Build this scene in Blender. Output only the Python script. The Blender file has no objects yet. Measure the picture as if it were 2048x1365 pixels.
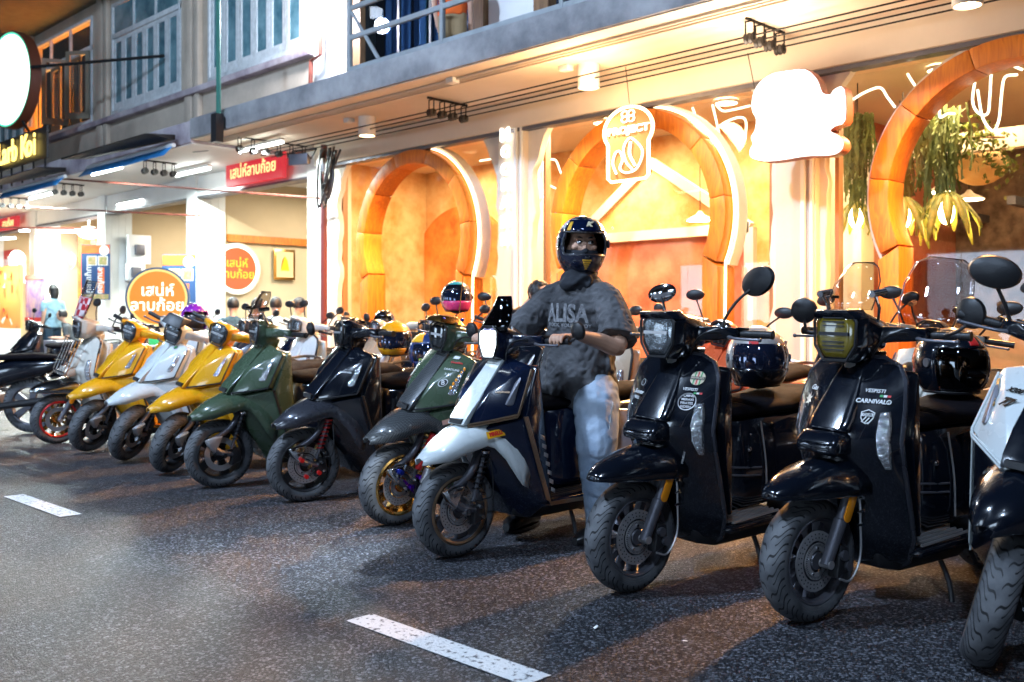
import bpy, bmesh, math, random
from mathutils import Vector, Matrix, Euler, noise
random.seed(7)
PI = math.pi
R = math.radians
sc = bpy.context.scene
COL = sc.collection

# ------------------------------------------------------------------ camera, world, lights, exposure
CAM_H = 1.15
FPX = 1991.0
cam_d = bpy.data.cameras.new('camera')
cam = bpy.data.objects.new('camera', cam_d)
COL.objects.link(cam)
cam.location = (0, 0, CAM_H)
cam.rotation_euler = (R(90), 0, R(45))
cam_d.sensor_width = 36
cam_d.lens = 35
cam_d.shift_y = -42.5 / 2048
cam_d.clip_start = 0.05
cam_d.clip_end = 600
cam_d.dof.use_dof = True
cam_d.dof.focus_distance = 4.6
cam_d.dof.aperture_fstop = 3.4
sc.camera = cam

world = bpy.data.worlds.new('World')
sc.world = world
world.use_nodes = True
wn = world.node_tree
bg = wn.nodes['Background']
sky = wn.nodes.new('ShaderNodeTexSky')
sky.sky_type = 'NISHITA'
sky.sun_disc = False
sky.sun_elevation = R(-4)
sky.sun_rotation = R(200)
wn.links.new(sky.outputs[0], bg.inputs[0])
bg.inputs[1].default_value = 0.6

sc.view_settings.view_transform = 'Standard'
sc.view_settings.look = 'None'
sc.view_settings.gamma = 1
sc.view_settings.use_curve_mapping = False
sc.view_settings.exposure = 0.22
sc.cycles.use_denoising = True
sc.cycles.max_bounces = 7
sc.cycles.diffuse_bounces = 3
sc.cycles.glossy_bounces = 4
sc.cycles.transparent_max_bounces = 12
sc.cycles.sample_clamp_indirect = 4.0
sc.cycles.caustics_reflective = False
sc.cycles.caustics_refractive = False

def lamp(kind, name, loc, energy, color, target=None, size=0.3, size_y=None, spot=None, blend=0.5, parent=None):
    d = bpy.data.lights.new(name, kind)
    d.energy = energy
    d.color = color
    if kind == 'AREA':
        d.size = size
        if size_y:
            d.shape = 'RECTANGLE'; d.size_y = size_y
    elif kind != 'SUN':
        d.shadow_soft_size = size
    if spot:
        d.spot_size = R(spot); d.spot_blend = blend
    o = bpy.data.objects.new(name, d)
    COL.objects.link(o)
    o.location = loc
    if target is not None:
        o.rotation_euler = (Vector(target) - Vector(loc)).to_track_quat('-Z', 'Y').to_euler()
    return o

moon = lamp('SUN', 'moonlight', (0, -10, 30), 0.05, (0.6, 0.75, 1.0), target=(-8, 4, 0))
moon.data.angle = R(2)

# ------------------------------------------------------------------ pixel -> world on a plane of the place
def atY(px, py, Y):
    a = (px - 1024) / FPX
    t = Y / (0.70711 * (a + 1))
    return Vector((0.70711 * (a - 1) * t, Y, CAM_H - (py - 640) / FPX * t))
def atX(px, py, X):
    a = (px - 1024) / FPX
    t = X / (0.70711 * (a - 1))
    return Vector((X, 0.70711 * (1 + a) * t, CAM_H - (py - 640) / FPX * t))
def atZ(px, py, Z=0):
    a = (px - 1024) / FPX
    t = FPX * (CAM_H - Z) / (py - 640)
    return Vector((0.70711 * (a - 1) * t, 0.70711 * (1 + a) * t, Z))

# ------------------------------------------------------------------ materials
MATS = {}
def nodes_of(m):
    m.use_nodes = True
    nt = m.node_tree
    return nt, nt.nodes['Principled BSDF']
def N(nt, typ, **kw):
    n = nt.nodes.new(typ)
    for k, v in kw.items():
        if k.startswith('i_'):
            key = k[2:]
            key = int(key) if key.isdigit() else key.replace('_', ' ')
            n.inputs[key].default_value = v
        else:
            setattr(n, k, v)
    return n
def rgba(c):
    return (c[0], c[1], c[2], 1)
def mat(name, color, rough=0.5, metal=0.0, coat=0.0, spec=0.5, var=0.0, vscale=6.0, bump=0.0, bscale=40.0, color2=None, coat_rough=0.03, detail=5, rvar=0.0):
    """plain procedural surface: colour varied by noise, fine relief and uneven gloss"""
    if name in MATS:
        return MATS[name]
    m = bpy.data.materials.new(name)
    nt, b = nodes_of(m)
    b.inputs['Base Color'].default_value = rgba(color)
    b.inputs['Roughness'].default_value = rough
    b.inputs['Metallic'].default_value = metal
    b.inputs['Coat Weight'].default_value = coat
    b.inputs['Coat Roughness'].default_value = coat_rough
    b.inputs['Specular IOR Level'].default_value = spec
    tc = N(nt, 'ShaderNodeTexCoord')
    if var or color2:
        nz = N(nt, 'ShaderNodeTexNoise', i_Scale=vscale, i_Detail=detail, i_Roughness=0.62)
        nt.links.new(tc.outputs['Object'], nz.inputs['Vector'])
        c2 = color2 or tuple(max(0, c * (1 - var)) for c in color)
        rp = N(nt, 'ShaderNodeValToRGB')
        rp.color_ramp.elements[0].position = 0.35
        rp.color_ramp.elements[1].position = 0.65
        rp.color_ramp.elements[0].color = rgba(c2)
        rp.color_ramp.elements[1].color = rgba(color)
        nt.links.new(nz.outputs[0], rp.inputs[0])
        nt.links.new(rp.outputs[0], b.inputs['Base Color'])
    if rvar:
        nr = N(nt, 'ShaderNodeTexNoise', i_Scale=9.0, i_Detail=6.0)
        nt.links.new(tc.outputs['Object'], nr.inputs['Vector'])
        mr = N(nt, 'ShaderNodeMapRange', i_1=0.35, i_2=0.7, i_3=rough, i_4=rough + rvar)
        nt.links.new(nr.outputs[0], mr.inputs[0])
        nt.links.new(mr.outputs[0], b.inputs['Roughness'])
    if bump:
        nb = N(nt, 'ShaderNodeTexNoise', i_Scale=bscale, i_Detail=4.0)
        nt.links.new(tc.outputs['Object'], nb.inputs['Vector'])
        bp = N(nt, 'ShaderNodeBump', i_Strength=bump, i_Distance=0.01)
        nt.links.new(nb.outputs[0], bp.inputs['Height'])
        nt.links.new(bp.outputs[0], b.inputs['Normal'])
    MATS[name] = m
    return m
def glow(name, color, strength):
    if name in MATS:
        return MATS[name]
    m = bpy.data.materials.new(name)
    nt, b = nodes_of(m)
    b.inputs['Base Color'].default_value = (0.03, 0.03, 0.03, 1)
    b.inputs['Specular IOR Level'].default_value = 0.1
    b.inputs['Roughness'].default_value = 0.8
    b.inputs['Emission Color'].default_value = rgba(color)
    b.inputs['Emission Strength'].default_value = strength
    MATS[name] = m
    return m
def pane(name, tint=(1, 1, 1), gloss=0.0, rough=0.02):
    """thin glass: lets light through, reflects by angle"""
    if name in MATS:
        return MATS[name]
    m = bpy.data.materials.new(name)
    m.use_nodes = True
    nt = m.node_tree
    nt.nodes.clear()
    out = N(nt, 'ShaderNodeOutputMaterial')
    tr = N(nt, 'ShaderNodeBsdfTransparent')
    tr.inputs[0].default_value = rgba(tint)
    gl = N(nt, 'ShaderNodeBsdfGlossy', i_Roughness=rough)
    gl.inputs[0].default_value = (0.9, 0.95, 1, 1)
    lw = N(nt, 'ShaderNodeLayerWeight', i_Blend=0.5)
    pw = N(nt, 'ShaderNodeMath', operation='POWER', i_1=5.0)
    ad = N(nt, 'ShaderNodeMath', operation='ADD', i_1=gloss + 0.03)
    ad.use_clamp = True
    mx = N(nt, 'ShaderNodeMixShader')
    nt.links.new(lw.outputs['Facing'], pw.inputs[0])
    nt.links.new(pw.outputs[0], ad.inputs[0])
    nt.links.new(ad.outputs[0], mx.inputs[0])
    nt.links.new(tr.outputs[0], mx.inputs[1])
    nt.links.new(gl.outputs[0], mx.inputs[2])
    nt.links.new(mx.outputs[0], out.inputs[0])
    MATS[name] = m
    return m
def paint(name, c, rough=0.22, metal=0.0):
    return mat(name, c, rough=rough, metal=metal, coat=1.0, coat_rough=0.04, rvar=0.12)

# ------------------------------------------------------------------ geometry helpers
def hull_of(pts):
    bm = bmesh.new()
    vs = [bm.verts.new(p) for p in pts]
    bmesh.ops.remove_doubles(bm, verts=bm.verts, dist=1e-5)
    bmesh.ops.convex_hull(bm, input=list(bm.verts))
    loose = [v for v in bm.verts if not v.link_faces]
    bmesh.ops.delete(bm, geom=loose, context='VERTS')
    bmesh.ops.dissolve_limit(bm, angle_limit=R(2), verts=bm.verts, edges=bm.edges)
    bm.verts.index_update()
    V = [v.co.copy() for v in bm.verts]
    F = [[v.index for v in f.verts] for f in bm.faces]
    bm.free()
    return V, F
def spline(P, n=6):
    """Catmull-Rom through the points"""
    P = [Vector(p) for p in P]
    if len(P) < 3:
        return P
    out = []
    Q = [P[0] * 2 - P[1]] + P + [P[-1] * 2 - P[-2]]
    for i in range(1, len(Q) - 2):
        a, b, c, d = Q[i - 1], Q[i], Q[i + 1], Q[i + 2]
        for k in range(n):
            t = k / n
            out.append(0.5 * (2 * b + (c - a) * t + (2 * a - 5 * b + 4 * c - d) * t * t + (3 * b - a - 3 * c + d) * t ** 3))
    out.append(P[-1])
    return out
class MB:
    def __init__(s):
        s.V = []; s.F = []
    def add(s, V, F):
        k = len(s.V)
        s.V += [Vector(v) for v in V]
        s.F += [[i + k for i in f] for f in F]
        return s
    def box(s, lo, hi):
        x0, y0, z0 = lo; x1, y1, z1 = hi
        return s.add([(x0, y0, z0), (x1, y0, z0), (x1, y1, z0), (x0, y1, z0), (x0, y0, z1), (x1, y0, z1), (x1, y1, z1), (x0, y1, z1)],
                     [(0, 3, 2, 1), (4, 5, 6, 7), (0, 1, 5, 4), (1, 2, 6, 5), (2, 3, 7, 6), (3, 0, 4, 7)])
    def hull(s, pts, sym=False):
        if sym:
            pts = list(pts) + [(-p[0], p[1], p[2]) for p in pts]
        return s.add(*hull_of(pts))
    def tube(s, path, r, n=8, cap=True, smooth=0):
        P = [Vector(p) for p in path]
        if smooth:
            rr = r
            P2 = spline(P, smooth)
            if isinstance(r, (list, tuple)):
                m = len(P2) - 1
                rr = []
                for i in range(len(P2)):
                    f = i / m * (len(r) - 1); k = min(int(f), len(r) - 2)
                    rr.append(r[k] + (r[k + 1] - r[k]) * (f - k))
            P, r = P2, rr
        rs = r if isinstance(r, (list, tuple)) else [r] * len(P)
        prev = None
        rings = []
        for i, p in enumerate(P):
            t = (P[min(i + 1, len(P) - 1)] - P[max(i - 1, 0)]).normalized()
            if prev is None:
                u = t.orthogonal().normalized()
            else:
                u = (prev - t * prev.dot(t))
                u = u.normalized() if u.length > 1e-6 else t.orthogonal().normalized()
            prev = u
            w = t.cross(u)
            rings.append([p + (u * math.cos(2 * PI * k / n) + w * math.sin(2 * PI * k / n)) * rs[i] for k in range(n)])
        return s.loft(rings, cap)
    def loft(s, rings, cap=True, closed=True):
        n = len(rings[0]); V = [v for r in rings for v in r]; F = []
        m = n if closed else n - 1
        for i in range(len(rings) - 1):
            for k in range(m):
                a = i * n + k; b = i * n + (k + 1) % n
                F.append([a, b, b + n, a + n])
        if cap:
            F.append(list(range(n))[::-1]); F.append([(len(rings) - 1) * n + k for k in range(n)])
        return s.add(V, F)
    def cyl(s, a, b, r, n=16, r2=None):
        return s.tube([a, b], [r, r if r2 is None else r2], n)
    def lathe(s, prof, c=(0, 0, 0), axis='X', n=32, a0=0, a1=2 * PI):
        """prof: (radius, offset along axis)"""
        full = abs(a1 - a0 - 2 * PI) < 1e-6
        m = n if full else n + 1
        c = Vector(c); rings = []
        for r, h in prof:
            ring = []
            for k in range(m):
                t = a0 + (a1 - a0) * k / n
                if axis == 'X': q = Vector((h, r * math.cos(t), r * math.sin(t)))
                elif axis == 'Y': q = Vector((r * math.sin(t), h, r * math.cos(t)))
                else: q = Vector((r * math.cos(t), r * math.sin(t), h))
                ring.append(c + q)
            rings.append(ring)
        return s.loft(rings, cap=False, closed=full)
    def prism(s, poly, d):
        """closed outline of 3-D points pushed by vector d"""
        n = len(poly); d = Vector(d); A = [Vector(p) for p in poly]
        return s.add(A + [p + d for p in A], [list(range(n))[::-1], [n + k for k in range(n)]] + [[k, (k + 1) % n, n + (k + 1) % n, n + k] for k in range(n)])
    def ball(s, c, r, n=12, m=8):
        if not isinstance(r, (list, tuple)): r = (r, r, r)
        c = Vector(c); rings = []
        for i in range(m + 1):
            th = PI * i / m
            rr = max(math.sin(th), 0.01)
            rings.append([c + Vector((rr * math.cos(2 * PI * k / n) * r[0], rr * math.sin(2 * PI * k / n) * r[1], math.cos(th) * r[2])) for k in range(n)])
        return s.loft(rings, cap=True)
    def xf(s, M):
        s.V = [M @ v for v in s.V]
        return s
    def build(s, name, m, parent=None, bevel=0.0, smooth=38, seg=2, loc=None, solid=0.0):
        me = bpy.data.meshes.new(name)
        bm = bmesh.new()
        vs = [bm.verts.new(v) for v in s.V]
        for f in s.F:
            if len(set(f)) > 2:
                try: bm.faces.new([vs[i] for i in f])
                except ValueError: pass
        if solid == 0:
            bmesh.ops.recalc_face_normals(bm, faces=bm.faces)
        if bevel:
            es = [e for e in bm.edges if len(e.link_faces) == 2 and e.calc_face_angle(0) > R(20)]
            bmesh.ops.bevel(bm, geom=es, offset=bevel, segments=seg, profile=0.5, affect='EDGES', clamp_overlap=True)
        for f in bm.faces: f.smooth = True
        for e in bm.edges:
            if len(e.link_faces) == 2 and e.calc_face_angle(0) > R(smooth): e.smooth = False
        bm.to_mesh(me); bm.free()
        me.materials.append(m)
        o = bpy.data.objects.new(name, me)
        COL.objects.link(o)
        if parent is not None: o.parent = parent
        if loc is not None: o.location = loc
        if solid:
            md = o.modifiers.new('thickness', 'SOLIDIFY'); md.thickness = solid; md.offset = 0
        return o
def tag(o, label=None, cat=None, group=None, kind=None):
    if label: o['label'] = label
    if cat: o['category'] = cat
    if group: o['group'] = group
    if kind: o['kind'] = kind
    return o
def thing(name, label, cat, loc=(0, 0, 0), rot=(0, 0, 0), group=None):
    o = bpy.data.objects.new(name, None)
    o.empty_display_size = 0.1
    COL.objects.link(o)
    o.location = loc; o.rotation_euler = rot
    return tag(o, label, cat, group)
def text_mb(body, size=1.0, bold=0.0, depth=0.0, spacing=1.0, shear=0.0):
    cu = bpy.data.curves.new('lettering', 'FONT')
    cu.body = body; cu.size = size; cu.offset = bold; cu.extrude = depth; cu.space_character = spacing; cu.shear = shear
    cu.align_x = 'CENTER'; cu.align_y = 'CENTER'; cu.resolution_u = 3
    o = bpy.data.objects.new('lettering', cu)
    COL.objects.link(o)
    dg = bpy.context.evaluated_depsgraph_get()
    me = bpy.data.meshes.new_from_object(o.evaluated_get(dg))
    bpy.data.objects.remove(o)
    V = [v.co.copy() for v in me.vertices]
    F = [list(p.vertices) for p in me.polygons]
    bpy.data.meshes.remove(me); bpy.data.curves.remove(cu)
    return V, F
def frame_m(o, x, y):
    """matrix with local x along x, local y along y (made square), origin o"""
    x = Vector(x).normalized(); z = x.cross(Vector(y)).normalized(); y = z.cross(x)
    return Matrix(((x.x, y.x, z.x, o[0]), (x.y, y.y, z.y, o[1]), (x.z, y.z, z.z, o[2]), (0, 0, 0, 1)))
def lettering(name, body, o, x, y, size, m, parent, bold=0.0, depth=0.0005, **kw):
    V, F = text_mb(body, size, bold, depth, **kw)
    b = MB(); b.add(V, F).xf(frame_m(o, x, y))
    me = bpy.data.meshes.new(name)
    me.from_pydata([tuple(v) for v in b.V], [], b.F)
    me.materials.append(m)
    ob = bpy.data.objects.new(name, me); COL.objects.link(ob)
    if parent is not None: ob.parent = parent
    return ob
# ------------------------------------------------------------------ shared materials
M_beige = mat('beige_render', (0.56, 0.47, 0.37), 0.85, var=0.25, vscale=1.3, bump=0.2, bscale=30)
M_cream = mat('cream_paint', (0.72, 0.62, 0.5), 0.7, var=0.12, vscale=1.0, bump=0.15, bscale=25)
M_white = mat('white_paint', (0.78, 0.78, 0.76), 0.6, var=0.08, vscale=2.0, bump=0.08)
M_plaster = mat('peeling_plaster', (0.78, 0.7, 0.6), 0.9, var=0.15, vscale=2.5, bump=0.5, bscale=12)
M_conc = mat('weathered_concrete', (0.36, 0.35, 0.35), 0.9, color2=(0.13, 0.13, 0.14), vscale=1.3, bump=0.4, bscale=18, detail=8)
M_conc2 = mat('stained_concrete', (0.44, 0.39, 0.4), 0.9, color2=(0.17, 0.13, 0.16), vscale=1.6, bump=0.5, bscale=14, detail=8)
M_tan = mat('tan_wall_paint', (0.52, 0.4, 0.24), 0.75, var=0.1, vscale=0.8)
M_black = mat('black_plastic', (0.012, 0.012, 0.014), 0.45, bump=0.1, bscale=200)
M_iron = mat('painted_black_iron', (0.012, 0.011, 0.011), 0.6, spec=0.15, bump=0.1)
M_rust = mat('rusty_red_steel', (0.22, 0.05, 0.03), 0.65, var=0.5, vscale=8, bump=0.2)
M_chrome = mat('chrome', (0.75, 0.76, 0.78), 0.08, metal=1.0)
M_steel = mat('brushed_steel', (0.55, 0.54, 0.55), 0.32, metal=0.75, rvar=0.2)
M_dsteel = mat('dark_steel', (0.13, 0.13, 0.15), 0.35, metal=0.6, rvar=0.2)
M_glass = pane('window_glass', (0.96, 0.98, 0.97))
M_tube = glow('fluorescent_tube', (0.9, 1.0, 0.97), 22)
M_warm = glow('warm_lamp_disc', (1.0, 0.72, 0.38), 30)
M_neon = glow('warm_neon', (1.0, 0.72, 0.4), 7)
M_neonw = glow('white_neon', (1.0, 0.86, 0.62), 3.5)
M_green = mat('green_pipe', (0.03, 0.16, 0.12), 0.5)

def wood_mat(name, c1, c2, scale=1.0):
    m = bpy.data.materials.new(name)
    nt, b = nodes_of(m)
    tc = N(nt, 'ShaderNodeTexCoord')
    mp = N(nt, 'ShaderNodeMapping'); mp.inputs['Scale'].default_value = (9 * scale, 9 * scale, 1.2 * scale)
    nz = N(nt, 'ShaderNodeTexNoise', i_Scale=3.0, i_Detail=7.0, i_Distortion=1.2)
    rp = N(nt, 'ShaderNodeValToRGB')
    rp.color_ramp.elements[0].position = 0.3; rp.color_ramp.elements[1].position = 0.7
    rp.color_ramp.elements[0].color = rgba(c2); rp.color_ramp.elements[1].color = rgba(c1)
    nt.links.new(tc.outputs['Object'], mp.inputs[0]); nt.links.new(mp.outputs[0], nz.inputs[0])
    nt.links.new(nz.outputs[0], rp.inputs[0]); nt.links.new(rp.outputs[0], b.inputs['Base Color'])
    b.inputs['Roughness'].default_value = 0.5
    bp = N(nt, 'ShaderNodeBump', i_Strength=0.25, i_Distance=0.005)
    nt.links.new(nz.outputs[0], bp.inputs['Height']); nt.links.new(bp.outputs[0], b.inputs['Normal'])
    return m
M_ring = wood_mat('orange_stained_wood', (0.62, 0.19, 0.012), (0.38, 0.09, 0.006))
M_ringe = wood_mat('amber_wood', (0.66, 0.22, 0.014), (0.45, 0.12, 0.008))
M_wood = wood_mat('brown_wood', (0.3, 0.17, 0.08), (0.16, 0.08, 0.04))
M_stucco = mat('amber_stucco', (0.78, 0.36, 0.07), 0.8, color2=(0.45, 0.09, 0.01), vscale=1.7, bump=0.5, bscale=7, detail=10)
M_stucco2 = mat('cream_stucco', (0.8, 0.58, 0.3), 0.8, color2=(0.55, 0.24, 0.05), vscale=2.0, bump=0.6, bscale=8, detail=10)
M_stuccor = mat('rose_stucco', (0.72, 0.32, 0.18), 0.8, color2=(0.5, 0.08, 0.03), vscale=1.4, bump=0.4, bscale=8, detail=8)

# ------------------------------------------------------------------ ground
def asphalt():
    m = bpy.data.materials.new('asphalt')
    nt, b = nodes_of(m)
    tc = N(nt, 'ShaderNodeTexCoord')
    v = N(nt, 'ShaderNodeTexVoronoi', i_Scale=120.0)
    v2 = N(nt, 'ShaderNodeTexVoronoi', i_Scale=230.0)
    nb = N(nt, 'ShaderNodeTexNoise', i_Scale=0.9, i_Detail=6.0, i_Roughness=0.6)
    nf = N(nt, 'ShaderNodeTexNoise', i_Scale=30.0, i_Detail=4.0)
    for n in (v, v2, nb, nf): nt.links.new(tc.outputs['Object'], n.inputs['Vector'])
    rp = N(nt, 'ShaderNodeValToRGB')
    e = rp.color_ramp.elements
    e[0].position = 0.0; e[0].color = (0.008, 0.008, 0.01, 1)
    e[1].position = 1.0; e[1].color = (0.3, 0.31, 0.34, 1)
    x = rp.color_ramp.elements.new(0.6); x.color = (0.017, 0.0185, 0.024, 1)
    nt.links.new(v.outputs['Color'], rp.inputs[0])
    r2 = N(nt, 'ShaderNodeValToRGB')
    r2.color_ramp.elements[0].position = 0.35; r2.color_ramp.elements[0].color = (0.66, 0.66, 0.68, 1)
    r2.color_ramp.elements[1].position = 0.65; r2.color_ramp.elements[1].color = (1.25, 1.26, 1.3, 1)
    nt.links.new(nb.outputs[0], r2.inputs[0])
    mx = N(nt, 'ShaderNodeMix', data_type='RGBA', blend_type='MULTIPLY'); mx.inputs[0].default_value = 1
    nt.links.new(rp.outputs[0], mx.inputs[6]); nt.links.new(r2.outputs[0], mx.inputs[7])
    nt.links.new(mx.outputs[2], b.inputs['Base Color'])
    ad = N(nt, 'ShaderNodeMath', operation='ADD')
    nt.links.new(v.outputs['Distance'], ad.inputs[0]); nt.links.new(v2.outputs['Distance'], ad.inputs[1])
    bp = N(nt, 'ShaderNodeBump', i_Strength=0.9, i_Distance=0.006); bp.invert = True
    nt.links.new(ad.outputs[0], bp.inputs['Height']); nt.links.new(bp.outputs[0], b.inputs['Normal'])
    b.inputs['Roughness'].default_value = 0.42
    b.inputs['Specular IOR Level'].default_value = 0.45
    return m
road = MB(); road.add([(-150, -120, 0), (120, -120, 0), (120, 120, 0), (-150, 120, 0)], [(0, 1, 2, 3)])
tag(road.build('road', asphalt()), kind='structure')
M_line = mat('worn_road_paint', (0.72, 0.72, 0.72), 0.6, color2=(0.36, 0.36, 0.37), vscale=38, bump=0.6, bscale=80, detail=12)
for n_ in M_line.node_tree.nodes:
    if n_.type == 'VALTORGB':
        n_.color_ramp.elements[0].position = 0.36; n_.color_ramp.elements[1].position = 0.45; n_.color_ramp.elements[0].color = (0.07, 0.07, 0.08, 1)
for i, x in enumerate((-14.4, -10.65, -6.9, -3.13, 0.65, -18.15, -21.9)):
    mk = MB()
    l = 0.98; y0 = 2.235; w = 0.125
    sk = 0.0
    mk.add([(x, y0, 0.004), (x + 0.95, y0, 0.004), (x + 0.95, y0 + w, 0.004), (x, y0 + w, 0.004)], [(0, 1, 2, 3)])
    tag(mk.build('lane_marking', M_line), kind='structure')
pv = MB(); pv.box((-60, 8.05, -0.05), (12, 22, 0.14))
tag(pv.build('pavement', mat('paving_concrete', (0.25, 0.23, 0.21), 0.8, var=0.3, vscale=3, bump=0.3), bevel=0.01), kind='structure')
kb = MB(); kb.box((-60, 7.9, -0.05), (12, 8.047, 0.135))
tag(kb.build('kerb', M_conc, bevel=0.012), kind='structure')
M_paper = mat('crumpled_paper', (0.75, 0.75, 0.74), 0.8)
for k, (px, py, lab) in enumerate([(1197, 1258, 'small white scrap of litter on the road below the first black scooter'),
                                   (1372, 1284, 'tiny white scrap of litter on the road beneath the second black scooter')]):
    p = atZ(px, py)
    q = MB(); s = 0.022 if k == 0 else 0.012
    q.hull([(p.x + random.uniform(-s, s), p.y + random.uniform(-s, s) * 0.8, 0.001 + random.uniform(0, s * 0.5)) for _ in range(9)])
    tag(q.build('litter', M_paper), lab, 'litter')

# ------------------------------------------------------------------ cafe building
FY = 8.8
SOF = 3.85
cafe = thing('cafe_building', 'warmly lit cafe with wooden horseshoe arches behind peeling plaster pillars', 'building', (-7, FY, 0))
def P(mb, name, m, parent, **kw):
    """world-space mesh put under a parent that stands at its own place"""
    inv = Matrix.Translation(-Vector(parent.location)) if parent.rotation_euler[:] == (0, 0, 0) else parent.matrix_basis.inverted()
    pr = parent
    mb.xf(inv)
    return mb.build(name, m, pr, **kw)
def add(mb, name, m, parent=cafe, **kw):
    return P(mb, name, m, parent, **kw)
sl = MB(); sl.box((-13.9, 7.1, SOF), (6, 12, SOF + 0.3))
slab = add(sl, 'balcony_slab', M_conc, bevel=0.01)
s2 = MB(); s2.box((-13.89, 7.13, SOF - 0.012), (6, 12, SOF - 0.001)); add(s2, 'soffit', M_cream)
bmz = MB(); bmz.box((-12.9, 8.62, 3.5), (6, 8.95, SOF - 0.014)); add(bmz, 'beam', M_cream, bevel=0.01)
tk = MB(); tk.box((-12.6, 8.66, 3.455), (6, 8.8, 3.498)); add(tk, 'shutter_track', M_dsteel)
def wavy_pillar(x0, x1, seed, z0=0.1, z1=3.5, amp=0.07):
    rnd = random.Random(seed)
    n = 26; L = []; Rr = []
    for i in range(n + 1):
        z = z0 + (z1 - z0) * i / n
        flare = 0.30 * max(0, (z - 2.95) / 0.55) ** 2
        w1 = noise.noise(Vector((seed, z * 1.4, 0))) * amp * 2.0 + noise.noise(Vector((seed, z * 4, 3))) * amp
        w2 = noise.noise(Vector((seed + 9, z * 1.4, 0))) * amp * 2.0 + noise.noise(Vector((seed + 9, z * 4, 3))) * amp
        L.append(Vector((x0 - abs(w1) - flare, FY - 0.05, z))); Rr.append(Vector((x1 + abs(w2) + flare, FY - 0.05, z)))
    mb = MB(); n1 = len(L)
    V = L + Rr + [v + Vector((0, 0.09, 0)) for v in L] + [v + Vector((0, 0.09, 0)) for v in Rr]
    F = []
    for i in range(n1 - 1):
        F += [[i, n1 + i, n1 + i + 1, i + 1], [2 * n1 + i, 2 * n1 + i + 1, 3 * n1 + i + 1, 3 * n1 + i],
              [i, i + 1, 2 * n1 + i + 1, 2 * n1 + i], [n1 + i, 3 * n1 + i, 3 * n1 + i + 1, n1 + i + 1]]
    mb.add(V, F)
    return mb
for i, (x0, x1) in enumerate(((-8.93, -8.47), (-5.05, -4.62), (-0.9, -0.4))):
    q = MB(); q.box((x0, FY - 0.12, 0.1), (x1, FY + 0.35, 3.5)); add(q, 'pillar', M_cream, bevel=0.015)
    add(wavy_pillar(x0 - 0.05, x1 + 0.05, 3 + i * 5), 'plaster_edge', M_plaster)
    q = MB(); q.box((x1 - 0.14, FY - 0.16, 0.1), (x1 - 0.1, FY - 0.122, 3.5)); q.box((x1 - 0.05, FY - 0.15, 0.1), (x1 - 0.02, FY - 0.122, 3.5)); add(q, 'conduit', M_white)
q = wavy_pillar(-12.75, -12.5, 31); add(q, 'plaster_edge', M_plaster)
q = MB(); q.box((-12.95, FY - 0.02, 0.1), (-12.6, FY + 0.3, 3.5)); add(q, 'pillar', M_cream)
# window panels between the pillars
bays = [(-12.5, -9.05), (-8.3, -5.2), (-4.5, -1.1)]
M_frame = mat('orange_brown_frame', (0.35, 0.17, 0.07), 0.5)
for i, (a, b) in enumerate(bays):
    n = 3
    for k in range(n):
        x0 = a + (b - a) * k / n; x1 = a + (b - a) * (k + 1) / n
        q = MB(); q.box((x0 + 0.002, FY + 0.1, 0.15), (x1 - 0.002, FY + 0.11, 3.45)); add(q, 'glass_pane', M_glass)
    for x in (a, b):
        q = MB(); q.box((x - 0.02, FY + 0.06, 0.15), (x + 0.02, FY + 0.15, 3.45)); add(q, 'window_frame', M_frame)
# horseshoe arches
def arch(xc, zc, ro, label, seed, lit_right=True):
    rt = thing('horseshoe_arch', label, 'arch', (xc, FY - 0.18, 0), group=None)
    w = 0.185; d = 0.32; ri = ro - w
    a_leg = R(-25)
    segs = 7
    span = PI - 2 * a_leg
    rnd = random.Random(seed)
    for k in range(segs):
        t0 = a_leg + span * k / segs; t1 = a_leg + span * (k + 1) / segs - 0.004
        rings = []
        for j in range(7):
            t = t0 + (t1 - t0) * j / 6
            c, s = math.cos(t), math.sin(t)
            rings.append([Vector((ri * c, 0, zc + ri * s)), Vector((ro * c, 0, zc + ro * s)), Vector((ro * c, d, zc + ro * s)), Vector((ri * c, d, zc + ri * s))])
        q = MB(); q.loft(rings)
        q.build('arch_segment', M_ring if rnd.random() < 0.55 else M_ringe, rt, bevel=0.008)
    for sgn in (-1, 1):
        xi = sgn * ri * math.cos(a_leg); xo = sgn * (ri * math.cos(a_leg) + w * 1.02)
        z1 = zc + ri * math.sin(a_leg) - 0.01
        q = MB(); q.hull([(xi, 0, 0.15), (xo, 0, 0.15), (xi, d, 0.15), (xo, d, 0.15), (xi, 0, z1), (xo, 0, z1 - 0.12), (xi, d, z1), (xo, d, z1 - 0.12)])
        q.build('arch_leg', M_ring, rt, bevel=0.008)
    # led strip round the right-hand outer edge
    path = [Vector(((ro + 0.035) * math.cos(R(t)), 0.12, zc + (ro + 0.035) * math.sin(R(t)))) for t in range(-24, 100, 4)]
    path = [Vector((path[0].x - 0.02, 0.12, 0.2))] + path
    q = MB(); q.tube(path, 0.012, 6); q.build('light_strip', M_neon, rt)
    rim = MB()
    rings = []
    for j in range(40):
        t = R(-25 + 230 * j / 39); c, s = math.cos(t), math.sin(t)
        rings.append([Vector(((ro + 0.045) * c, 0.14, zc + (ro + 0.045) * s)), Vector(((ro + 0.075) * c, 0.14, zc + (ro + 0.075) * s)), Vector(((ro + 0.075) * c, 0.3, zc + (ro + 0.075) * s)), Vector(((ro + 0.045) * c, 0.3, zc + (ro + 0.045) * s))])
    rim.loft(rings); rim.build('outer_rim', M_plaster, rt)
    return rt
arch(-10.6, 2.25, 1.22, 'wooden horseshoe arch beside the left shop, tan mural showing through it', 1)
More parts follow.
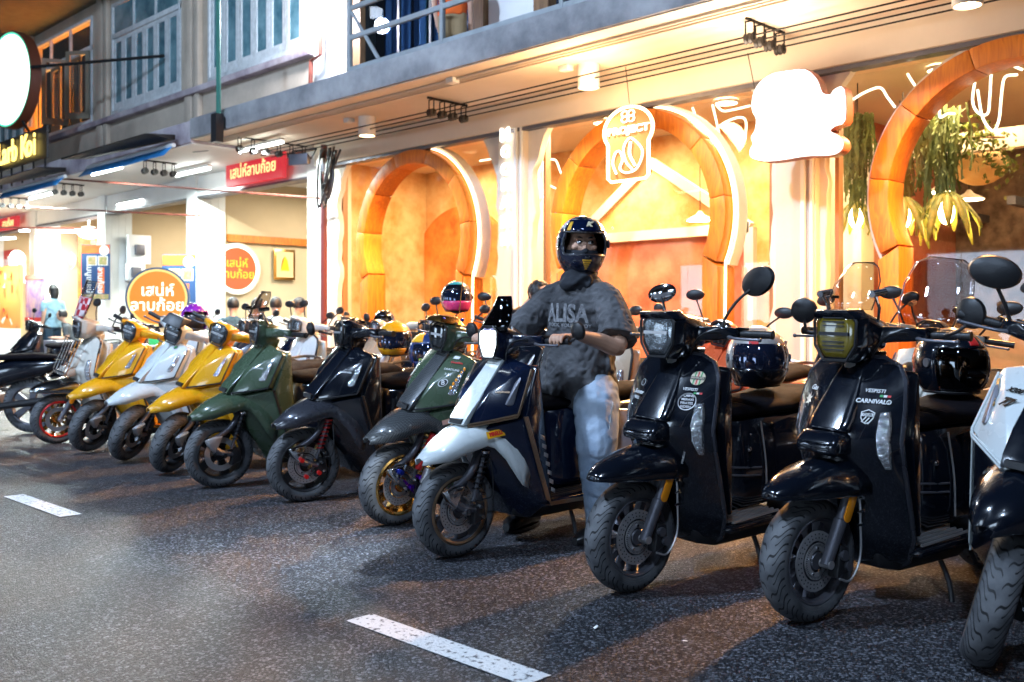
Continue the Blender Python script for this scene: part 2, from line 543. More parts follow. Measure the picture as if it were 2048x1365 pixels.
arch(-6.78, 2.25, 1.2, 'wooden horseshoe arch behind the helmeted rider, under the toast shaped sign', 2)
arch(-2.86, 2.25, 1.22, 'wooden horseshoe arch framing hanging plants and petal lampshades', 3)

# cafe interior
inner = [(-12.95, -9.3, 10.4, M_stucco), (-9.3, -5.2, 10.9, M_stucco2), (-5.2, 4.5, 14.5, M_stuccor)]
q = MB(); q.box((-12.95, FY + 0.4, 0.14), (6, 16, 0.16)); add(q, 'cafe_floor', mat('cafe_floor', (0.35, 0.25, 0.16), 0.35, var=0.2))
q = MB(); q.box((-13.1, FY + 0.3, 3.62), (6, 16, 3.66)); add(q, 'cafe_ceiling', M_cream)
q = MB(); q.box((-13.12, FY + 0.3, 0.15), (-12.96, 16, 3.62)); add(q, 'side_wall', M_stucco2)
q = MB(); q.box((-12.95, 10.9, 0.15), (-5.6, 11.0, 3.62)); add(q, 'back_wall', M_stucco2)
q = MB(); q.box((-5.6, 14.6, 0.15), (6, 14.7, 3.62)); add(q, 'back_wall', mat('stone_wall', (0.32, 0.24, 0.17), 0.8, color2=(0.1, 0.07, 0.05), vscale=5, bump=0.8, bscale=9))
q = MB(); q.box((-5.7, 11.0, 0.15), (-5.6, 14.6, 3.62)); add(q, 'side_wall', M_stuccor)
# arch mural on the back wall of the first window
c = atY(905, 560, 10.85)
def disc_poly(cx, cz, r, y, n=40, z0=0.16, hw=None):
    pts = []
    for k in range(n + 1):
        t = PI * k / n
        pts.append(Vector((cx + r * math.cos(t), y, cz + r * math.sin(t))))
    return [Vector((cx + r, y, z0))] + pts + [Vector((cx - r, y, z0))]
q = MB(); q.prism(disc_poly(-12.05, 1.75, 1.25, 10.86), (0, 0.03, 0)); add(q, 'arched_mural', M_stucco)
q = MB(); q.prism(disc_poly(-8.0, 1.3, 1.15, 10.84), (0, 0.03, 0)); add(q, 'arched_mural', M_stuccor)
# gabled frame behind the middle arch
q = MB()
y0 = 9.9
for a, b in (((-8.75, 2.2), (-7.5, 3.1)), ((-7.5, 3.1), (-6.1, 2.2)), ((-8.75, 0.2), (-8.75, 2.2)), ((-6.1, 0.2), (-6.1, 2.2)), ((-8.75, 2.2), (-6.1, 2.2))):
    d = Vector((b[0] - a[0], 0, b[1] - a[1])).normalized(); n_ = Vector((-d.z, 0, d.x)) * 0.06
    A = Vector((a[0], y0, a[1])); B = Vector((b[0], y0, b[1]))
    q.prism([A - n_, B - n_, B + n_, A + n_], (0, 0.08, 0))
add(q, 'gabled_frame', M_cream)
q = MB(); q.prism([Vector((-8.7, 9.93, 2.25)), Vector((-6.15, 9.93, 2.25)), Vector((-7.5, 9.93, 3.08))], (0, 0.03, 0)); add(q, 'gable_board', M_stucco2)
q = MB(); q.prism([Vector((-8.68, 9.99, 2.24)), Vector((-6.17, 9.99, 2.24)), Vector((-6.17, 10.03, 0.2)), Vector((-8.68, 10.03, 0.2))], (0, 0.02, 0)); add(q, 'rose_panel', M_stuccor)
# beams and inner arch of the third room
q = MB(); q.box((-5.5, 10.4, 2.85), (4, 10.55, 3.05)); add(q, 'ceiling_beam', M_cream)
q = MB(); q.box((-2.45, 10.3, 0.15), (-1.6, 10.6, 2.85)); add(q, 'inner_pillar', M_stucco2)
q = MB(); q.box((-5.3, 10.3, 0.15), (-4.95, 10.6, 2.85)); add(q, 'inner_pillar', M_cream)
q = MB(); q.box((-4.9, 12.5, 0.15), (-2.0, 13.3, 1.1)); add(q, 'service_counter', mat('counter_brown', (0.45, 0.32, 0.22), 0.5, var=0.2))
q = MB()
for k in range(6): q.box((-7 + k * 0.9, 12.8, 2.5 + 0.05 * (k % 2)), (-6.9 + k * 0.9, 14.5, 2.6 + 0.05 * (k % 2)))
add(q, 'exposed_duct', M_dsteel)
# ceiling light panels inside (they light the room)
def ceil_lamp(x, y, z, r, label, e=60, col=(1, 0.68, 0.38)):
    t = thing('ceiling_lamp', label, 'lamp', (x, y, z), group='round ceiling lamps inside the cafe')
    q = MB(); q.lathe([(0.001, -0.03), (r, -0.03), (r, 0), (0.001, 0)], axis='Z', n=20); q.build('lamp_disc', M_warm, t)
    q = MB(); q.lathe([(r + 0.02, -0.035), (r + 0.02, 0.0), (r, 0.0), (r, -0.035), (r + 0.02, -0.035)], axis='Z', n=20); q.build('lamp_rim', M_white, t)
    lamp('AREA', 'cafe_light', (x, y, z - 0.06), e * 1.25, col, target=(x, y, 0), size=0.5)
for (x, y, e, lab) in ((-11.3, 9.8, 110, 'round ceiling lamp above the tan mural in the first cafe window'),
                       (-7.9, 9.5, 120, 'round ceiling lamp in front of the gabled frame'),
                       (-6.2, 9.6, 120, 'round ceiling lamp between gabled frame and second plaster pillar'),
                       (-3.9, 9.8, 90, 'round ceiling lamp before the hanging greenery'),
                       (-3.0, 12.0, 70, 'round ceiling lamp deep in the room over the counter')):
    ceil_lamp(x, y, 3.61, 0.12, lab, e)
# downlight cylinders under the slab
for x, lab, e in ((-10.7, 'white cylinder downlight under the slab above the first arch', 75),
                  (-6.84, 'white cylinder downlight under the slab above the toast shaped sign', 85),
                  (-2.97, 'white cylinder downlight under the slab above the third arch', 85)):
    t = thing('downlight', lab, 'lamp', (x, 7.98, SOF), group='cylinder downlights under the balcony slab')
    q = MB(); q.lathe([(0.001, -0.012), (0.115, -0.012), (0.115, -0.26), (0.1, -0.26), (0.1, -0.2), (0.001, -0.2)], axis='Z', n=28); q.build('lamp_body', M_white, t)
    q = MB(); q.lathe([(0.001, -0.202), (0.098, -0.202), (0.098, -0.215), (0.001, -0.215)], axis='Z', n=20); q.build('lamp_lens', M_warm, t)
    lamp('SPOT', 'downlight_beam', (x, 7.98, SOF - 0.28), e * 20, (1, 0.46, 0.14), target=(x, 7.2, 0), size=0.1, spot=150, blend=0.8)
# junction boxes and conduit on the soffit
for i, (px, py) in enumerate(((905, 160), (1132, 135), (698, 240))):
    p = atZ(px, py, SOF - 0.03)
    q = MB(); q.box((p.x - 0.06, p.y - 0.05, SOF - 0.07), (p.x + 0.06, p.y + 0.05, SOF - 0.013)); add(q, 'junction_box', M_white, bevel=0.004)
for y in (7.35, 7.42, 7.5):
    q = MB(); q.tube([(-13.8, y, SOF - 0.03), (-9, y + 0.03, SOF - 0.03), (5, y - 0.02, SOF - 0.03)], 0.014, 6); add(q, 'conduit', M_cream)
# awning wires on roller brackets
wires = [7.78, 7.95, 8.12, 8.3]
for k, y in enumerate(wires):
    q = MB(); q.tube([(-13.6, y, 3.68), (-9.1, y, 3.66), (-4.8, y, 3.68), (3, y, 3.7)], 0.008, 5, smooth=3)
    o = q.build('awning_wire', M_iron); tag(o, 'thin black awning wire stretched under the concrete slab, ' + ['farthest out', 'second from the edge', 'third from the edge', 'nearest the beam'][k], 'wire', 'awning wires under the slab')
M_roller = mat('grey_roller', (0.03, 0.027, 0.027), 0.5)
def roller_set(x, ys, z, label, sx=1.0):
    t = thing('roller_bracket', label, 'awning bracket', (x, ys[0], z), group='roller brackets for the awning wires')
    q = MB(); q.box((-0.012, -0.06, 0.1), (0.012, ys[-1] - ys[0] + 0.06, 0.125)); q.build('rail', M_iron, t)
    for y in ys:
        dy = y - ys[0]
        q = MB(); q.box((-0.05, dy - 0.005, -0.08), (-0.038, dy + 0.005, 0.1)); q.box((0.038, dy - 0.005, -0.08), (0.05, dy + 0.005, 0.1)); q.box((-0.05, dy - 0.006, 0.09), (0.05, dy + 0.006, 0.1))
        q.build('hanger', M_iron, t)
        for s in (-0.022, 0.022):
            q = MB(); q.lathe([(0.001, s - 0.018), (0.05, s - 0.018), (0.035, s), (0.05, s + 0.018), (0.001, s + 0.018)], c=(0, dy, -0.06), axis='X', n=14); q.build('roller', M_roller, t)
roller_set(-9.15, wires, 3.7, 'row of four black wire rollers under the slab, over the vertical letter sign')
roller_set(-4.78, wires, 3.72, 'row of four black wire rollers under the slab above the white glowing sign')
roller_set(-13.15, [7.5, 7.72, 7.94, 8.16, 8.38, 8.6], 3.72, 'black wire rollers at the slab corner beside the red Thai sign')

# ------------------------------------------------------------------ upper floor over the cafe
up = thing('upper_floor', 'upper storey over the cafe with dark curtained windows and grey railing', 'building storey', (-7, FY, SOF + 0.3))
U = SOF + 0.3
def addu(mb, name, m, **kw): return P(mb, name, m, up, **kw)
M_dark = mat('dark_curtain', (0.01, 0.02, 0.045), 0.35, var=0.5, vscale=5, bump=0.6, bscale=6)
q = MB(); q.box((-13.1, FY - 0.05, U), (-12.25, FY + 0.5, U + 4)); addu(q, 'white_pillar', M_white, bevel=0.01)
q = MB(); q.box((-12.24, FY + 0.02, U), (-12.0, FY + 0.3, U + 4)); addu(q, 'door_frame', M_wood)
q = MB(); q.box((-9.55, FY + 0.02, U), (-9.35, FY + 0.2, U + 4)); addu(q, 'door_frame', M_wood)
q = MB(); q.box((-8.45, FY + 0.02, U), (-8.2, FY + 0.2, U + 4)); addu(q, 'door_frame', M_wood)
q = MB(); q.box((-9.33, FY + 0.1, U), (-8.47, FY + 0.2, U + 4)); addu(q, 'door_panel', M_white)
rng = random.Random(4)
x = -11.98
while x < -9.75:
    q = MB(); pts = []
    for k in range(9): pts.append(Vector((x + 0.042 * k, FY + 0.45 + 0.03 * math.sin(k * 1.9 + x), U)))
    q.loft([pts, [p + Vector((0, 0, 4)) for p in pts]], cap=False, closed=False); addu(q, 'curtain', M_dark)
    x += 0.336
for x in (-11.2, -10.5):
    q = MB(); q.box((x - 0.02, FY + 0.1, U), (x + 0.02, FY + 0.14, U + 4)); addu(q, 'mullion', M_dsteel)
q = MB(); q.box((-11.99, FY + 0.11, U), (-9.56, FY + 0.118, U + 4)); addu(q, 'window_pane', pane('tinted_pane', (0.5, 0.62, 0.75), -0.02))
q = MB(); q.box((-8.19, FY + 0.15, U), (6, FY + 0.2, U + 4)); addu(q, 'window_pane', mat('dark_window', (0.01, 0.02, 0.04), 0.06))
rl = thing('balcony_railing', 'pale grey steel railing with diagonal brace along the balcony edge', 'railing', (-10.05, 7.2, U))
M_rail = mat('grey_rail_paint', (0.33, 0.35, 0.36), 0.45, var=0.2)
for z in (0.03, 0.42, 0.78):
    q = MB(); q.box((0, 0, z), (15, 0.04, z + 0.06)); q.build('rail', M_rail, rl, bevel=0.004)
for x in (0, 1.72, 3.5, 5.2, 7.0, 9, 11, 13):
    q = MB(); q.box((x, -0.005, 0), (x + 0.05, 0.045, 1.1)); q.build('post', M_rail, rl, bevel=0.004)
q = MB(); q.hull([(0.05, 0.01, 0.74), (0.05, 0.01, 0.8), (0.62, 0.01, 0.1), (0.56, 0.01, 0.1), (0.05, 0.03, 0.74), (0.05, 0.03, 0.8), (0.62, 0.03, 0.1), (0.56, 0.03, 0.1)]); q.build('brace', M_rail, rl)

# ------------------------------------------------------------------ left shophouse block
hs = thing('shophouse_row', 'row of old beige shophouses with open fluorescent lit shopfronts', 'building', (-20, FY, 0))
def addh(mb, name, m, **kw): return P(mb, name, m, hs, **kw)
q = MB(); q.box((-40, 7.12, SOF - 0.05), (-13.91, FY + 0.2, SOF + 0.28)); addh(q, 'canopy_slab', M_conc2, bevel=0.015)
q = MB(); q.box((-40, 7.15, SOF - 0.065), (-13.92, FY + 0.2, SOF - 0.052)); addh(q, 'soffit', M_white)
# wall with window holes
wins = [(-16.5, -13.4), (-20.6, -17.55), (-25.2, -21.6), (-29.2, -25.8), (-33.2, -29.8)]
zs, zt = 5.42, 7.72
q = MB(); q.box((-40, FY, SOF + 0.28), (-13.1, FY + 0.25, zs)); addh(q, 'wall', M_beige)
q = MB(); q.box((-40, FY, zt), (-13.1, FY + 0.25, 8.2)); addh(q, 'wall', M_beige)
edges = [-13.1] + [v for w in wins for v in (w[1], w[0])] + [-40]
for i in range(0, len(edges), 2):
    q = MB(); q.box((edges[i + 1], FY, zs), (edges[i], FY + 0.25, zt)); addh(q, 'wall', M_beige)
q = MB(); q.box((-40, 6.6, 7.95), (-12.9, FY, 8.05)); addh(q, 'eave', mat('olive_soffit', (0.16, 0.13, 0.08), 0.8, var=0.2))
q = MB(); q.box((-40, FY - 0.16, zs - 0.17), (-13.1, FY - 0.002, zs - 0.06)); addh(q, 'sill_moulding', M_conc2, bevel=0.01)
for x in (-17.25, -21.2, -25.5, -29.5):
    for dx, w in ((0, 0.28), (0.36, 0.16)):
        q = MB(); q.box((x + dx, FY - 0.1, SOF + 0.3), (x + dx + w, FY - 0.002, 7.94)); addh(q, 'pilaster', M_beige, bevel=0.01)
M_wf = mat('pale_window_paint', (0.66, 0.7, 0.7), 0.5, var=0.25, vscale=8)
M_wg = mat('blue_green_glass', (0.03, 0.11, 0.15), 0.12, color2=(0.2, 0.36, 0.4), vscale=1.6, coat=0.5)
M_amber = glow('amber_lit_room', (1.0, 0.42, 0.05), 1.1)
for wi, (a, b) in enumerate(wins):
    lit = wi == 2
    n = 6
    gm = pane('clear_pane') if lit else M_wg
    if lit:
        q = MB(); q.box((a - 0.3, FY + 1.6, zs - 0.2), (b + 0.3, FY + 1.7, zt + 0.2)); addh(q, 'lit_room_wall', M_stucco)
    fr = MB()
    fr.box((a, FY - 0.03, zs), (b, FY + 0.05, zs + 0.07)); fr.box((a, FY - 0.03, zt - 0.07), (b, FY + 0.05, zt)); fr.box((a, FY - 0.035, 6.98), (b, FY + 0.05, 7.08))
    for x in (a, b - 0.07): fr.box((x, FY - 0.03, zs + 0.07), (x + 0.07, FY + 0.05, zt - 0.07))
    f = addh(fr, 'window', M_wf, bevel=0.004)
    for k in range(3):
        x0 = a + 0.07 + (b - a - 0.14) * k / 3; x1 = a + 0.07 + (b - a - 0.14) * (k + 1) / 3
        q = MB(); q.box((x0 + 0.03, FY + 0.0, 7.09), (x1 - 0.03, FY + 0.012, zt - 0.08)); q.xf(Matrix.Translation((20, -FY, 0))); q.build('transom_pane', gm, f)
        q = MB(); q.box((x1 - 0.03, FY - 0.02, 7.09), (x1 + 0.03, FY + 0.03, zt - 0.08)); q.xf(Matrix.Translation((20, -FY, 0))); q.build('mullion', M_wf, f)
    for k in range(n):
        w = (b - a - 0.14) / n; x0 = a + 0.07 + w * k
        q = MB(); z0, z1 = zs + 0.08, 6.97
        op = lit
        L = [(0, z0, 0.1, z1), (w - 0.1, z0, w, z1)]
        q.box((0.004, 0, z0), (0.1, 0.04, z1)); q.box((w - 0.1, 0, z0), (w - 0.004, 0.04, z1)); q.box((0.1, 0, z0), (w - 0.1, 0.04, z0 + 0.14)); q.box((0.1, 0, z1 - 0.08), (w - 0.1, 0.04, z1))
        g = MB(); g.box((0.1, 0.015, z0 + 0.14), (w - 0.1, 0.022, z1 - 0.08))
        Mx = Matrix.Translation((x0, FY - 0.01, 0))
        if lit and k in (1, 3, 5):
            Mx = Matrix.Translation((x0 + (w if k != 1 else 0), FY - 0.02, 0)) @ Matrix.Rotation(R(-70 - 15 * k) if k != 1 else R(-60), 4, 'Z') @ Matrix.Translation((-w if k == 99 else 0, 0, 0))
        q.xf(Matrix.Translation((20, -FY, 0)) @ Mx); o = q.build('casement', M_wf if not lit else mat('dull_olive_frame', (0.2, 0.17, 0.12), 0.6), hs)
        g.xf(Matrix.Translation((20, -FY, 0)) @ Mx); g.build('pane', gm, o)
lamp('AREA', 'amber_room_light', (-23.4, FY + 0.7, 6.6), 2600, (1, 0.62, 0.2), target=(-23.4, FY + 1.6, 6.0), size=1.5)
# ground floor pillars, party walls, headers
M_tile = mat('white_glazed_tile', (0.75, 0.77, 0.75), 0.25, var=0.06, vscale=3)
for i, x in enumerate((-13.0, -17.0, -21.0, -25.0, -29.0, -33.0)):
    q = MB(); q.box((x - 0.36, FY, 0.14), (x, FY + 0.6, 3.79)); addh(q, 'pillar', M_white, bevel=0.008)
    if i < 4:
        y_ = FY + 0.02
        for r_ in range(14):
            for c_ in range(4):
                q = MB(); z0 = 0.16 + r_ * 0.245
                q.box((x - 0.001, FY + 0.008 + c_ * 0.148, z0), (x + 0.009, FY + 0.152 + c_ * 0.148 - 0.004, z0 + 0.241)); addh(q, 'tile', M_tile)
    q = MB(); q.box((x - 0.3, FY + 0.6, 0.14), (x - 0.05, 17, 3.79)); addh(q, 'party_wall', M_tan)
for i, (a, b) in enumerate(((-16.99, -13.37), (-20.99, -17.37), (-24.99, -21.37), (-28.99, -25.37), (-32.99, -29.37))):
    q = MB(); q.box((a, FY + 0.05, 3.42), (b, FY + 0.25, 3.78)); addh(q, 'header', M_white)
    q = MB(); q.box((a, FY + 0.02, 3.38), (b, FY + 0.28, 3.415)); addh(q, 'shutter_track', M_dsteel)
q = MB(); q.box((-40, FY + 0.2, 3.79), (-13, 17, 3.84)); addh(q, 'shop_ceiling', M_white)
q = MB(); q.box((-40, 15.5, 0.14), (-13, 15.6, 3.79)); addh(q, 'back_wall', M_tan)
q = MB(); q.box((-17.04, 11.9, 0.9), (-16.99, 11.95, 3.2)); q.box((-17.04, 9.45, 2.62), (-16.97, 13, 2.76)); addh(q, 'wooden_batten', M_ring)
# fluorescent tubes
def tube_lamp(p0, p1, label, e=0, r=0.022):
    p0, p1 = Vector(p0), Vector(p1)
    t = thing('fluorescent_lamp', label, 'lamp', tuple(p0), group='fluorescent tube lamps of the shops')
    q = MB(); q.cyl(Vector((0, 0, 0)), p1 - p0, r, 10); q.build('tube', M_tube, t)
    q = MB(); d = (p1 - p0); s = d.normalized().cross(Vector((0, 0, 1))) * 0.03
    q.hull([s + Vector((0, 0, 0.03)), -s + Vector((0, 0, 0.03)), s + Vector((0, 0, 0.07)), -s + Vector((0, 0, 0.07)), d + s + Vector((0, 0, 0.03)), d - s + Vector((0, 0, 0.03)), d + s + Vector((0, 0, 0.07)), d - s + Vector((0, 0, 0.07))]); q.build('fitting', M_white, t)
    if e:
        m = (p0 + p1) / 2
        lamp('AREA', 'tube_light', (m.x, m.y, m.z - 0.05), e * 4.5, (0.86, 1.0, 0.98), target=(m.x, m.y - 0.6, 0), size=(p1 - p0).length, size_y=0.1)
T = [((352, 352), (440, 326), 3.68, 'fluorescent tube beside the red Thai sign', 55), ((480, 305), (590, 283), 3.72, 'fluorescent tube above the red Thai sign by the slab corner', 55),
     ((238, 405), (312, 384), 3.6, 'fluorescent tube over the round orange standing sign', 70), ((145, 430), (205, 412), 3.6, 'fluorescent tube between the first two white pillars from the street corner', 60),
     ((60, 398), (130, 380), 3.72, 'fluorescent tube under the farther blue awning', 60), ((185, 350), (262, 338), 3.72, 'fluorescent tube under the nearer blue awning', 50),
     ((40, 462), (190, 464), 2.95, 'long low fluorescent tube above the woman in blue', 60), ((0, 478), (30, 477), 2.95, 'short low fluorescent tube over the sweets stall', 40)]
for (a, b, z, lab, e) in T:
    p0 = atZ(a[0], a[1], z)
    p1 = atZ(b[0], b[1], z)
    if z < 3:
        p0 = atY(a[0], a[1], 8.9); p1 = atY(b[0], b[1], 8.9)
    else:
        # keep lamps parallel to the street at the height that fits
        p1.y = p0.y
        p1.x = p0.x + 1.2
    tube_lamp(p0, p1, lab, e)
for x in (-15.1, -19.2, -23.2, -27.3):
    lamp('AREA', 'shop_light', (x, 11.0, 3.6), 170, (1.0, 0.94, 0.82), target=(x, 11, 0), size=1.2)

# ------------------------------------------------------------------ opposite side of the street (behind the camera)
op = thing('opposite_shophouse', 'plain grey shophouse row across the street with unseen glowing windows added as fill', 'building', (-6, -9, 0))
q = MB(); q.box((-40, -3, 0), (30, 0, 9)); q.build('wall', mat('dark_grey_render', (0.05, 0.05, 0.055), 0.9, var=0.3), op)
for x in (-22, -13, -5, 4):
    q = MB(); q.box((x, 0.01, 0.4), (x + 3.2, 0.03, 2.9)); q.build('fill_window', glow('fill_window_glow', (0.6, 0.78, 1.0), 7.5), op)  # unseen glowing panes, added for frontal fill and reflections in the black paint
def street_lamp(x, y, label, e):
    t = thing('street_lamp', label, 'street lamp', (x, y, 0), group='street lamps across the road')
    q = MB(); q.tube([(0, 0, 0), (0, 0, 7.8), (0, 0.3, 8.6), (0, 1.6, 9.0)], [0.09, 0.06, 0.05, 0.04], 10, smooth=4); q.build('pole', M_steel, t)
    q = MB(); q.hull([(-0.15, 1.5, 8.96), (0.15, 1.5, 8.96), (-0.12, 2.3, 8.96), (0.12, 2.3, 8.96), (-0.1, 1.5, 9.08), (0.1, 1.5, 9.08), (0, 2.2, 9.05)]); q.build('lamp_head', M_steel, t)
    q = MB(); q.box((-0.11, 1.6, 8.94), (0.11, 2.2, 8.958)); q.build('lamp_lens', glow('street_lamp_lens', (0.7, 0.85, 1.0), 60), t)
    lamp('AREA', 'street_lamp_light', (x, y + 1.9, 8.9), e, (0.55, 0.73, 1.0), target=(x - 3.2, 8.0, 2.2), size=0.5, size_y=0.9)
street_lamp(-6.3, -5.2, 'street lamp on tall grey pole across the road, opposite the yellow scooters', 1900)
street_lamp(2.0, -5.2, 'street lamp on tall grey pole across the road, opposite the black scooters', 650)
# ------------------------------------------------------------------ scooters
# local frame: front towards -Y, the rider's left towards +X, origin where the front tyre meets the road
def tyre_mat():
    m = bpy.data.materials.new('tyre_rubber')
    nt, b = nodes_of(m)
    tc = N(nt, 'ShaderNodeTexCoord'); sp = N(nt, 'ShaderNodeSeparateXYZ')
    nt.links.new(tc.outputs['Object'], sp.inputs[0])
    def mth(op, a, b_=None):
        n = N(nt, 'ShaderNodeMath', operation=op)
        for i, v in enumerate((a, b_)):
            if v is None: continue
            if isinstance(v, (int, float)): n.inputs[i].default_value = v
            else: nt.links.new(v, n.inputs[i])
        return n.outputs[0]
    ang = mth('ARCTAN2', sp.outputs[2], sp.outputs[1])
    s = mth('DIVIDE', mth('ABSOLUTE', sp.outputs[0]), 0.06)
    sg = mth('SIGN', sp.outputs[0])
    wob = mth('MULTIPLY', mth('SINE', mth('MULTIPLY', s, 9.0)), 0.16)
    base = mth('ADD', mth('MULTIPLY', ang, 20 / (2 * PI)), mth('ADD', mth('MULTIPLY', s, 1.25), wob))
    base = mth('ADD', base, mth('MULTIPLY', sg, 0.25))
    fr = mth('FRACT', base)
    g1 = mth('LESS_THAN', fr, 0.13)
    fr2 = mth('FRACT', mth('ADD', mth('MULTIPLY', base, 1.0), 0.55))
    g2 = mth('MULTIPLY', mth('LESS_THAN', fr2, 0.09), mth('GREATER_THAN', s, 0.42))
    yy = mth('MULTIPLY', sp.outputs[1], sp.outputs[1]); zz = mth('MULTIPLY', sp.outputs[2], sp.outputs[2])
    rr = mth('SQRT', mth('ADD', yy, zz))
    on = mth('GREATER_THAN', rr, 0.194)
    g = mth('MULTIPLY', mth('MAXIMUM', g1, g2), on)
    g = mth('MULTIPLY', g, mth('GREATER_THAN', s, 0.06))
    rings = mth('MULTIPLY', mth('LESS_THAN', mth('FRACT', mth('MULTIPLY', rr, 110.0)), 0.12), mth('LESS_THAN', rr, 0.192))
    mx = N(nt, 'ShaderNodeMix', data_type='RGBA')
    nz = N(nt, 'ShaderNodeTexNoise', i_Scale=14.0, i_Detail=6.0); nt.links.new(tc.outputs['Object'], nz.inputs[0])
    rp = N(nt, 'ShaderNodeValToRGB'); rp.color_ramp.elements[0].color = (0.035, 0.037, 0.042, 1); rp.color_ramp.elements[1].color = (0.14, 0.142, 0.15, 1)
    rp.color_ramp.elements[0].position = 0.3; rp.color_ramp.elements[1].position = 0.75
    nt.links.new(nz.outputs[0], rp.inputs[0])
    nt.links.new(g, mx.inputs[0]); nt.links.new(rp.outputs[0], mx.inputs[6]); mx.inputs[7].default_value = (0.004, 0.004, 0.005, 1)
    nt.links.new(mx.outputs[2], b.inputs['Base Color'])
    b.inputs['Roughness'].default_value = 0.62
    h = mth('SUBTRACT', 1.0, mth('ADD', g, mth('MULTIPLY', rings, 0.4)))
    bp = N(nt, 'ShaderNodeBump', i_Strength=1.0, i_Distance=0.004)
    nt.links.new(h, bp.inputs['Height']); nt.links.new(bp.outputs[0], b.inputs['Normal'])
    return m
M_tyre = tyre_mat()
def weave_mat(name, c1, c2):
    m = bpy.data.materials.new(name)
    nt, b = nodes_of(m)
    tc = N(nt, 'ShaderNodeTexCoord'); mp = N(nt, 'ShaderNodeMapping'); mp.inputs['Rotation'].default_value = (R(45), R(30), R(20))
    ck = N(nt, 'ShaderNodeTexChecker', i_Scale=170.0)
    ck.inputs[1].default_value = rgba(c1); ck.inputs[2].default_value = rgba(c2)
    nt.links.new(tc.outputs['Object'], mp.inputs[0]); nt.links.new(mp.outputs[0], ck.inputs[0]); nt.links.new(ck.outputs[0], b.inputs['Base Color'])
    b.inputs['Roughness'].default_value = 0.35; b.inputs['Coat Weight'].default_value = 1; b.inputs['Coat Roughness'].default_value = 0.04
    return m
M_carbon = weave_mat('carbon_weave', (0.012, 0.013, 0.014), (0.09, 0.095, 0.1))
def check_mat(name, c1, c2, s):
    m = bpy.data.materials.new(name)
    nt, b = nodes_of(m)
    tc = N(nt, 'ShaderNodeTexCoord'); ck = N(nt, 'ShaderNodeTexChecker', i_Scale=s)
    ck.inputs[1].default_value = rgba(c1); ck.inputs[2].default_value = rgba(c2)
    nt.links.new(tc.outputs['Object'], ck.inputs[0]); nt.links.new(ck.outputs[0], b.inputs['Base Color'])
    b.inputs['Roughness'].default_value = 0.4
    return m
def seat_mat():
    m = mat('seat_vinyl', (0.006, 0.005, 0.007), 0.75, spec=0.07, bump=0.35, bscale=260, rvar=0.15)
    return m
M_seat = seat_mat()
M_gold = mat('gold_anodised', (0.75, 0.42, 0.12), 0.22, metal=1.0)
M_bronze = mat('bronze_trim', (0.42, 0.28, 0.18), 0.28, metal=0.9)
M_red = mat('red_anodised', (0.6, 0.02, 0.02), 0.3, metal=0.3, coat=0.5)
M_purple = mat('purple_anodised', (0.16, 0.02, 0.5), 0.2, metal=0.9)
M_blue = mat('blue_anodised', (0.03, 0.06, 0.6), 0.2, metal=0.9)
M_orange = mat('orange_reflector', (0.85, 0.28, 0.01), 0.25, coat=1.0)
M_lensc = mat('clear_lens', (0.8, 0.83, 0.88), 0.1, metal=0.85, var=0.55, vscale=60, bump=1.0, bscale=110, coat=1.0)
M_lensd = mat('smoked_lens', (0.03, 0.032, 0.035), 0.05, metal=0.5, coat=1.0)
M_hl = mat('headlight_reflector', (0.2, 0.22, 0.24), 0.16, metal=0.8, var=0.6, vscale=14, bump=0.8, bscale=22, coat=1.0)
M_smoke = pane('smoked_screen', (0.66, 0.62, 0.6), 0.05)
M_smoke_d = pane('dark_screen', (0.03, 0.03, 0.05), 0.05)
M_clear = pane('clear_screen', (0.84, 0.82, 0.8), 0.06)
M_stk = mat('white_sticker', (0.72, 0.72, 0.72), 0.4)
M_stkb = mat('black_sticker', (0.01, 0.01, 0.01), 0.4)
M_stkr = mat('red_sticker', (0.6, 0.02, 0.02), 0.4)
M_stkg = mat('green_sticker', (0.02, 0.3, 0.08), 0.4)
M_stky = mat('yellow_sticker', (0.85, 0.42, 0.01), 0.4)
M_stkgold = mat('gold_sticker', (0.7, 0.45, 0.12), 0.3, metal=0.7)
M_pink = mat('skin_pink_sticker', (0.75, 0.42, 0.32), 0.5)

HUB = Vector((0, 0, 0.23))
AX = Vector((0, math.sin(R(27)), math.cos(R(27))))
def steer_m(deg):
    p = Vector((0, 0.345, 0.97))
    return Matrix.Translation(p) @ Matrix.Rotation(R(deg), 4, AX) @ Matrix.Translation(-p)

def shield_B(x, z):
    tab = [(0.155, .10, .36, .42), (0.20, .165, .27, .40), (.30, .205, .22, .36), (.45, .215, .17, .295), (.60, .22, .10, .235), (.68, .223, .075, .21), (.80, .218, .135, .23), (.90, .202, .20, .255), (.95, .168, .23, .275), (.975, .105, .25, .28)]
    z = max(tab[0][0], min(tab[-1][0], z))
    for a, b in zip(tab, tab[1:]):
        if z <= b[0]:
            f = (z - a[0]) / (b[0] - a[0])
            w, yc, ye = [a[i] + (b[i] - a[i]) * f for i in (1, 2, 3)]
            break
    t = min(1.0, abs(x) / w)
    return Vector((x, yc + (ye - yc) * t ** 1.6, z)), w
TAB_Z = [0.155, .175, .20, .25, .30, .38, .45, .52, .60, .64, .68, .74, .80, .85, .90, .93, .95, .965, .975]

def section(y, a, zl, zh, n=20, e=2.6, top=1.0):
    c = (zl + zh) / 2; h = (zh - zl) / 2
    ring = []
    for k in range(n):
        t = 2 * PI * k / n
        cx, s = math.cos(t), math.sin(t)
        x = a * math.copysign(abs(cx) ** (2 / e), cx); z = h * math.copysign(abs(s) ** (2 / e), s)
        if z > 0: x *= 1 - (1 - top) * (z / h)
        ring.append(Vector((x, y, c + z)))
    return ring

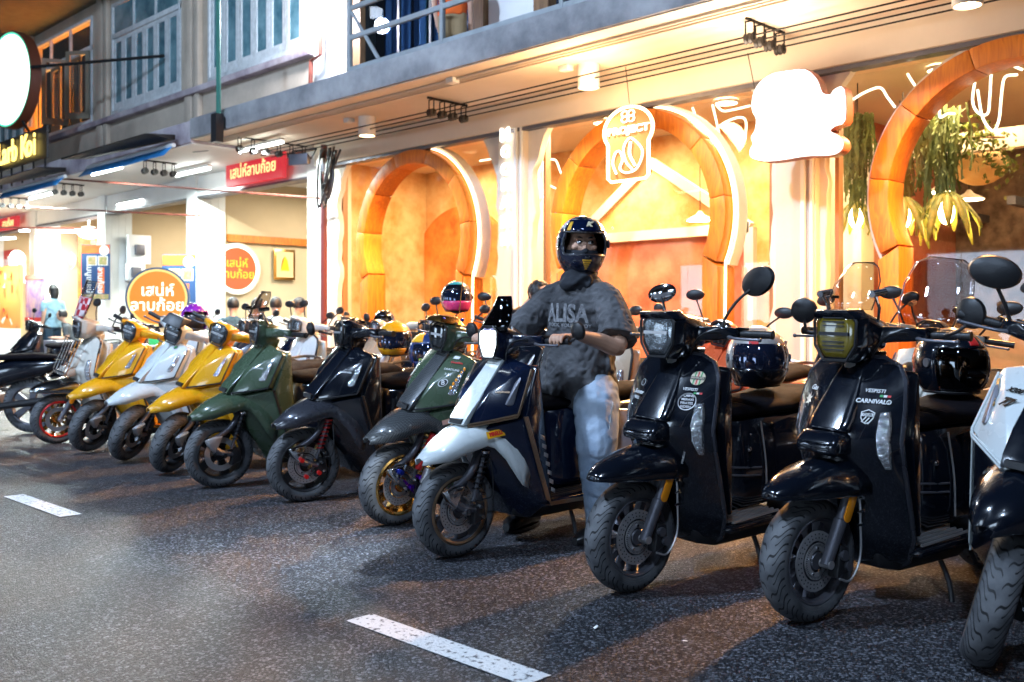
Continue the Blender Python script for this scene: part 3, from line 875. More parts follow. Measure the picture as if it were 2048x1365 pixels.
def wheel(parent, name, M, loc, rim_mat, rim_style, disc=True, lip=None, lod=0, scale=1.0, wide=1.0):
    W = Matrix.Translation(loc) @ Matrix.Scale(scale, 4)
    MM = M @ W
    def put(mb, nm, m, par=None, **kw):
        o = mb.build(nm, m, par or parent, **kw)
        return o
    n = 72 if lod == 0 else 32
    q = MB()
    if rim_style == 'cast':          # drum-like barrel with many short vanes
        q.lathe([(0.165, -0.045 * wide), (0.158, -0.05 * wide), (0.148, -0.042 * wide), (0.142, 0), (0.148, 0.042 * wide), (0.158, 0.05 * wide), (0.165, 0.045 * wide), (0.165, -0.045 * wide)], n=n)
        ns = 12
    else:
        q.lathe([(0.165, -0.045 * wide), (0.158, -0.05 * wide), (0.148, -0.04 * wide), (0.144, 0), (0.148, 0.04 * wide), (0.158, 0.05 * wide), (0.165, 0.045 * wide), (0.165, -0.045 * wide)], n=n)
        ns = {'five': 5, 'ten': 10, 'gold': 10}.get(rim_style, 5)
    q.lathe([(0.001, -0.03), (0.045, -0.03), (0.045, 0.02), (0.03, 0.045), (0.001, 0.045)], n=24)
    for k in range(ns):
        t = 2 * PI * k / ns
        u = Vector((0, math.cos(t), math.sin(t))); v = Vector((0, -math.sin(t), math.cos(t)))
        w0, w1 = (0.012, 0.013) if ns > 5 else (0.02, 0.03)
        off = v * (0.012 if ns > 5 else 0)
        pts = []
        for xx in (-0.016, 0.012):
            pts += [u * 0.035 - v * w0 + Vector((xx, 0, 0)), u * 0.035 + v * w0 + Vector((xx, 0, 0)), u * 0.147 - v * w1 + off + Vector((xx * 1.2, 0, 0)), u * 0.147 + v * w1 + off + Vector((xx * 1.2, 0, 0))]
        q.hull(pts)
    rim = put(q, name, rim_mat)
    rim.matrix_local = MM
    q = MB()
    w = 0.058 * wide
    prof = []
    for k in range(17):
        t = PI * k / 16
        x = -math.cos(t) * w; h = math.sin(t)
        prof.append((0.158 + 0.072 * (h ** 0.55 if h > 0 else 0), x if 0 < k < 16 else x * 0.8))
    prof = [(0.15, -0.04 * wide)] + prof + [(0.15, 0.04 * wide)]
    q.lathe(prof, n=n + 24)
    put(q, 'tyre', M_tyre, rim, smooth=70)
    if lip:
        for s in (-1, 1):
            q = MB(); q.lathe([(0.168, s * 0.05 * wide), (0.158, s * 0.056 * wide), (0.147, s * 0.05 * wide), (0.15, s * 0.04 * wide)], n=n); put(q, 'rim_lip', lip, rim)
    if disc:
        x0 = 0.035
        q = MB(); q.lathe([(0.075, x0), (0.112, x0), (0.112, x0 + 0.005), (0.075, x0 + 0.005), (0.075, x0)], n=n)
        put(q, 'brake_disc', M_steel, rim)
        if lod == 0:
            q = MB()
            for k in range(30):
                t = 2 * PI * k / 30
                for r_ in (0.086, 0.1):
                    tt = t + r_ * 2
                    q.cyl((x0 + 0.0052, r_ * math.cos(tt), r_ * math.sin(tt)), (x0 + 0.0058, r_ * math.cos(tt), r_ * math.sin(tt)), 0.0032, 6)
            o = put(q, 'disc_holes', M_black, rim); o['kind'] = 'stuff'
            q = MB(); q.lathe([(0.04, x0 + 0.006), (0.068, x0 + 0.006), (0.068, x0 + 0.009), (0.04, x0 + 0.009), (0.04, x0 + 0.006)], n=48)
            put(q, 'sensor_ring', M_steel, rim)
            q = MB()
            for k in range(48):
                t = 2 * PI * k / 48
                u = Vector((0, math.cos(t), math.sin(t))); v = Vector((0, -math.sin(t), math.cos(t)))
                q.hull([u * 0.056 + v * 0.0015 + Vector((x0 + 0.0092, 0, 0)), u * 0.056 - v * 0.0015 + Vector((x0 + 0.0092, 0, 0)), u * 0.065 + v * 0.0015 + Vector((x0 + 0.0092, 0, 0)), u * 0.065 - v * 0.0015 + Vector((x0 + 0.0092, 0, 0)), u * 0.06 + Vector((x0 + 0.0098, 0, 0))])
            o = put(q, 'sensor_slots', M_black, rim); o['kind'] = 'stuff'
            for k in range(5):
                t = 2 * PI * k / 5 + 0.4
                q = MB(); q.cyl((x0 + 0.006, 0.05 * math.cos(t), 0.05 * math.sin(t)), (x0 + 0.014, 0.05 * math.cos(t), 0.05 * math.sin(t)), 0.006, 6); put(q, 'disc_bolt', M_chrome, rim)
    return rim

def spring(c0, c1, r, turns, wire):
    c0, c1 = Vector(c0), Vector(c1)
    ax = (c1 - c0); u = ax.normalized().orthogonal().normalized(); w = ax.normalized().cross(u)
    n = turns * 10
    return [c0 + ax * (i / n) + (u * math.cos(2 * PI * i / 10) + w * math.sin(2 * PI * i / 10)) * r for i in range(n + 1)]

def scooter(style, x, y, label, steer=0.0, heading=0.0, lean=8.0, body=None, shield=None, fender=None, apron=None, stripe=None, trim=None,
            rim=None, rim_style='five', lip=None, lod=0, hl='clear', screen=None, seat_m=None, grip_m=None, shock=None, mirrors='none', group='scooters parked in the front row', floor=True, extras=None, side=None):
    root = thing('scooter', label, 'scooter', (x, y, 0), (0, R(lean), R(heading)), group)
    k_ = 1.03 if hl != 'lit' else 1.0
    root.scale = (k_, k_, k_)
    S = steer_m(steer)
    I = Matrix.Identity(4)
    body = body or M_black; shield = shield or body; fender = fender or shield; apron = apron or shield
    stripe = stripe or shield; trim = trim or M_black; rim = rim or M_dsteel; seat_m = seat_m or M_seat;  grip_m = grip_m or M_black
    side = side or body
    def B(mb, nm, m, par=None, M=None, **kw):
        o = mb.build(nm, m, par or root, **kw)
        if M is not None: o.matrix_local = M
        return o
    def sym(p): return list(p) + [(-a, b, c) for a, b, c in p]
    # wheels
    wheel(root, 'front_wheel', S, HUB, rim, rim_style, True, lip, lod)
    wheel(root, 'rear_wheel', I, Vector((0, 1.34, 0.225)), rim, rim_style, lod == 0, lip, max(lod, 1), wide=1.1)
    # fork and front suspension
    if style == 'A':
        q = MB(); q.tube([(0.03, 0.2, 0.62), (0.055, 0.11, 0.5), (0.075, 0.03, 0.40), (0.08, -0.085, 0.33)], [0.026, 0.024, 0.02, 0.016], 10, smooth=5)
        fk = B(q, 'fork', M_dsteel, M=S)
        q = MB(); q.hull([(0.075, -0.13, 0.33), (0.11, -0.12, 0.345), (0.115, -0.02, 0.36), (0.075, -0.02, 0.37), (0.075, -0.06, 0.24), (0.105, -0.06, 0.255), (0.075, -0.11, 0.29), (0.108, -0.1, 0.295)])
        B(q, 'pivot_cover', M_chrome if lod == 0 else M_steel, M=S, bevel=0.005)
        q = MB(); q.tube([(0.085, -0.08, 0.31), (0.09, -0.03, 0.255), (0.085, 0.06, 0.235)], [0.018, 0.022, 0.016], 8, smooth=3); B(q, 'link_arm', M_dsteel, M=S)
        q = MB(); q.cyl((0.085, 0.12, 0.5), (0.085, 0.05, 0.27), 0.011, 8)
        sh = B(q, 'shock_absorber', M_dsteel, M=S)
        q = MB(); q.tube(spring((0.085, 0.125, 0.5), (0.085, 0.07, 0.33), 0.02, 7, 0), 0.0042, 5, cap=False); q.build('coil_spring', shock or M_black, sh)
        q = MB(); q.lathe([(0.001, 0), (0.024, 0), (0.026, 0.012), (0.001, 0.014)], c=(0.085, 0.127, 0.5), axis='Z', n=12); q.build('spring_cap', shock or M_chrome, sh)
        q = MB(); q.cyl((0.08, 0, 0.23), (0.118, 0, 0.23), 0.016, 6); B(q, 'axle_nut', M_chrome, M=S)
        q = MB(); q.hull([(0.05, 0.05, 0.16), (0.1, 0.05, 0.16), (0.05, 0.12, 0.19), (0.1, 0.12, 0.19), (0.05, 0.12, 0.27), (0.1, 0.11, 0.27), (0.05, 0.06, 0.28), (0.1, 0.06, 0.28)]); B(q, 'brake_caliper', M_black, M=S, bevel=0.006)
        if lod == 0:
            for a, b, c in ((0.118, 0.03, 0.27), (0.118, 0.075, 0.25), (0.105, 0.1, 0.31), (0.112, -0.07, 0.305), (0.112, 0.09, 0.2)):
                q = MB(); q.cyl((a - 0.02, b, c), (a + 0.004, b, c), 0.01, 6); B(q, 'bolt', M_chrome, M=S)
            q = MB(); q.tube([(0.1, 0.09, 0.28), (0.12, 0.14, 0.3), (0.11, 0.15, 0.4), (0.07, 0.15, 0.55)], 0.004, 6, smooth=5); B(q, 'brake_hose', M_black, M=S)
    else:
        for s in (1, -1):
            q = MB(); q.tube([(s * 0.085, 0.155, 0.56), (s * 0.085, 0.075, 0.385), (s * 0.085, 0.074, 0.38), (s * 0.085, -0.005, 0.225)], [0.019, 0.019, 0.025, 0.022], 14); B(q, 'fork_leg', M_dsteel, M=S)
            q = MB(); q.cyl((s * 0.062, 0.0, 0.23), (s * 0.108, 0.0, 0.23), 0.016, 12); B(q, 'axle_end', M_steel, M=S)
        q = MB()
        a = Vector((0.106, 0.125, 0.49)); b = Vector((0.106, 0.082, 0.395)); d = (b - a).normalized(); p = Vector((0, d.z, -d.y))
        ring = []
        for k in range(12):
            t = PI * k / 11; ring.append(a - d * math.sin(t) * 0.019 + p * math.cos(t) * 0.019)
        for k in range(12):
            t = PI * k / 11; ring.append(b + d * math.sin(t) * 0.019 - p * math.cos(t) * 0.019)
        q.prism(ring, (0.007, 0, 0)); B(q, 'side_reflector', M_orange, M=S, bevel=0.002)
        q = MB(); q.hull([(0.05, 0.045, 0.17), (0.1, 0.045, 0.17), (0.05, 0.125, 0.2), (0.1, 0.12, 0.2), (0.05, 0.125, 0.285), (0.1, 0.11, 0.28), (0.05, 0.06, 0.3), (0.1, 0.06, 0.29)]); cp = B(q, 'brake_caliper', M_black, M=S, bevel=0.008)
        for (yy, zz) in ((0.075, 0.255), (0.1, 0.215)):
            q = MB(); q.cyl((0.09, yy, zz), (0.113, yy, zz), 0.019, 14); q.build('piston_housing', M_dsteel, cp)
        q = MB(); q.tube([(0.06, 0.16, 0.5), (0.1, 0.16, 0.46), (0.105, 0.165, 0.36), (0.11, 0.16, 0.24), (0.115, 0.1, 0.165), (0.112, 0.04, 0.175)], 0.0042, 6, smooth=6); B(q, 'brake_hose', M_steel, M=S)
        for zz, yy in ((0.46, 0.163), (0.41, 0.165), (0.36, 0.165)):
            q = MB(); q.cyl((0.095, yy, zz - 0.006), (0.118, yy, zz + 0.002), 0.007, 8); B(q, 'hose_clip', M_chrome, M=S)
    # fender
    if style == 'A':
        dzf = .022
        secs = [(-.245, .478, .014, .472, .02, .445), (-.13, .567, .055, .546, .09, .463), (-.03, .612, .075, .592, .122, .502), (.06, .635, .085, .617, .14, .528), (.12, .645, .095, .617, .15, .515), (.18, .645, .135, .61, .168, .455), (.235, .635, .168, .58, .19, .37), (.27, .6, .188, .52, .20, .325), (.305, .56, .198, .43, .204, .308)]
        rings = []
        for yy, zr, xs, zs_, xb, zb in secs:
            zr += dzf; zs_ += dzf; zb += dzf; yy += .02 if yy < .1 else 0
            rings.append([Vector((-xb, yy, zb)), Vector((-(xs + xb) / 2 - 0.012, yy, (zs_ + zb) / 2 + 0.01)), Vector((-xs, yy, zs_)), Vector((0, yy, zr)), Vector((xs, yy, zs_)), Vector(((xs + xb) / 2 + 0.012, yy, (zs_ + zb) / 2 + 0.01)), Vector((xb, yy, zb))])
        q = MB(); q.loft(rings, cap=False, closed=False); fd = B(q, 'front_fender', fender, solid=0.006, smooth=14)
        for s in ():
            q = MB(); q.hull([(s * 0.03, -0.1, .585), (s * 0.05, -0.19, .503), (s * 0.036, -0.08, .6), (s * 0.05, -0.06, .6), (s * 0.02, -.05, .612), (s * 0.03, -.2, .512), (s * .04, -.06, .608)]); q.build('fender_intake', M_black, fd)
    else:
        rings = []
        for yy, zt_, w in [(-.245, .498, .012), (-.23, .511, .036), (-.19, .534, .062), (-.125, .56, .084), (-.045, .582, .102), (.04, .598, .114), (.12, .606, .122), (.2, .606, .128)]:
            ring = []
            zb = 0.485 - max(0, (yy + .3)) * 0.02
            for k in range(15):
                t = PI * k / 14
                c = math.cos(t); sn = math.sin(t)
                ring.append(Vector((w * math.copysign(abs(c) ** 0.75, c), yy, zb + (zt_ - zb) * sn ** 0.8)))
            rings.append(ring)
        q = MB(); q.loft(rings, cap=False, closed=False); fd = B(q, 'front_fender', fender, M=steer_m(steer * 0.25), solid=0.006, smooth=60)
        q = MB(); q.tube([r[0] for r in rings][::-1] + [r[-1] for r in rings], 0.004, 6); q.build('fender_rim', fender, fd)
    # leg shield
    if style == 'A':
        up_ = sym([(.055, .03, .635), (.055, .038, .668), (.215, .205, .70), (.225, .20, .712), (.2, .31, .915), (.185, .31, .935), (.075, .285, .965), (.10, .12, .80), (.055, .03, .622), (.2, .26, .69), (.19, .35, .91), (.07, .33, .95)])
        q = MB(); q.hull(up_); B(q, 'shield_panel', shield, bevel=0.012)
        ap = sym([(.05, .03, .60), (.225, .225, .684), (.24, .39, .262), (.2, .42, .25), (.085, .27, .28), (.05, .14, .50), (.08, .32, .17), (.14, .40, .155), (.232, .262, .684), (.245, .425, .26)])
        q = MB(); q.hull(ap); B(q, 'lower_apron', apron, bevel=0.012)
        q = MB(); q.hull(sym([(.185, .345, .93), (.2, .345, .915), (.232, .25, .69), (.225, .29, .69), (.245, .425, .26), (.22, .46, .26), (.18, .38, .93), (.19, .38, .91)])); B(q, 'inner_shield', body if trim is M_black else apron, bevel=0.01)
        q = MB(); q.hull(sym([(.055, -.008, .645), (.06, .015, .685), (.064, .09, .765), (.042, .28, .985), (.036, .295, .985), (.052, .04, .64), (.055, .08, .72), (.045, .3, .95)])); st = B(q, 'centre_stripe', stripe, bevel=0.008)
        q = MB(); q.hull(sym([(.04, -.012, .65), (.042, -.008, .672), (.04, .01, .643), (.042, .01, .674)])); q.build('nose_grille', M_black, st)
        q = MB(); q.hull(sym([(.022, .255, .975), (.018, .245, .958), (.02, .25, .985), (.014, .228, .955)])); q.build('badge', M_chrome, st, bevel=0.003)
        for s in (1, -1):
            L = [(s * .058, .025, .646), (s * .14, .115, .672), (s * .222, .2, .70), (s * .228, .205, .715), (s * .202, .308, .915)]
            q = MB()
            for o_ in ((0, 0), (0.0, -0.011)) if lod == 0 and trim is not M_black else ((0, 0),):
                q.tube([Vector(p) + Vector((0, o_[0] - 0.004, o_[1])) for p in L], 0.0045, 6)
            B(q, 'shield_trim', trim)
            L2 = [(s * .231, .232, .69), (s * .244, .395, .272), (s * .248, .425, .252), (s * .25, .68, .248)]
            q = MB()
            for o_ in (0, 0.012, 0.024) if lod == 0 and trim is not M_black else (0, 0.01):
                q.tube([Vector(p) + Vector((s * 0.002, o_ * (0.9 if i < 2 else 0), -o_ * 0.5 if i >= 2 else 0)) for i, p in enumerate(L2)], 0.0045, 6)
            B(q, 'edge_trim', trim)
            nrm = 0.006
            q = MB(); q.hull([(s * .168, .175, .755), (s * .192, .2, .735), (s * .185, .215, .80), (s * .178, .26, .88), (s * .165, .235, .845), (s * .175, .168, .745), (s * .198, .205, .75), (s * .19, .258, .875)])
            q.xf(Matrix.Translation((0, -0.012, 0))); B(q, 'indicator', (M_lensc if lod < 2 else M_steel) if trim is M_black else M_dsteel, bevel=0.003)
    else:
        f_rings = []
        for z in TAB_Z:
            ring = []
            _, w = shield_B(0, z)
            for k in range(25):
                xx = w * math.sin(PI * (k / 24 - 0.5)) if True else 0
                ring.append(shield_B(xx, z)[0])
            f_rings.append(ring)
        q = MB()
        rr = []
        for ring in f_rings:
            back = [v + Vector((0, 0.03, 0)) for v in ring][::-1]
            rr.append(ring + back)
        q.loft(rr); B(q, 'leg_shield', shield, smooth=50)
        edge = [f_rings[i][-1] for i in range(len(f_rings))]
        path = [v + Vector((0, 0.012, 0)) for v in [f_rings[i][0] for i in range(len(f_rings))]] + [v + Vector((0, 0.012, 0)) for v in edge[::-1]]
        q = MB(); q.tube(path, 0.012, 8); B(q, 'edge_trim', trim)
        # central keel under the headset
        q = MB(); q.hull(sym([(.045, .236, .955), (.05, .26, .975), (.06, .128, .80), (.07, .068, .71), (.09, .12, .76), (.085, .09, .70), (.07, .2, .7), (.06, .3, .96)])); B(q, 'shield_ridge', shield, bevel=0.03, seg=4)
        q = MB(); q.hull(sym([(.085, .02, .625), (.088, .02, .672), (.07, .045, .705), (.09, .12, .70), (.09, .12, .62), (.06, .005, .63), (.06, .005, .665)])); hc = B(q, 'horn_cover', body, bevel=0.012)
        for k in range(4):
            for s in (-1, 1):
                q = MB(); q.hull([(s * .008, .002, .632 + k * .011), (s * .066, .008, .632 + k * .011), (s * .008, -.004, .637 + k * .011), (s * .066, .002, .637 + k * .011), (s * .008, .012, .634 + k * .011), (s * .066, .016, .634 + k * .011)]); q.build('horn_slat', M_chrome, hc)
        q = MB(); q.hull(sym([(.02, .225, .958), (.026, .215, .945), (.012, .2, .935), (.012, .23, .962)])); B(q, 'badge', M_steel, bevel=0.003)
        for s in (1, -1):
            pts = []
            for (xx, zz) in ((.162, .785), (.186, .79), (.196, .74), (.2, .66), (.192, .575), (.18, .575), (.166, .63), (.164, .7)):
                p, _ = shield_B(s * xx, zz); pts.append(p + Vector((0, -0.016, 0))); pts.append(p + Vector((0, 0.01, 0)))
            q = MB(); q.hull(pts); B(q, 'indicator', M_lensc, bevel=0.003)
        q = MB(); q.hull(sym([(.2, .36, .93), (.23, .29, .69), (.22, .4, .3), (.2, .32, .69), (.19, .38, .93), (.2, .43, .3), (.12, .42, .92)])); B(q, 'inner_shield', body, bevel=0.02)
    # floorboard and underbody
    q = MB(); q.hull(sym([(.225, .40, .25), (.225, .40, .225), (.235, .80, .262), (.235, .80, .235), (.15, .86, .262), (.15, .86, .23), (.2, .38, .24)])); B(q, 'floorboard', apron if style == 'A' else body, bevel=0.008)
    if floor:
        for k in range(6):
            for s in (-1, 1):
                xx = s * (0.205 - 0.027 * k)
                if abs(xx) < 0.03: continue
                q = MB(); q.hull([(xx - .006, .43, .262), (xx + .006, .43, .262), (xx - .006, .78, .274), (xx + .006, .78, .274), (xx - .004, .43, .270), (xx + .004, .43, .270), (xx - .004, .78, .282), (xx + .004, .78, .282)]); B(q, 'floor_rib', M_steel if style == 'B' else M_black)
    q = MB(); q.hull(sym([(.10, .32, .17), (.13, .42, .15), (.16, .8, .16), (.12, 1.1, .22), (.2, .5, .225), (.2, .85, .24), (.1, .3, .23)])); B(q, 'underbody', M_black, bevel=0.01)
    # rear body, engine, seat
    e = 3.4 if style == 'B' else 4.5
    rings = [section(.535, .05, .34, .69, e=e), section(.55, .11, .28, .715, e=e), section(.62, .155, .26, .725, e=e), section(.8, .185, .27, .73, e=e), section(1.0, .225, .30, .735, e=e, top=.8), section(1.25, .235, .34, .745, e=e, top=.72), section(1.5, .19, .44, .75, e=e, top=.75), section(1.66, .12, .56, .745, e=e), section(1.74, .06, .62, .73, e=e)]
    q = MB(); q.loft(rings); B(q, 'rear_body', body if lod == 0 else side, smooth=45)
    if style == 'B' and lod == 0:
        q = MB(); q.hull(sym([(.035, .52, .60), (.035, .52, .665), (.03, .56, .60), (.03, .56, .665)])); B(q, 'latch_box', M_dsteel, bevel=0.006)
        for z_ in (.44, .475):
            q = MB(); q.tube([(-.13, .575, z_), (-.08, .545, z_), (.08, .545, z_), (.13, .575, z_), (.17, .68, z_)], .005, 6, smooth=3); B(q, 'body_trim', M_dsteel)
        for s in (-1, 1):
            q = MB(); q.tube([(s * .165, .66, .68), (s * .178, .70, .5), (s * .18, .72, .34)], .004, 6, smooth=4); B(q, 'panel_edge', M_steel)
            q = MB(); q.ball((s * .155, .60, .56), (.01, .012, .012), 8, 6); B(q, 'body_bolt', M_chrome)
    if lod < 2:
        for s in (-1, 1):
            q = MB(); q.hull([(s * .175, .74, .68), (s * .19, .86, .70), (s * .2, .9, .4), (s * .183, .78, .38), (s * .245, 1.2, .66), (s * .24, 1.3, .42), (s * .2, 1.5, .62), (s * .255, 1.15, .5)]); B(q, 'side_cowl', side, bevel=0.02, seg=3)
    q = MB(); q.hull(sym([(.07, .95, .2), (.09, 1.3, .17), (.09, 1.45, .22), (.08, 1.3, .34), (.07, .95, .33)])); q.xf(Matrix.Translation((0.1, 0, 0))); B(q, 'engine', M_dsteel, bevel=0.02)
    q = MB(); q.tube([(-.1, 1.0, .24), (-.15, 1.15, .24), (-.17, 1.5, .32)], [.02, .045, .05], 12, smooth=3); B(q, 'exhaust', M_dsteel)
    q = MB()
    rings = []
    for yy, a, zb, zt_ in [(.505, .07, .745, .765), (.525, .105, .728, .785), (.6, .14, .725, .80), (.75, .155, .73, .808), (.92, .17, .735, .812), (1.03, .165, .74, .835), (1.2, .15, .745, .845), (1.38, .12, .75, .84), (1.45, .07, .755, .815)]:
        rings.append(section(yy, a, zb - .04, zt_ - .045, n=20, e=2.8))
    q.loft(rings); se = B(q, 'seat', seat_m, smooth=60)
    if lod == 0:
        for yy in [.60 + .035 * k for k in range(8)] if style == 'B' else []:
            q = MB(); q.tube([(0.125 * math.sin(PI * (k / 8 - .5)), yy + 0.05 * abs(k / 4 - 1) ** 2, .76 - 0.014 * abs(k / 4 - 1) ** 2.2) for k in range(9)], 0.004, 5); q.build('seat_seam', seat_m, se)
    q = MB(); q.tube([(-.13, 1.42, .76), (-.12, 1.62, .78), (0, 1.68, .785), (.12, 1.62, .78), (.13, 1.42, .76)], .012, 8, smooth=4); B(q, 'grab_rail', M_steel if style == 'B' else M_black)
    q = MB(); q.hull(sym([(.05, 1.72, .63), (.06, 1.72, .7), (.03, 1.76, .64), (.04, 1.76, .69)])); B(q, 'tail_light', M_red)
    if lod < 2:
        q = MB(); q.tube([(.1, .72, .2), (.19, .68, .08), (.22, .66, -.02)], .011, 8, smooth=3); q.tube([(.2, .67, -.02), (.24, .66, -.022)], .018, 8); B(q, 'side_stand', M_black)
        q = MB(); q.tube([(-.13, 1.1, .07), (-.13, 1.0, .1), (-.11, .95, .2), (.11, .95, .2), (.13, 1.0, .1), (.13, 1.1, .07)], .013, 8); B(q, 'centre_stand', M_black)
        q = MB(); q.hull([(.17, .88, .24), (.19, .88, .235), (.3, .9, .245), (.3, .87, .25), (.17, .96, .235), (.3, .94, .24), (.2, .9, .2)]); B(q, 'footpeg', M_steel, bevel=0.004)
    # headset
    hx = {'A': (.072, .085, .215), 'B': (.095, .1, .14)}[style]
    w, h, y0 = hx
    zc = 1.045 if style == 'A' else 1.065
    if style == 'A':
        face = [(w * .55, zc + h * .85), (w, zc + h * .55), (w, zc - h * .25), (w * .6, zc - h)]
    else:
        face = [(w * .78, zc + h * .75), (w, zc + h * .45), (w * .95, zc - h * .45), (w * .55, zc - h)]
    fp = [(a, y0 + (0.03 if c > zc else 0.01) * 0, c) for a, c in face]
    housing = sym(fp + [(a * 1.18, y0 + .05, zc + (c - zc) * 1.12) for a, c in face] + [(w * .9, .30, zc + h * .55), (w * 1.1, .30, zc + .01), (.06, .36, zc - h * .55), (.07, .38, zc + h * .35)])
    q = MB(); q.hull(housing); hs_ = B(q, 'headset', shield if style == 'A' else body, M=S, bevel=0.01)
    lens_m = {'clear': M_hl, 'lit': glow('headlight_lit', (0.8, 0.92, 1.0), 14), 'yellow': mat('yellow_grille_lens', (0.16, 0.115, 0.006), 0.2, coat=1, var=0.4, vscale=30), 'dark': M_lensd}[hl]
    lf = [(a * .9, c2) for a, c2 in [(a, zc + (c - zc) * .9) for a, c in face]]
    q = MB(); q.hull(sym([(a, y0 - .004, c) for a, c in lf] + [(a * .75, y0 - .014, zc + (c - zc) * .8) for a, c in lf] + [(a, y0 + .01, c) for a, c in lf])); ln = q.build('headlight', lens_m, hs_, bevel=0.003)
    # bezel
    bz = [(a, y0 - .006, c) for a, c in face]; bz = bz + [(-a, b, c) for a, b, c in bz[::-1]]
    q = MB(); q.tube(bz + [bz[0]], 0.006, 6); q.build('headlight_bezel', M_black, hs_)
    if lod < 2 and hl != 'lit':
        q = MB(); q.hull(sym([(w * .7, y0 - .018, zc + .006), (w * .7, y0 - .018, zc - .006), (w * .75, y0 - .005, zc + .006), (w * .75, y0 - .005, zc - .006)])); q.build('light_bar', M_steel if hl != 'yellow' else M_black, hs_)
        if hl == 'yellow':
            for dz in (-.06, -.045, -.03, .03, .045, .06):
                q = MB(); q.hull(sym([(w * .5, y0 - .02, zc + dz + .002), (w * .5, y0 - .02, zc + dz - .002), (w * .5, y0 - .01, zc + dz)])); q.build('grille_bar', M_black, hs_)
    if style == 'B':
        q = MB(); q.hull(sym([(w * .8, y0 - .035, zc + h * .82), (w * 1.05, y0 - .01, zc + h * .55), (w * .85, y0 + .05, zc + h * .95), (w * 1.15, y0 + .06, zc + h * .6), (w * .75, y0 - .03, zc + h * .88)])); q.build('headlight_peak', body, hs_, bevel=0.006)
    q = MB(); q.hull(sym([(.05, .25, .94), (.055, .36, .94), (.06, .25, 1.0), (.06, .38, 1.0)])); B(q, 'steering_neck', body, M=S, bevel=0.01)
    # bars
    for s in (1, -1):
        q = MB(); q.hull([(s * .08, .26, zc + .03), (s * .08, .26, zc - .035), (s * .09, .38, zc + .03), (s * .09, .38, zc - .03), (s * .235, .36, zc + .025), (s * .235, .36, zc - .02), (s * .235, .42, zc + .02), (s * .235, .42, zc - .02), (s * .19, .31, zc + .03)]); q.build('bar_cover', body if style == 'B' or lod else apron, hs_, bevel=0.008)
        q = MB(); q.tube([(s * .235, .39, zc), (s * .25, .392, zc), (s * .36, .415, zc), (s * .375, .418, zc)], [.013, .0165, .0165, .019], 14); g = q.build('grip', grip_m, hs_)
        if lod < 2:
            for k in range(8):
                a = Vector((s * (.262 + k * .011), .3945 + k * .0023, zc)); q = MB(); q.cyl(a, a + Vector((s * .004, .0008, 0)), .0178, 12); q.build('grip_ring', grip_m, g)
        q = MB(); q.tube([(s * .2, .345, zc - .012), (s * .26, .33, zc - .018), (s * .36, .345, zc - .02)], [.008, .006, .006], 8, smooth=4); q.ball((s * .365, .346, zc - .02), .009, 8, 6); q.build('brake_lever', M_dsteel, hs_)
        q = MB(); q.hull([(s * .2, .36, zc + .02), (s * .245, .36, zc + .03), (s * .2, .43, zc + .02), (s * .245, .43, zc + .028), (s * .2, .43, zc - .02), (s * .245, .43, zc - .02)]); q.build('switch_box', M_black, hs_, bevel=0.004)
    if lod == 0:
        for s, dz in ((1, 0), (-1, 0), (1, .012)):
            q = MB(); q.tube([(s * .2, .35, zc - .005 + dz), (s * .15, .27 - dz, zc + .0), (s * .1, .25, zc - .05), (s * .04, .29, zc - .12)], .0035, 6, smooth=4); q.build('control_cable', M_black, hs_)
    def mirror_at(c, r, facing, path, shape='round', m=M_black):
        # stem and head in one mesh is a sub-part of the headset
        q = MB(); q.tube(path, .0065, 8, smooth=4)
        head = MB()
        prof = [(.001, -.022), (r * .6, -.02), (r * .95, -.008), (r, .006), (r * .93, .01), (.001, .01)]
        head.lathe(prof, axis='Y', n=24)
        if shape == 'oval':
            head.xf(Matrix.Rotation(R(-12), 4, 'Y') @ Matrix.Diagonal((1.35, 1, .78, 1)))
        f = Vector(facing).normalized()
        head.xf(Matrix.Translation(c) @ f.to_track_quat('Y', 'Z').to_matrix().to_4x4())
        q.add(head.V, head.F); q.build('mirror', m, hs_)
    if mirrors == 'b1':
        mirror_at((.275, .44, 1.285), .078, (.25, 1, 0), [(.16, .36, 1.09), (.165, .37, 1.13), (.2, .40, 1.2), (.25, .44, 1.26)], 'oval')
        mirror_at((-.25, .42, 1.235), .055, (-.2, 1, .1), [(-.16, .36, 1.09), (-.19, .38, 1.15), (-.24, .41, 1.22)], 'oval', M_chrome)
    if mirrors == 'bar_end':
        mirror_at((.42, .43, zc + .05), .045, (0, 1, .15), [(.375, .418, zc), (.405, .42, zc + .01), (.415, .43, zc + .045)])
        mirror_at((-.42, .43, zc + .05), .045, (0, 1, .15), [(-.375, .418, zc), (-.405, .42, zc + .01), (-.415, .43, zc + .045)])
    if mirrors == 'round_low':
        mirror_at((.40, .37, zc + .085), .058, (.1, 1, .1), [(.30, .37, zc + .0), (.36, .36, zc + .02), (.40, .375, zc + .06)])
        mirror_at((-.34, .37, zc + .085), .055, (-.5, 1, .1), [(-.2, .36, zc + .0), (-.30, .35, zc), (-.34, .37, zc + .06)])
    if mirrors == 'stalk':
        mirror_at((.32, .42, zc + .19), .05, (.1, 1, 0), [(.2, .38, zc + .02), (.25, .39, zc + .1), (.31, .42, zc + .17)], 'oval')
        mirror_at((-.32, .42, zc + .19), .05, (-.1, 1, 0), [(-.2, .38, zc + .02), (-.25, .39, zc + .1), (-.31, .42, zc + .17)], 'oval')
    if mirrors == 'left_stalk':
        mirror_at((.24, .42, zc + .15), .045, (.2, 1, 0), [(.18, .38, zc + .02), (.2, .39, zc + .08), (.235, .42, zc + .14)], 'oval')
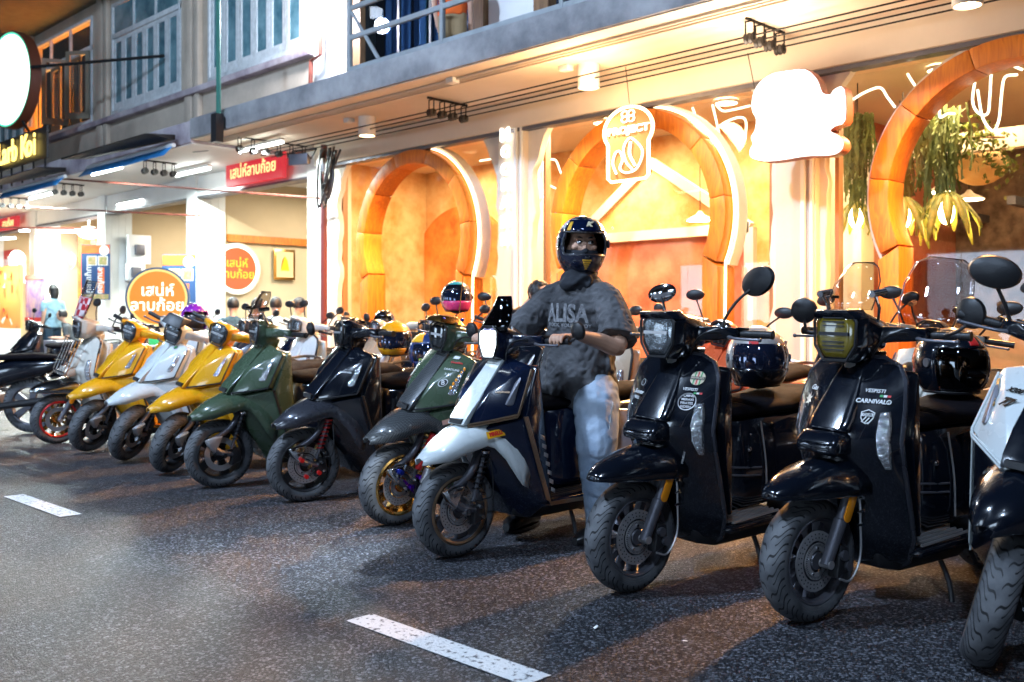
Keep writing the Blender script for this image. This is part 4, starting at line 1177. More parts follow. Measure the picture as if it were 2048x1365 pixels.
    # screens
    if screen:
        kind, sm = screen
        rows = {'fly': [(.20, zc + .05, .105), (.225, zc + .10, .11), (.255, zc + .15, .085), (.275, zc + .20, .06), (.28, zc + .225, .045)],
                'round': [(.17, zc + .09, .10), (.19, zc + .14, .105), (.22, zc + .2, .1), (.245, zc + .25, .075), (.255, zc + .272, .045)],
                'wide': [(.14, zc + .02, .12), (.15, zc + .1, .165), (.185, zc + .18, .175), (.225, zc + .26, .145), (.245, zc + .3, .09), (.25, zc + .31, .04)],
                'tall': [(.12, zc + .02, .15), (.14, zc + .12, .18), (.19, zc + .26, .185), (.24, zc + .38, .155), (.26, zc + .42, .09)]}[kind]
        rings = []
        for yy, zz, ww in rows:
            rings.append([Vector((ww * math.sin(R(t)) / math.sin(R(60)), yy + .09 * (1 - math.cos(R(t))), zz)) for t in range(-60, 61, 10)])
        q = MB(); q.loft(rings, cap=False, closed=False); q.build('windscreen', sm, hs_, solid=0.003, smooth=80)
        if kind in ('wide', 'tall', 'round'):
            edge = [r[0] for r in rings] + rings[-1][1:-1] + [r[-1] for r in rings][::-1]
            q = MB(); q.tube(edge, .0025, 5); q.build('screen_edge', M_black if kind != 'wide' else M_clear, hs_)
            for s in (-1, 1):
                q = MB(); q.tube([(s * .09, .27, zc + .04), (s * .115, .24, zc + .1), (s * .12, .2, zc + .16)], .006, 8); q.cyl((s * .118, .19, zc + .15), (s * .122, .26, zc + .16), .014, 10); q.build('screen_bracket', M_chrome, hs_)
    return root, S, B, hs_

def decal(root, body, x, z, size, m, surf, name='sticker', bold=0.004, rot=0.0, M=None, lift=0.005, **kw):
    """flat print laid on the shield at (x, z)"""
    p = surf(x, z); dx = surf(x + 0.01, z) - surf(x - 0.01, z); dz = surf(x, z + 0.01) - surf(x, z - 0.01)
    dx.normalize(); dz.normalize(); n = dx.cross(dz).normalized()
    if n.y > 0: n = -n
    c, s = math.cos(R(rot)), math.sin(R(rot))
    u = dx * c + dz * s; v = dz * c - dx * s
    o = p + n * lift
    o2 = lettering(name, body, o, u, v, size, m, root, bold=bold * size * 4, **kw)
    return o2
def patch(root, x, z, w, h, m, surf, name='sticker', rot=0.0, lift=0.0035, n=28, shape='rect'):
    p = surf(x, z); dx = (surf(x + 0.01, z) - surf(x - 0.01, z)).normalized(); dz = (surf(x, z + 0.01) - surf(x, z - 0.01)).normalized()
    nn = dx.cross(dz).normalized()
    if nn.y > 0: nn = -nn
    c, s = math.cos(R(rot)), math.sin(R(rot))
    u = dx * c + dz * s; v = dz * c - dx * s
    if shape == 'rect': L = [(-.5, -.5), (.5, -.5), (.5, .5), (-.5, .5)]
    elif shape == 'disc': L = [(.5 * math.cos(2 * PI * k / n), .5 * math.sin(2 * PI * k / n)) for k in range(n)]
    elif shape == 'ring': L = None
    else: L = shape
    q = MB()
    o = p + nn * lift
    if L:
        q.prism([o + u * a * w + v * b * h for a, b in L], nn * 0.0008)
    else:
        A = [o + u * .5 * w * math.cos(2 * PI * k / n) + v * .5 * h * math.sin(2 * PI * k / n) for k in range(n + 1)]
        q.tube(A, w * .03, 4)
    return q.build(name, m, root)
def surfB(x, z): return shield_B(x, z)[0]
from mathutils.bvhtree import BVHTree
_up = [(.055, .03, .635), (.055, .038, .668), (.215, .205, .70), (.225, .20, .712), (.2, .31, .915), (.185, .31, .935), (.075, .285, .965), (.10, .12, .80), (.2, .26, .69), (.19, .35, .91), (.07, .33, .95)]
_hv, _hf = hull_of(_up + [(-a, b, c) for a, b, c in _up])
_bvh = BVHTree.FromPolygons([tuple(v) for v in _hv], _hf)
def surfA(x, z):
    h = _bvh.ray_cast(Vector((x, -1, z)), Vector((0, 1, 0)))
    if h[0] is not None: return h[0]
    return surfA0(x, z)
def surfA0(x, z):
    """upper facets of the angular shield"""
    s = 1 if x >= 0 else -1
    p0 = Vector((.055, .038, .668)); p1 = Vector((.225, .20, .712)); p2 = Vector((.075, .285, .965))
    n = (p1 - p0).cross(p2 - p0)
    x_ = abs(x)
    y = p0.y - (n.x * (x_ - p0.x) + n.z * (z - p0.z)) / n.y
    return Vector((x, y - 0.006, z))

P_yel = paint('yellow_paint', (0.78, 0.36, 0.008))
P_whi = paint('white_gloss_paint', (0.62, 0.66, 0.66))
P_grn = paint('army_green_paint', (0.055, 0.085, 0.05))
P_blk = paint('black_gloss_paint', (0.003, 0.005, 0.010), 0.14)
P_nvy = paint('midnight_blue_paint', (0.003, 0.007, 0.022), 0.14)
P_gry = paint('graphite_flake_paint', (0.05, 0.052, 0.065), metal=0.4)
P_olv = paint('olive_bronze_paint', (0.13, 0.11, 0.07), metal=0.3)
P_tan = paint('sand_paint', (0.5, 0.36, 0.24))
P_lil = paint('pale_lilac_paint', (0.42, 0.4, 0.46))
P_org = paint('coral_orange_paint', (0.72, 0.12, 0.04))
P_slv = mat('silver_chrome_body', (0.6, 0.6, 0.6), 0.15, metal=1.0)
P_wht2 = paint('ivory_paint', (0.6, 0.57, 0.5))

# --- first black scooter (helmet on its seat)
r, S, B, h = scooter('B', -2.65, 3.34, 'glossy black scooter with big oval mirror and a full face helmet on its seat', steer=-6, lean=4, heading=-2, body=P_blk, trim=P_gry, mirrors='b1', rim=M_dsteel, rim_style='cast', floor=True)
patch(r, .135, .885, .062, .062, mat('cream_sticker', (0.6, 0.5, 0.36), 0.4), surfB, shape='disc')
for dx in (-.012, .0, .012):
    patch(r, .135 + dx, .885, .005, .058, M_stkr if dx == 0 else M_stkg, surfB, lift=.0046, name='sticker_stripe')
patch(r, .135, .885, .06, .014, M_stkb, surfB, lift=.0056, name='sticker_band')
decal(r, 'BENTLIZE', .135, .885, .0125, mat('cream_sticker', (0, 0, 0)), surfB, lift=.0068)
decal(r, 'VESPISTI', .12, .838, .017, M_stk, surfB, shear=.3)
for k, mm in enumerate((M_stkg, M_stk, M_stkr)): patch(r, .143 + k * .011, .825, .011, .008, mm, surfB, name='flag_stripe')
patch(r, .125, .79, .072, .072, M_steel, surfB, shape='ring')
for k, t in enumerate(('CARVE', 'MERAXI', 'PIRATES', 'RIDERS')): decal(r, t, .125, .812 - k * .0145, .0145, M_steel, surfB)
decal(r, 'Scooter', -.13, .80, .026, M_stk, surfB, shear=.35); decal(r, 'PIRELLI', -.14, .775, .018, M_stk, surfB); patch(r, -.125, .84, .03, .03, M_stk, surfB, shape='ring')
V_ = lambda x, z: Vector((.146, .14 + (z - .6) * .2 + 0, z))
lettering('fender_lettering', 'PIRELLI', (.133, .155, .56), (0, .25, 1), (0, -1, .25), .016, M_stk, r, bold=.0006)
# --- second black scooter
r, S, B, h = scooter('B', -1.905, 3.49, 'glossy black scooter with yellow headlight lens and clear windscreen, shield badge on its leg shield', steer=-4, lean=3, heading=-7, body=P_blk, trim=P_gry, mirrors='round_low', rim=M_dsteel, rim_style='cast', hl='yellow', screen=('round', M_clear))
decal(r, 'VESPISTI', .12, .858, .02, M_stk, surfB, shear=.3)
for k, mm in enumerate((M_stkg, M_stk, M_stkr)): patch(r, .146 + k * .012, .842, .012, .009, mm, surfB, name='flag_stripe')
decal(r, 'CARNIVAL®', .125, .82, .0225, M_stk, surfB, bold=.008, shear=.2)
SH = [(-.5, .3), (-.3, .38), (0, .5), (.3, .38), (.5, .3), (.45, -.1), (.25, -.38), (0, -.5), (-.25, -.38), (-.45, -.1)]
patch(r, .12, .765, .05, .058, M_stk, surfB, shape=SH); patch(r, .12, .765, .043, .05, P_blk, surfB, shape=SH, lift=.0046); patch(r, .12, .772, .04, .012, M_stk, surfB, lift=.0056)
decal(r, 'CLUB', .12, .772, .012, M_stkb, surfB, lift=.0068)
for k in range(3): patch(r, .112 + k * .01, .755 - k * .003, .004, .025, M_stk, surfB, lift=.0058, rot=-30, name='sticker_stripe')
SPL = [(.5 * (1 if k % 2 else .45) * math.cos(2 * PI * k / 14), .5 * (1 if k % 2 else .45) * math.sin(2 * PI * k / 14)) for k in range(14)]
patch(r, -.15, .80, .05, .06, M_steel, surfB, shape=SPL); decal(r, 'Gas', -.135, .845, .028, M_stk, surfB, shear=.3)
# phone holder on the bar
q = MB(); q.tube([(-.16, .33, 1.1), (-.17, .31, 1.17), (-.16, .3, 1.2)], .009, 8); q.box((-.185, .27, 1.2), (-.135, .33, 1.212)); q.build('phone_holder', M_black, h)

# --- white and navy scooter carrying the rider
r, S, B, h = scooter('A', -3.63, 3.22, 'white and midnight blue scooter with lit headlight and dark flyscreen, ridden by the helmeted person', steer=-6, lean=2.5, body=P_nvy, shield=P_nvy, fender=P_whi, apron=P_nvy, stripe=P_whi, trim=M_bronze, lip=M_bronze, hl='lit', screen=('fly', M_smoke_d), mirrors='bar_end', side=P_lil)
RIDE = r
lp = r.matrix_basis @ Vector((0.03, .10, 1.045))
L = lamp('SPOT', 'headlight_beam', lp, 260, (0.75, 0.88, 1.0), target=(-4.4, 2.5, 0), size=0.03, spot=80, blend=1.0)
fr = (Vector((0, 1, .12))).normalized()
def fenderA(x, z): return Vector((.128, x, z))
q = MB(); o0 = Vector((.152, .12, .607)); u = Vector((.12, 1, .12)).normalized(); v = Vector((-.55, 0, 1)).normalized()
q.prism([o0 - u * .052 - v * .018, o0 + u * .052 - v * .018, o0 + u * .052 + v * .018, o0 - u * .052 + v * .018], u.cross(v) * .001); q.build('sticker', M_stky, r)
lettering('sticker_lettering', 'PIRELLI', o0 + u.cross(v) * .003, u, v, .025, M_stkr, r, bold=.0014)
decal(r, '77', -.12, .80, .05, M_bronze, surfA, shear=.25); decal(r, 'Lambretta', .14, .805, .017, M_bronze, surfA, shear=.3); decal(r, 'Racing', -.12, .845, .02, M_bronze, surfA)
q = MB()
for k in range(7):
    z0 = .60 - k * .045
    q = MB(); yy = .30 + (0.69 - z0) * .33
    q.hull([(.252, yy, z0), (.252, yy + .03, z0 - .012), (.252, yy, z0 - .02), (.252, yy + .03, z0 - .034), (.262, yy + .01, z0 - .01), (.262, yy + .02, z0 - .022)]); q.build('vent_rib', M_steel, r)
# --- carbon and green scooter
r, S, B, h = scooter('A', -4.44, 3.49, 'army green scooter with carbon fibre fender and stripe, gold wheels and gold shock springs', steer=-4, body=P_blk, shield=P_grn, fender=M_carbon, apron=P_grn, stripe=M_carbon, lip=M_gold, rim=M_gold, rim_style='ten', shock=M_gold, hl='dark', lod=0, trim=M_black)
q = MB(); q.cyl((.12, .13, .52), (.12, .04, .33), .019, 12); q.build('fork_tube', M_red, r)
q = MB(); q.tube(spring((.155, .165, .53), (.155, .09, .34), .027, 8, 0), .006, 6, cap=False); q.build('gold_spring', M_gold, r)
q = MB(); q.cyl((.155, .09, .34), (.155, .06, .26), .025, 12); q.cyl((.155, .165, .53), (.155, .09, .34), .012, 8); q.build('shock_body', M_steel, r)
q = MB(); q.cyl((.19, .12, .34), (.19, .1, .25), .022, 12); q.build('reservoir', M_gold, r)
for (a, b, c, mm) in ((.13, -.08, .33, M_blue), (.13, .0, .24, M_purple), (.13, .07, .21, M_blue), (.13, .05, .29, M_purple), (.16, .08, .29, M_blue)):
    q = MB(); q.cyl((a - .02, b, c), (a + .01, b, c), .014, 8); q.build('anodised_bolt', mm, r)
q = MB(); q.hull([(.125, -.06, .28), (.125, .0, .22), (.13, -.05, .29), (.13, .01, .23), (.125, .03, .2)]); q.build('link_plate', M_purple, r)
patch(r, .105, .93, .035, .02, M_stk, surfA); decal(r, 'Gasoline', .125, .905, .02, M_stkr, surfA, shear=.2); decal(r, 'COASTLINE', .13, .868, .017, M_stk, surfA); decal(r, 'R & J', .13, .845, .017, M_stk, surfA)
patch(r, .13, .80, .05, .05, M_stk, surfA, shape='disc'); patch(r, .13, .80, .042, .042, M_stkb, surfA, shape='disc', lift=.0046); decal(r, 'B', .13, .80, .036, M_stk, surfA, lift=.0062)
q = MB()
for k in range(6):
    p = surfA(.17 + .002 * k, .78 + .02 * k) ; q = MB(); q.ball(p + Vector((0, -.008, 0)), (.009, .006, .012), 8, 6); q.build('amber_bulb', M_orange, r)
q = MB(); o0 = Vector((.185, .175, .60)); u = Vector((.35, 1, .28)).normalized(); v = Vector((-.2, -.2, 1)).normalized(); nn = u.cross(v)
q.prism([o0 - u * .04 - v * .013, o0 + u * .03 - v * .014, o0 + u * .052 - v * .004, o0 + u * .052 + v * .008, o0 + u * .03 + v * .014, o0 - u * .04 + v * .013], nn * .001); q.build('cartoon_sticker', M_pink, r)
decal(r, 'RACING', -.115, .83, .03, M_stk, surfA, rot=-60); decal(r, 'OHLINS', -.13, .79, .022, M_stkr, surfA, rot=-60)
for k, (a, b) in enumerate(((.05, .2), (-.05, .2), (.09, .3))):
    q = MB(); q.ball((a, b, 1.135), .011, 8, 6); q.build('cover_bolt', M_blue, h)
q = MB(); q.hull([(.075, .16, 1.12), (-.075, .16, 1.12), (.09, .33, 1.1), (-.09, .33, 1.1), (.04, .2, 1.155), (-.04, .2, 1.155), (.05, .3, 1.15), (-.05, .3, 1.15)]); q.build('gold_top_cover', M_gold, h, bevel=.01)
q = MB(); q.tube([(.02, .33, 1.14), (.02, .34, 1.38)], .0025, 5); q.build('flag_rod', M_gold, h)
# --- black-red scooter
r, S, B, h = scooter('A', -5.44, 3.53, 'black and graphite scooter with red shock spring, no windscreen, blue visored helmet behind it', steer=-16, body=P_blk, shield=P_blk, fender=P_gry, apron=P_blk, shock=M_red, hl='dark', side=P_olv, lod=0, rim=M_black, rim_style='five', trim=M_black)
decal(r, 'Lambretta', .13, .82, .017, M_stk, surfA, shear=.3)
for (b, c) in ((-.02, .17), (.06, .19), (-.05, .27)):
    q = MB(); q.cyl((.1, b, c), (.125, b, c), .014, 8); o = q.build('red_bolt', M_red, r); o.matrix_local = S
# --- green scooter
r, S, B, h = scooter('A', -6.29, 3.41, 'plain army green scooter with small smoked flyscreen and black wheels', steer=-10, body=P_grn, shield=P_grn, hl='clear', screen=('round', M_smoke), side=P_nvy, lod=1, rim=M_black, trim=M_black, mirrors='bar_end')
decal(r, 'Lambretta', .13, .82, .017, M_stk, surfA, shear=.3)
q = MB(); q.tube([(.245, .8, .60), (.26, 1.1, .66), (.25, 1.4, .70)], .014, 6); q.build('yellow_side_stripe', P_yel, r)
# --- yellow, white, yellow
r, S, B, h = scooter('A', -7.04, 3.47, 'yellow scooter between the white one and the plain army green one', steer=30, body=P_yel, lod=1, rim=M_black, mirrors='left_stalk', side=P_yel)
patch(r, .09, .93, .028, .034, M_lensc, surfA, shape='rect')
r, S, B, h = scooter('A', -7.88, 3.52, 'pale grey-white scooter between the two yellow scooters', steer=33, body=P_whi, lod=1, rim=M_black)
patch(r, .11, .92, .03, .03, M_stkb, surfA, shape='disc'); patch(r, .11, .92, .02, .02, M_stkg, surfA, shape='disc', lift=.005)
q = MB(); q.hull([(-.09, .14, 1.12), (.09, .14, 1.12), (-.09, .3, 1.17), (.09, .3, 1.17), (-.07, .2, 1.2), (.07, .2, 1.2)]); q.build('dash_cover', M_black, h, bevel=.01)
r, S, B, h = scooter('A', -8.68, 3.53, 'yellow scooter next to the chrome scooter, purple helmet behind its handlebar', steer=24, body=P_yel, lod=1, rim=M_black)
# --- chrome fendered scooter with rack and red rim
r, S, B, h = scooter('B', -9.56, 3.55, 'ivory and chrome scooter with wire front rack and red ringed front wheel', steer=-3, body=P_wht2, fender=P_slv, trim=M_chrome, lod=1, lip=M_red, rim=M_gold, rim_style='ten', mirrors='stalk')
rk = MB()
for k in range(6):
    xx = -.15 + .06 * k
    q = MB(); q.tube([(xx, .02, .62), (xx, .0, .66), (xx, .1, .95)], .005, 6); q.build('rack_bar', M_chrome, r)
for z, yy in ((.66, .0), (.76, .03), (.86, .07), (.95, .1)):
    q = MB(); q.tube([(-.16, yy, z), (.16, yy, z)], .005, 6); q.build('rack_bar', M_chrome, r)
q = MB()
sr = [[Vector((ww * math.sin(R(t)), .1 + .06 * (1 - math.cos(R(t))) + (z - 1.1) * .3, z)) for t in range(-70, 71, 20)] for ww, z in ((.08, 1.12), (.13, 1.2), (.15, 1.34), (.12, 1.48))]
q.loft(sr[:3], cap=False, closed=False); q.build('checkered_screen', check_mat('red_white_check', (0.4, 0.01, 0.02), (0.6, 0.5, 0.5), 18), h, solid=.004)
q = MB(); q.loft(sr[2:], cap=False, closed=False); q.build('clear_screen_top', M_clear, h, solid=.004)
q = MB(); q.tube([v for v in sr[0]] + [r_[-1] for r_ in sr[1:]] + sr[-1][::-1] + [r_[0] for r_ in sr[::-1]], .006, 6); q.build('screen_rim', M_chrome, h)
# --- white and black scooter cut by the frame
r, S, B, h = scooter('A', -1.22, 3.46, 'white and black scooter numbered 77 with bronze wheel rim, cut off by the picture edge', steer=18, body=P_blk, shield=P_whi, fender=P_blk, apron=P_blk, stripe=P_blk, lip=M_bronze, hl='dark', trim=P_whi, screen=('fly', M_smoke_d), mirrors='none')
decal(r, '77', -.115, .83, .05, M_stkb, surfA, shear=.2, bold=.012); decal(r, 'X300', -.105, .87, .028, M_stkb, surfA, shear=.3, bold=.01)
M_gchk = check_mat('gold_black_check', (0.6, 0.3, 0.05), (0.01, 0.01, 0.01), 90)
patch(r, -.178, .85, .018, .11, M_gchk, surfA, rot=17)
q = MB(); q.tube([(-.2, .36, 1.05), (-.24, .34, 1.12), (-.30, .33, 1.2)], .007, 8); hd = MB(); hd.lathe([(.001, -.03), (.05, -.028), (.085, -.012), (.092, .006), (.085, .012), (.001, .012)], axis='Y', n=24); hd.xf(Matrix.Translation((-.30, .33, 1.22)) @ Matrix.Diagonal((.95, 1, .62, 1)))
q.add(hd.V, hd.F); q.build('mirror', M_black, h)

# --- second row, behind: (style, x, y, ...)
G2 = 'scooters parked in the second row'
back = [
 ('A', -3.9, 5.5, 'coral orange scooter with dark headset parked behind the first black scooter', dict(body=P_org, steer=10, mirrors='stalk', hl='dark', trim=M_black)),
 ('A', -2.42, 5.35, 'ivory scooter with big smoked windscreen parked behind the second black scooter', dict(body=P_wht2, steer=4, screen=('tall', M_smoke), hl='clear', mirrors='stalk')),
 ('B', -1.62, 5.3, 'dark scooter with tinted windscreen at the right end of the second row', dict(body=P_blk, screen=('wide', M_smoke), mirrors='stalk')),
 ('B', -4.85, 5.5, 'sand coloured scooter with brown seat directly behind the rider', dict(body=P_tan, side=P_tan, mirrors='bar_end')),
 ('A', -5.75, 5.45, 'black scooter with round mirrors behind the gap between rider and carbon scooter', dict(body=P_blk, mirrors='bar_end', hl='dark')),
 ('B', -6.75, 5.5, 'olive scooter in the second row with black top box', dict(body=P_olv, mirrors='stalk')),
 ('A', -7.75, 5.55, 'sand scooter with chrome mirrors behind the black and graphite scooter', dict(body=P_tan, mirrors='bar_end')),
 ('B', -8.9, 5.5, 'white scooter in the second row behind the plain army green one', dict(body=P_whi, mirrors='stalk')),
 ('A', -10.1, 5.5, 'graphite scooter in the second row behind the white one', dict(body=P_gry, mirrors='stalk')),
 ('A', -16.7, 5.5, 'dark scooter with tall mirrors at the far left before the snack stall', dict(body=P_blk, mirrors='stalk')),
 ('B', -13.2, 5.6, 'graphite scooter with small round mirrors in front of the patterned table', dict(body=P_gry, mirrors='bar_end')),
 ('B', -3.08, 5.75, 'black scooter with oval mirrors wedged between the orange and ivory scooters', dict(body=P_blk, mirrors='stalk', steer=-15)),
 ('B', -4.3, 5.8, 'graphite scooter with bar end mirrors right behind the rider', dict(body=P_gry, mirrors='bar_end', steer=12)),
 ('A', -5.3, 5.75, 'black and white scooter with flyscreen in the second row left of the rider', dict(body=P_blk, shield=P_whi, mirrors='stalk', screen=('fly', M_smoke_d))),
 ('B', -6.27, 5.7, 'dark red scooter half hidden under the highest helmet', dict(body=paint('dark_red_paint', (.25, .01, .01)), mirrors='stalk', steer=14)),
 ('A', -7.25, 5.75, 'black scooter squeezed between olive and sand scooters', dict(body=P_blk, mirrors='stalk', hl='dark', steer=-12)),
 ('B', -8.3, 5.7, 'black scooter with bar end mirrors behind the plain green scooter', dict(body=P_blk, mirrors='bar_end')),
 ('A', -9.5, 5.75, 'navy scooter in the second row behind the yellow scooters', dict(body=P_nvy, mirrors='stalk', steer=10)),
 ('A', -12.3, 5.7, 'yellow scooter standing in the second row before the round orange sign', dict(body=P_yel, mirrors='bar_end')),
 ('B', -11.4, 5.5, 'white scooter far along the second row in front of the shop tables', dict(body=P_whi, mirrors='stalk')),
]
BACK = {}
for st, x, y, lab, kw in back:
    rr_ = scooter(st, x, y, lab, lean=7, lod=2, group=G2, floor=False, **kw)
    BACK[x] = rr_
r = BACK[-3.9][0]
decal(r, 'CLUB', .12, .89, .03, M_stkb, surfA)
r = BACK[-2.42][0]
for t, z, s_ in (('AE86', .93, .05), ('TRUENO', .895, .026), ('藤原とうふ店', .83, .035), ('(自家用)', .79, .024)):
    decal(r, t, .13, z, s_, M_stkb, surfA)
q = MB(); q.cyl((-.05, .16, .84), (-.05, .06, .82), .05, 16); q.build('fog_lamp', M_black, r); lettering('fog_lamp_lettering', 'PIAA', (-.05, .058, .82), (1, 0, 0), (0, .1, 1), .04, M_stk, r, bold=.002)
# black top boxes
for x, y, z, w, lab in ((-6.75, 6.75, .84, .42, 'black plastic top box on the olive scooter, lid lit by the cafe'),
                        (-7.9, 6.75, .86, .5, 'wide black top box with pale edge on the sand scooter')):
    t = thing('top_box', lab, 'top box', (x, y, z)); 
    q = MB(); q.hull([(-w / 2, -.2, 0), (w / 2, -.2, 0), (-w / 2, .2, 0), (w / 2, .2, 0), (-w / 2 - .03, -.23, .18), (w / 2 + .03, -.23, .18), (-w / 2 - .03, .23, .18), (w / 2 + .03, .23, .18)]); q.build('box_body', M_black, t, bevel=.02)
    q = MB(); q.hull([(-w / 2 - .03, -.23, .185), (w / 2 + .03, -.23, .185), (-w / 2 - .03, .23, .185), (w / 2 + .03, .23, .185), (-w / 2 + .03, -.17, .27), (w / 2 - .03, -.17, .27), (-w / 2 + .03, .17, .27), (w / 2 - .03, .17, .27)]); q.build('box_lid', M_dsteel, t, bevel=.02)

# --- underbone motorcycle at the far left
t = thing('motorcycle', 'black step-through motorcycle with large thin wheels at the far left of the row', 'motorcycle', (-10.6, 3.7, 0), (0, R(4), R(-48)))
# local: front towards -Y, rear wheel at origin
wheel(t, 'rear_wheel', Matrix.Identity(4), Vector((0, 0, .285)), M_dsteel, 'five', False, None, 1, scale=1.22, wide=.6)
wheel(t, 'front_wheel', Matrix.Identity(4), Vector((0, -1.22, .285)), M_dsteel, 'five', False, None, 1, scale=1.22, wide=.55)
q = MB(); q.loft([section(.38, .03, .70, .74), section(.2, .10, .60, .76), section(-.1, .13, .52, .76), section(-.4, .13, .42, .72), section(-.62, .10, .34, .58), section(-.8, .08, .34, .5)]); q.build('body', P_blk, t)
q = MB(); q.loft([section(.36, .05, .76, .79), section(.1, .11, .75, .82), section(-.3, .12, .74, .80), section(-.5, .06, .74, .76)]); q.build('seat', M_seat, t)
q = MB(); q.hull([(-.17, -.85, .4), (.17, -.85, .4), (-.2, -.98, .6), (.2, -.98, .6), (-.14, -.95, .88), (.14, -.95, .88), (0, -1.05, .8), (0, -1.1, .6), (-.1, -.85, .5), (.1, -.85, .5)]); q.build('leg_shield', P_blk, t, bevel=.02)
q = MB(); q.hull([(-.1, -1.1, 1.0), (.1, -1.1, 1.0), (-.09, -.95, 1.06), (.09, -.95, 1.06), (-.08, -1.08, .88), (.08, -1.08, .88), (0, -.9, .95)]); q.build('headset', P_blk, t, bevel=.015)
q = MB(); q.tube([(-.35, -.85, 1.04), (-.1, -.98, 1.0), (.1, -.98, 1.0), (.35, -.85, 1.04)], .015, 8, smooth=3); q.build('handlebar', M_black, t)
for s in (-1, 1):
    q = MB(); q.tube([(s * .2, -.92, 1.02), (s * .26, -.9, 1.15), (s * .3, -.86, 1.2)], .006, 6); q.ball((s * .31, -.85, 1.22), (.05, .02, .07), 12, 8); q.build('mirror', M_black, t)
    q = MB(); q.tube([(s * .07, -.98, .8), (s * .07, -1.22, .29)], .018, 8); q.build('fork_leg', M_steel, t)
q = MB(); q.loft([[Vector((a * .05, -.02 + .34 * math.cos(R(b)), .285 + .34 * math.sin(R(b)))) for a in (-1, 0, 1)] for b in range(20, 150, 10)], cap=False, closed=False); q.build('rear_mudguard', P_blk, t, solid=.005)
q = MB(); q.hull([(-.05, .36, .66), (.05, .36, .66), (-.04, .42, .7), (.04, .42, .7), (0, .4, .62)]); q.build('tail_light', M_red, t)
q = MB(); q.tube([(.12, -.6, .25), (.15, -.2, .3), (.17, .25, .36)], [.02, .035, .04], 10, smooth=3); q.build('exhaust', M_black, t)
q = MB(); q.hull([(.1, -.7, .22), (.1, -.3, .22), (-.1, -.7, .22), (-.1, -.3, .22), (.09, -.65, .42), (-.09, -.65, .42), (.09, -.3, .4), (-.09, -.3, .4)]); q.build('engine', M_dsteel, t, bevel=.02)
# ------------------------------------------------------------------ signs
def world_text(name, body, p, u, v, size, m, parent, **kw):
    """p is a world point; the parent's own place is taken off"""
    return lettering(name, body, Vector(p) - Vector(parent.location), u, v, size, m, parent, **kw)
EX, EZ = Vector((1, 0, 0)), Vector((0, 0, 1))
# toast shaped neon sign
ts = thing('toast_sign', 'toast shaped neon sign reading PROJECT hung in front of the middle arch', 'sign', (-6.56, 8.3, 3.0))
M_toast = glow('amber_sign_face', (1.0, 0.33, 0.015), 0.62)
def toast(s=1.0, n=30):
    L = []
    for k in range(n + 1):
        t = R(-22 + 224 * k / n); L.append((.27 * s * math.cos(t), .17 + .27 * s * math.sin(t)))
    L += [(-.225 * s, .02), (-.225 * s, -.38 * s), (-.19 * s, -.42 * s), (.19 * s, -.42 * s), (.225 * s, -.38 * s), (.225 * s, .02)]
    return L
q = MB(); q.prism([Vector((a, 0, b)) for a, b in toast(.96)], (0, .05, 0)); q.build('sign_face', M_toast, ts)
pts = [Vector((a, -.01, b)) for a, b in toast()]
q = MB(); q.tube(pts + [pts[0]], .016, 8); q.build('neon_outline', M_neon, ts)
lettering('neon_letters', 'PROJECT', (0, -.012, .17), EX, EZ, .115, M_neonw, ts, bold=.003, depth=.008)
for k in range(4):
    t = R(45 + 90 * k) ; c = Vector((.05 * math.cos(t), -.012, .33 + .045 * math.sin(t)))
    q = MB(); q.tube([c + Vector((.035 * math.cos(R(a)), 0, .035 * math.sin(R(a)))) for a in range(0, 361, 40)], .009, 6); q.build('neon_bloom', M_neonw, ts)
q = MB(); q.tube([(-.13, -.012, -.33), (-.17, -.012, -.2), (-.14, -.012, -.08), (-.09, -.012, -.07), (-.06, -.012, -.17), (-.09, -.012, -.27), (-.02, -.012, -.33), (.1, -.012, -.29), (.16, -.012, -.1), (.05, -.012, .06), (-.01, -.012, .05), (-.05, -.012, -.05), (-.02, -.012, -.2), (.05, -.012, -.3)], .011, 8, smooth=5); q.build('neon_loaf', M_neonw, ts)
q = MB(); q.tube([(.03, -.012, .03), (.02, -.012, -.12), (.08, -.012, -.26)], .014, 8, smooth=4); q.build('neon_loaf', M_neonw, ts)
q = MB(); q.tube([(0, .02, .44), (0, -.05, .9)], .004, 5); q.build('hanging_wire', M_iron, ts)
ts.scale = (1.2, 1, .9)
lamp('POINT', 'toast_sign_light', (-6.56, 7.6, 3.3), 90, (1, .62, .3), size=.2)
# white glowing cloud-like sign
ws = thing('white_lightbox_sign', 'large overexposed white lightbox sign with irregular outline, hung before the second pillar', 'sign', (-4.86, 8.05, 2.72))
out_px = [(1575, 142), (1610, 140), (1632, 160), (1642, 185), (1660, 190), (1668, 180), (1686, 178), (1688, 240), (1668, 252), (1658, 262), (1676, 272), (1684, 285), (1680, 300), (1660, 310), (1610, 312), (1560, 320), (1525, 322), (1502, 315), (1500, 300), (1506, 288), (1502, 275), (1510, 260), (1512, 238), (1504, 220), (1506, 190), (1520, 165), (1545, 148)]
L = [atY(a, b, 8.05) - Vector((-4.86, 8.05, 2.72)) for a, b in out_px]
L = spline(L + [L[0]], 3)[:-1]
q = MB(); q.prism(L, (0, .02, 0)); q.build('lit_face', glow('white_lightbox', (1.0, 0.96, 0.9), 3), ws)
cx = sum((v for v in L), Vector()) / len(L)
L2 = [cx + (v - cx) * 1.02 + Vector((0, .021, 0)) for v in L]
q = MB(); q.prism(L2, (0, .12, 0)); q.build('sign_case', mat('brown_sign_case', (0.3, 0.1, 0.06), 0.5), ws)
q = MB(); q.tube([(-.05, .05, .5), (-.12, .02, .9)], .005, 5); q.build('hanging_wire', M_iron, ws)
lamp('AREA', 'white_sign_light', (-4.86, 7.98, 2.7), 60, (1, .9, .78), target=(-4.4, 3, 1), size=.7)
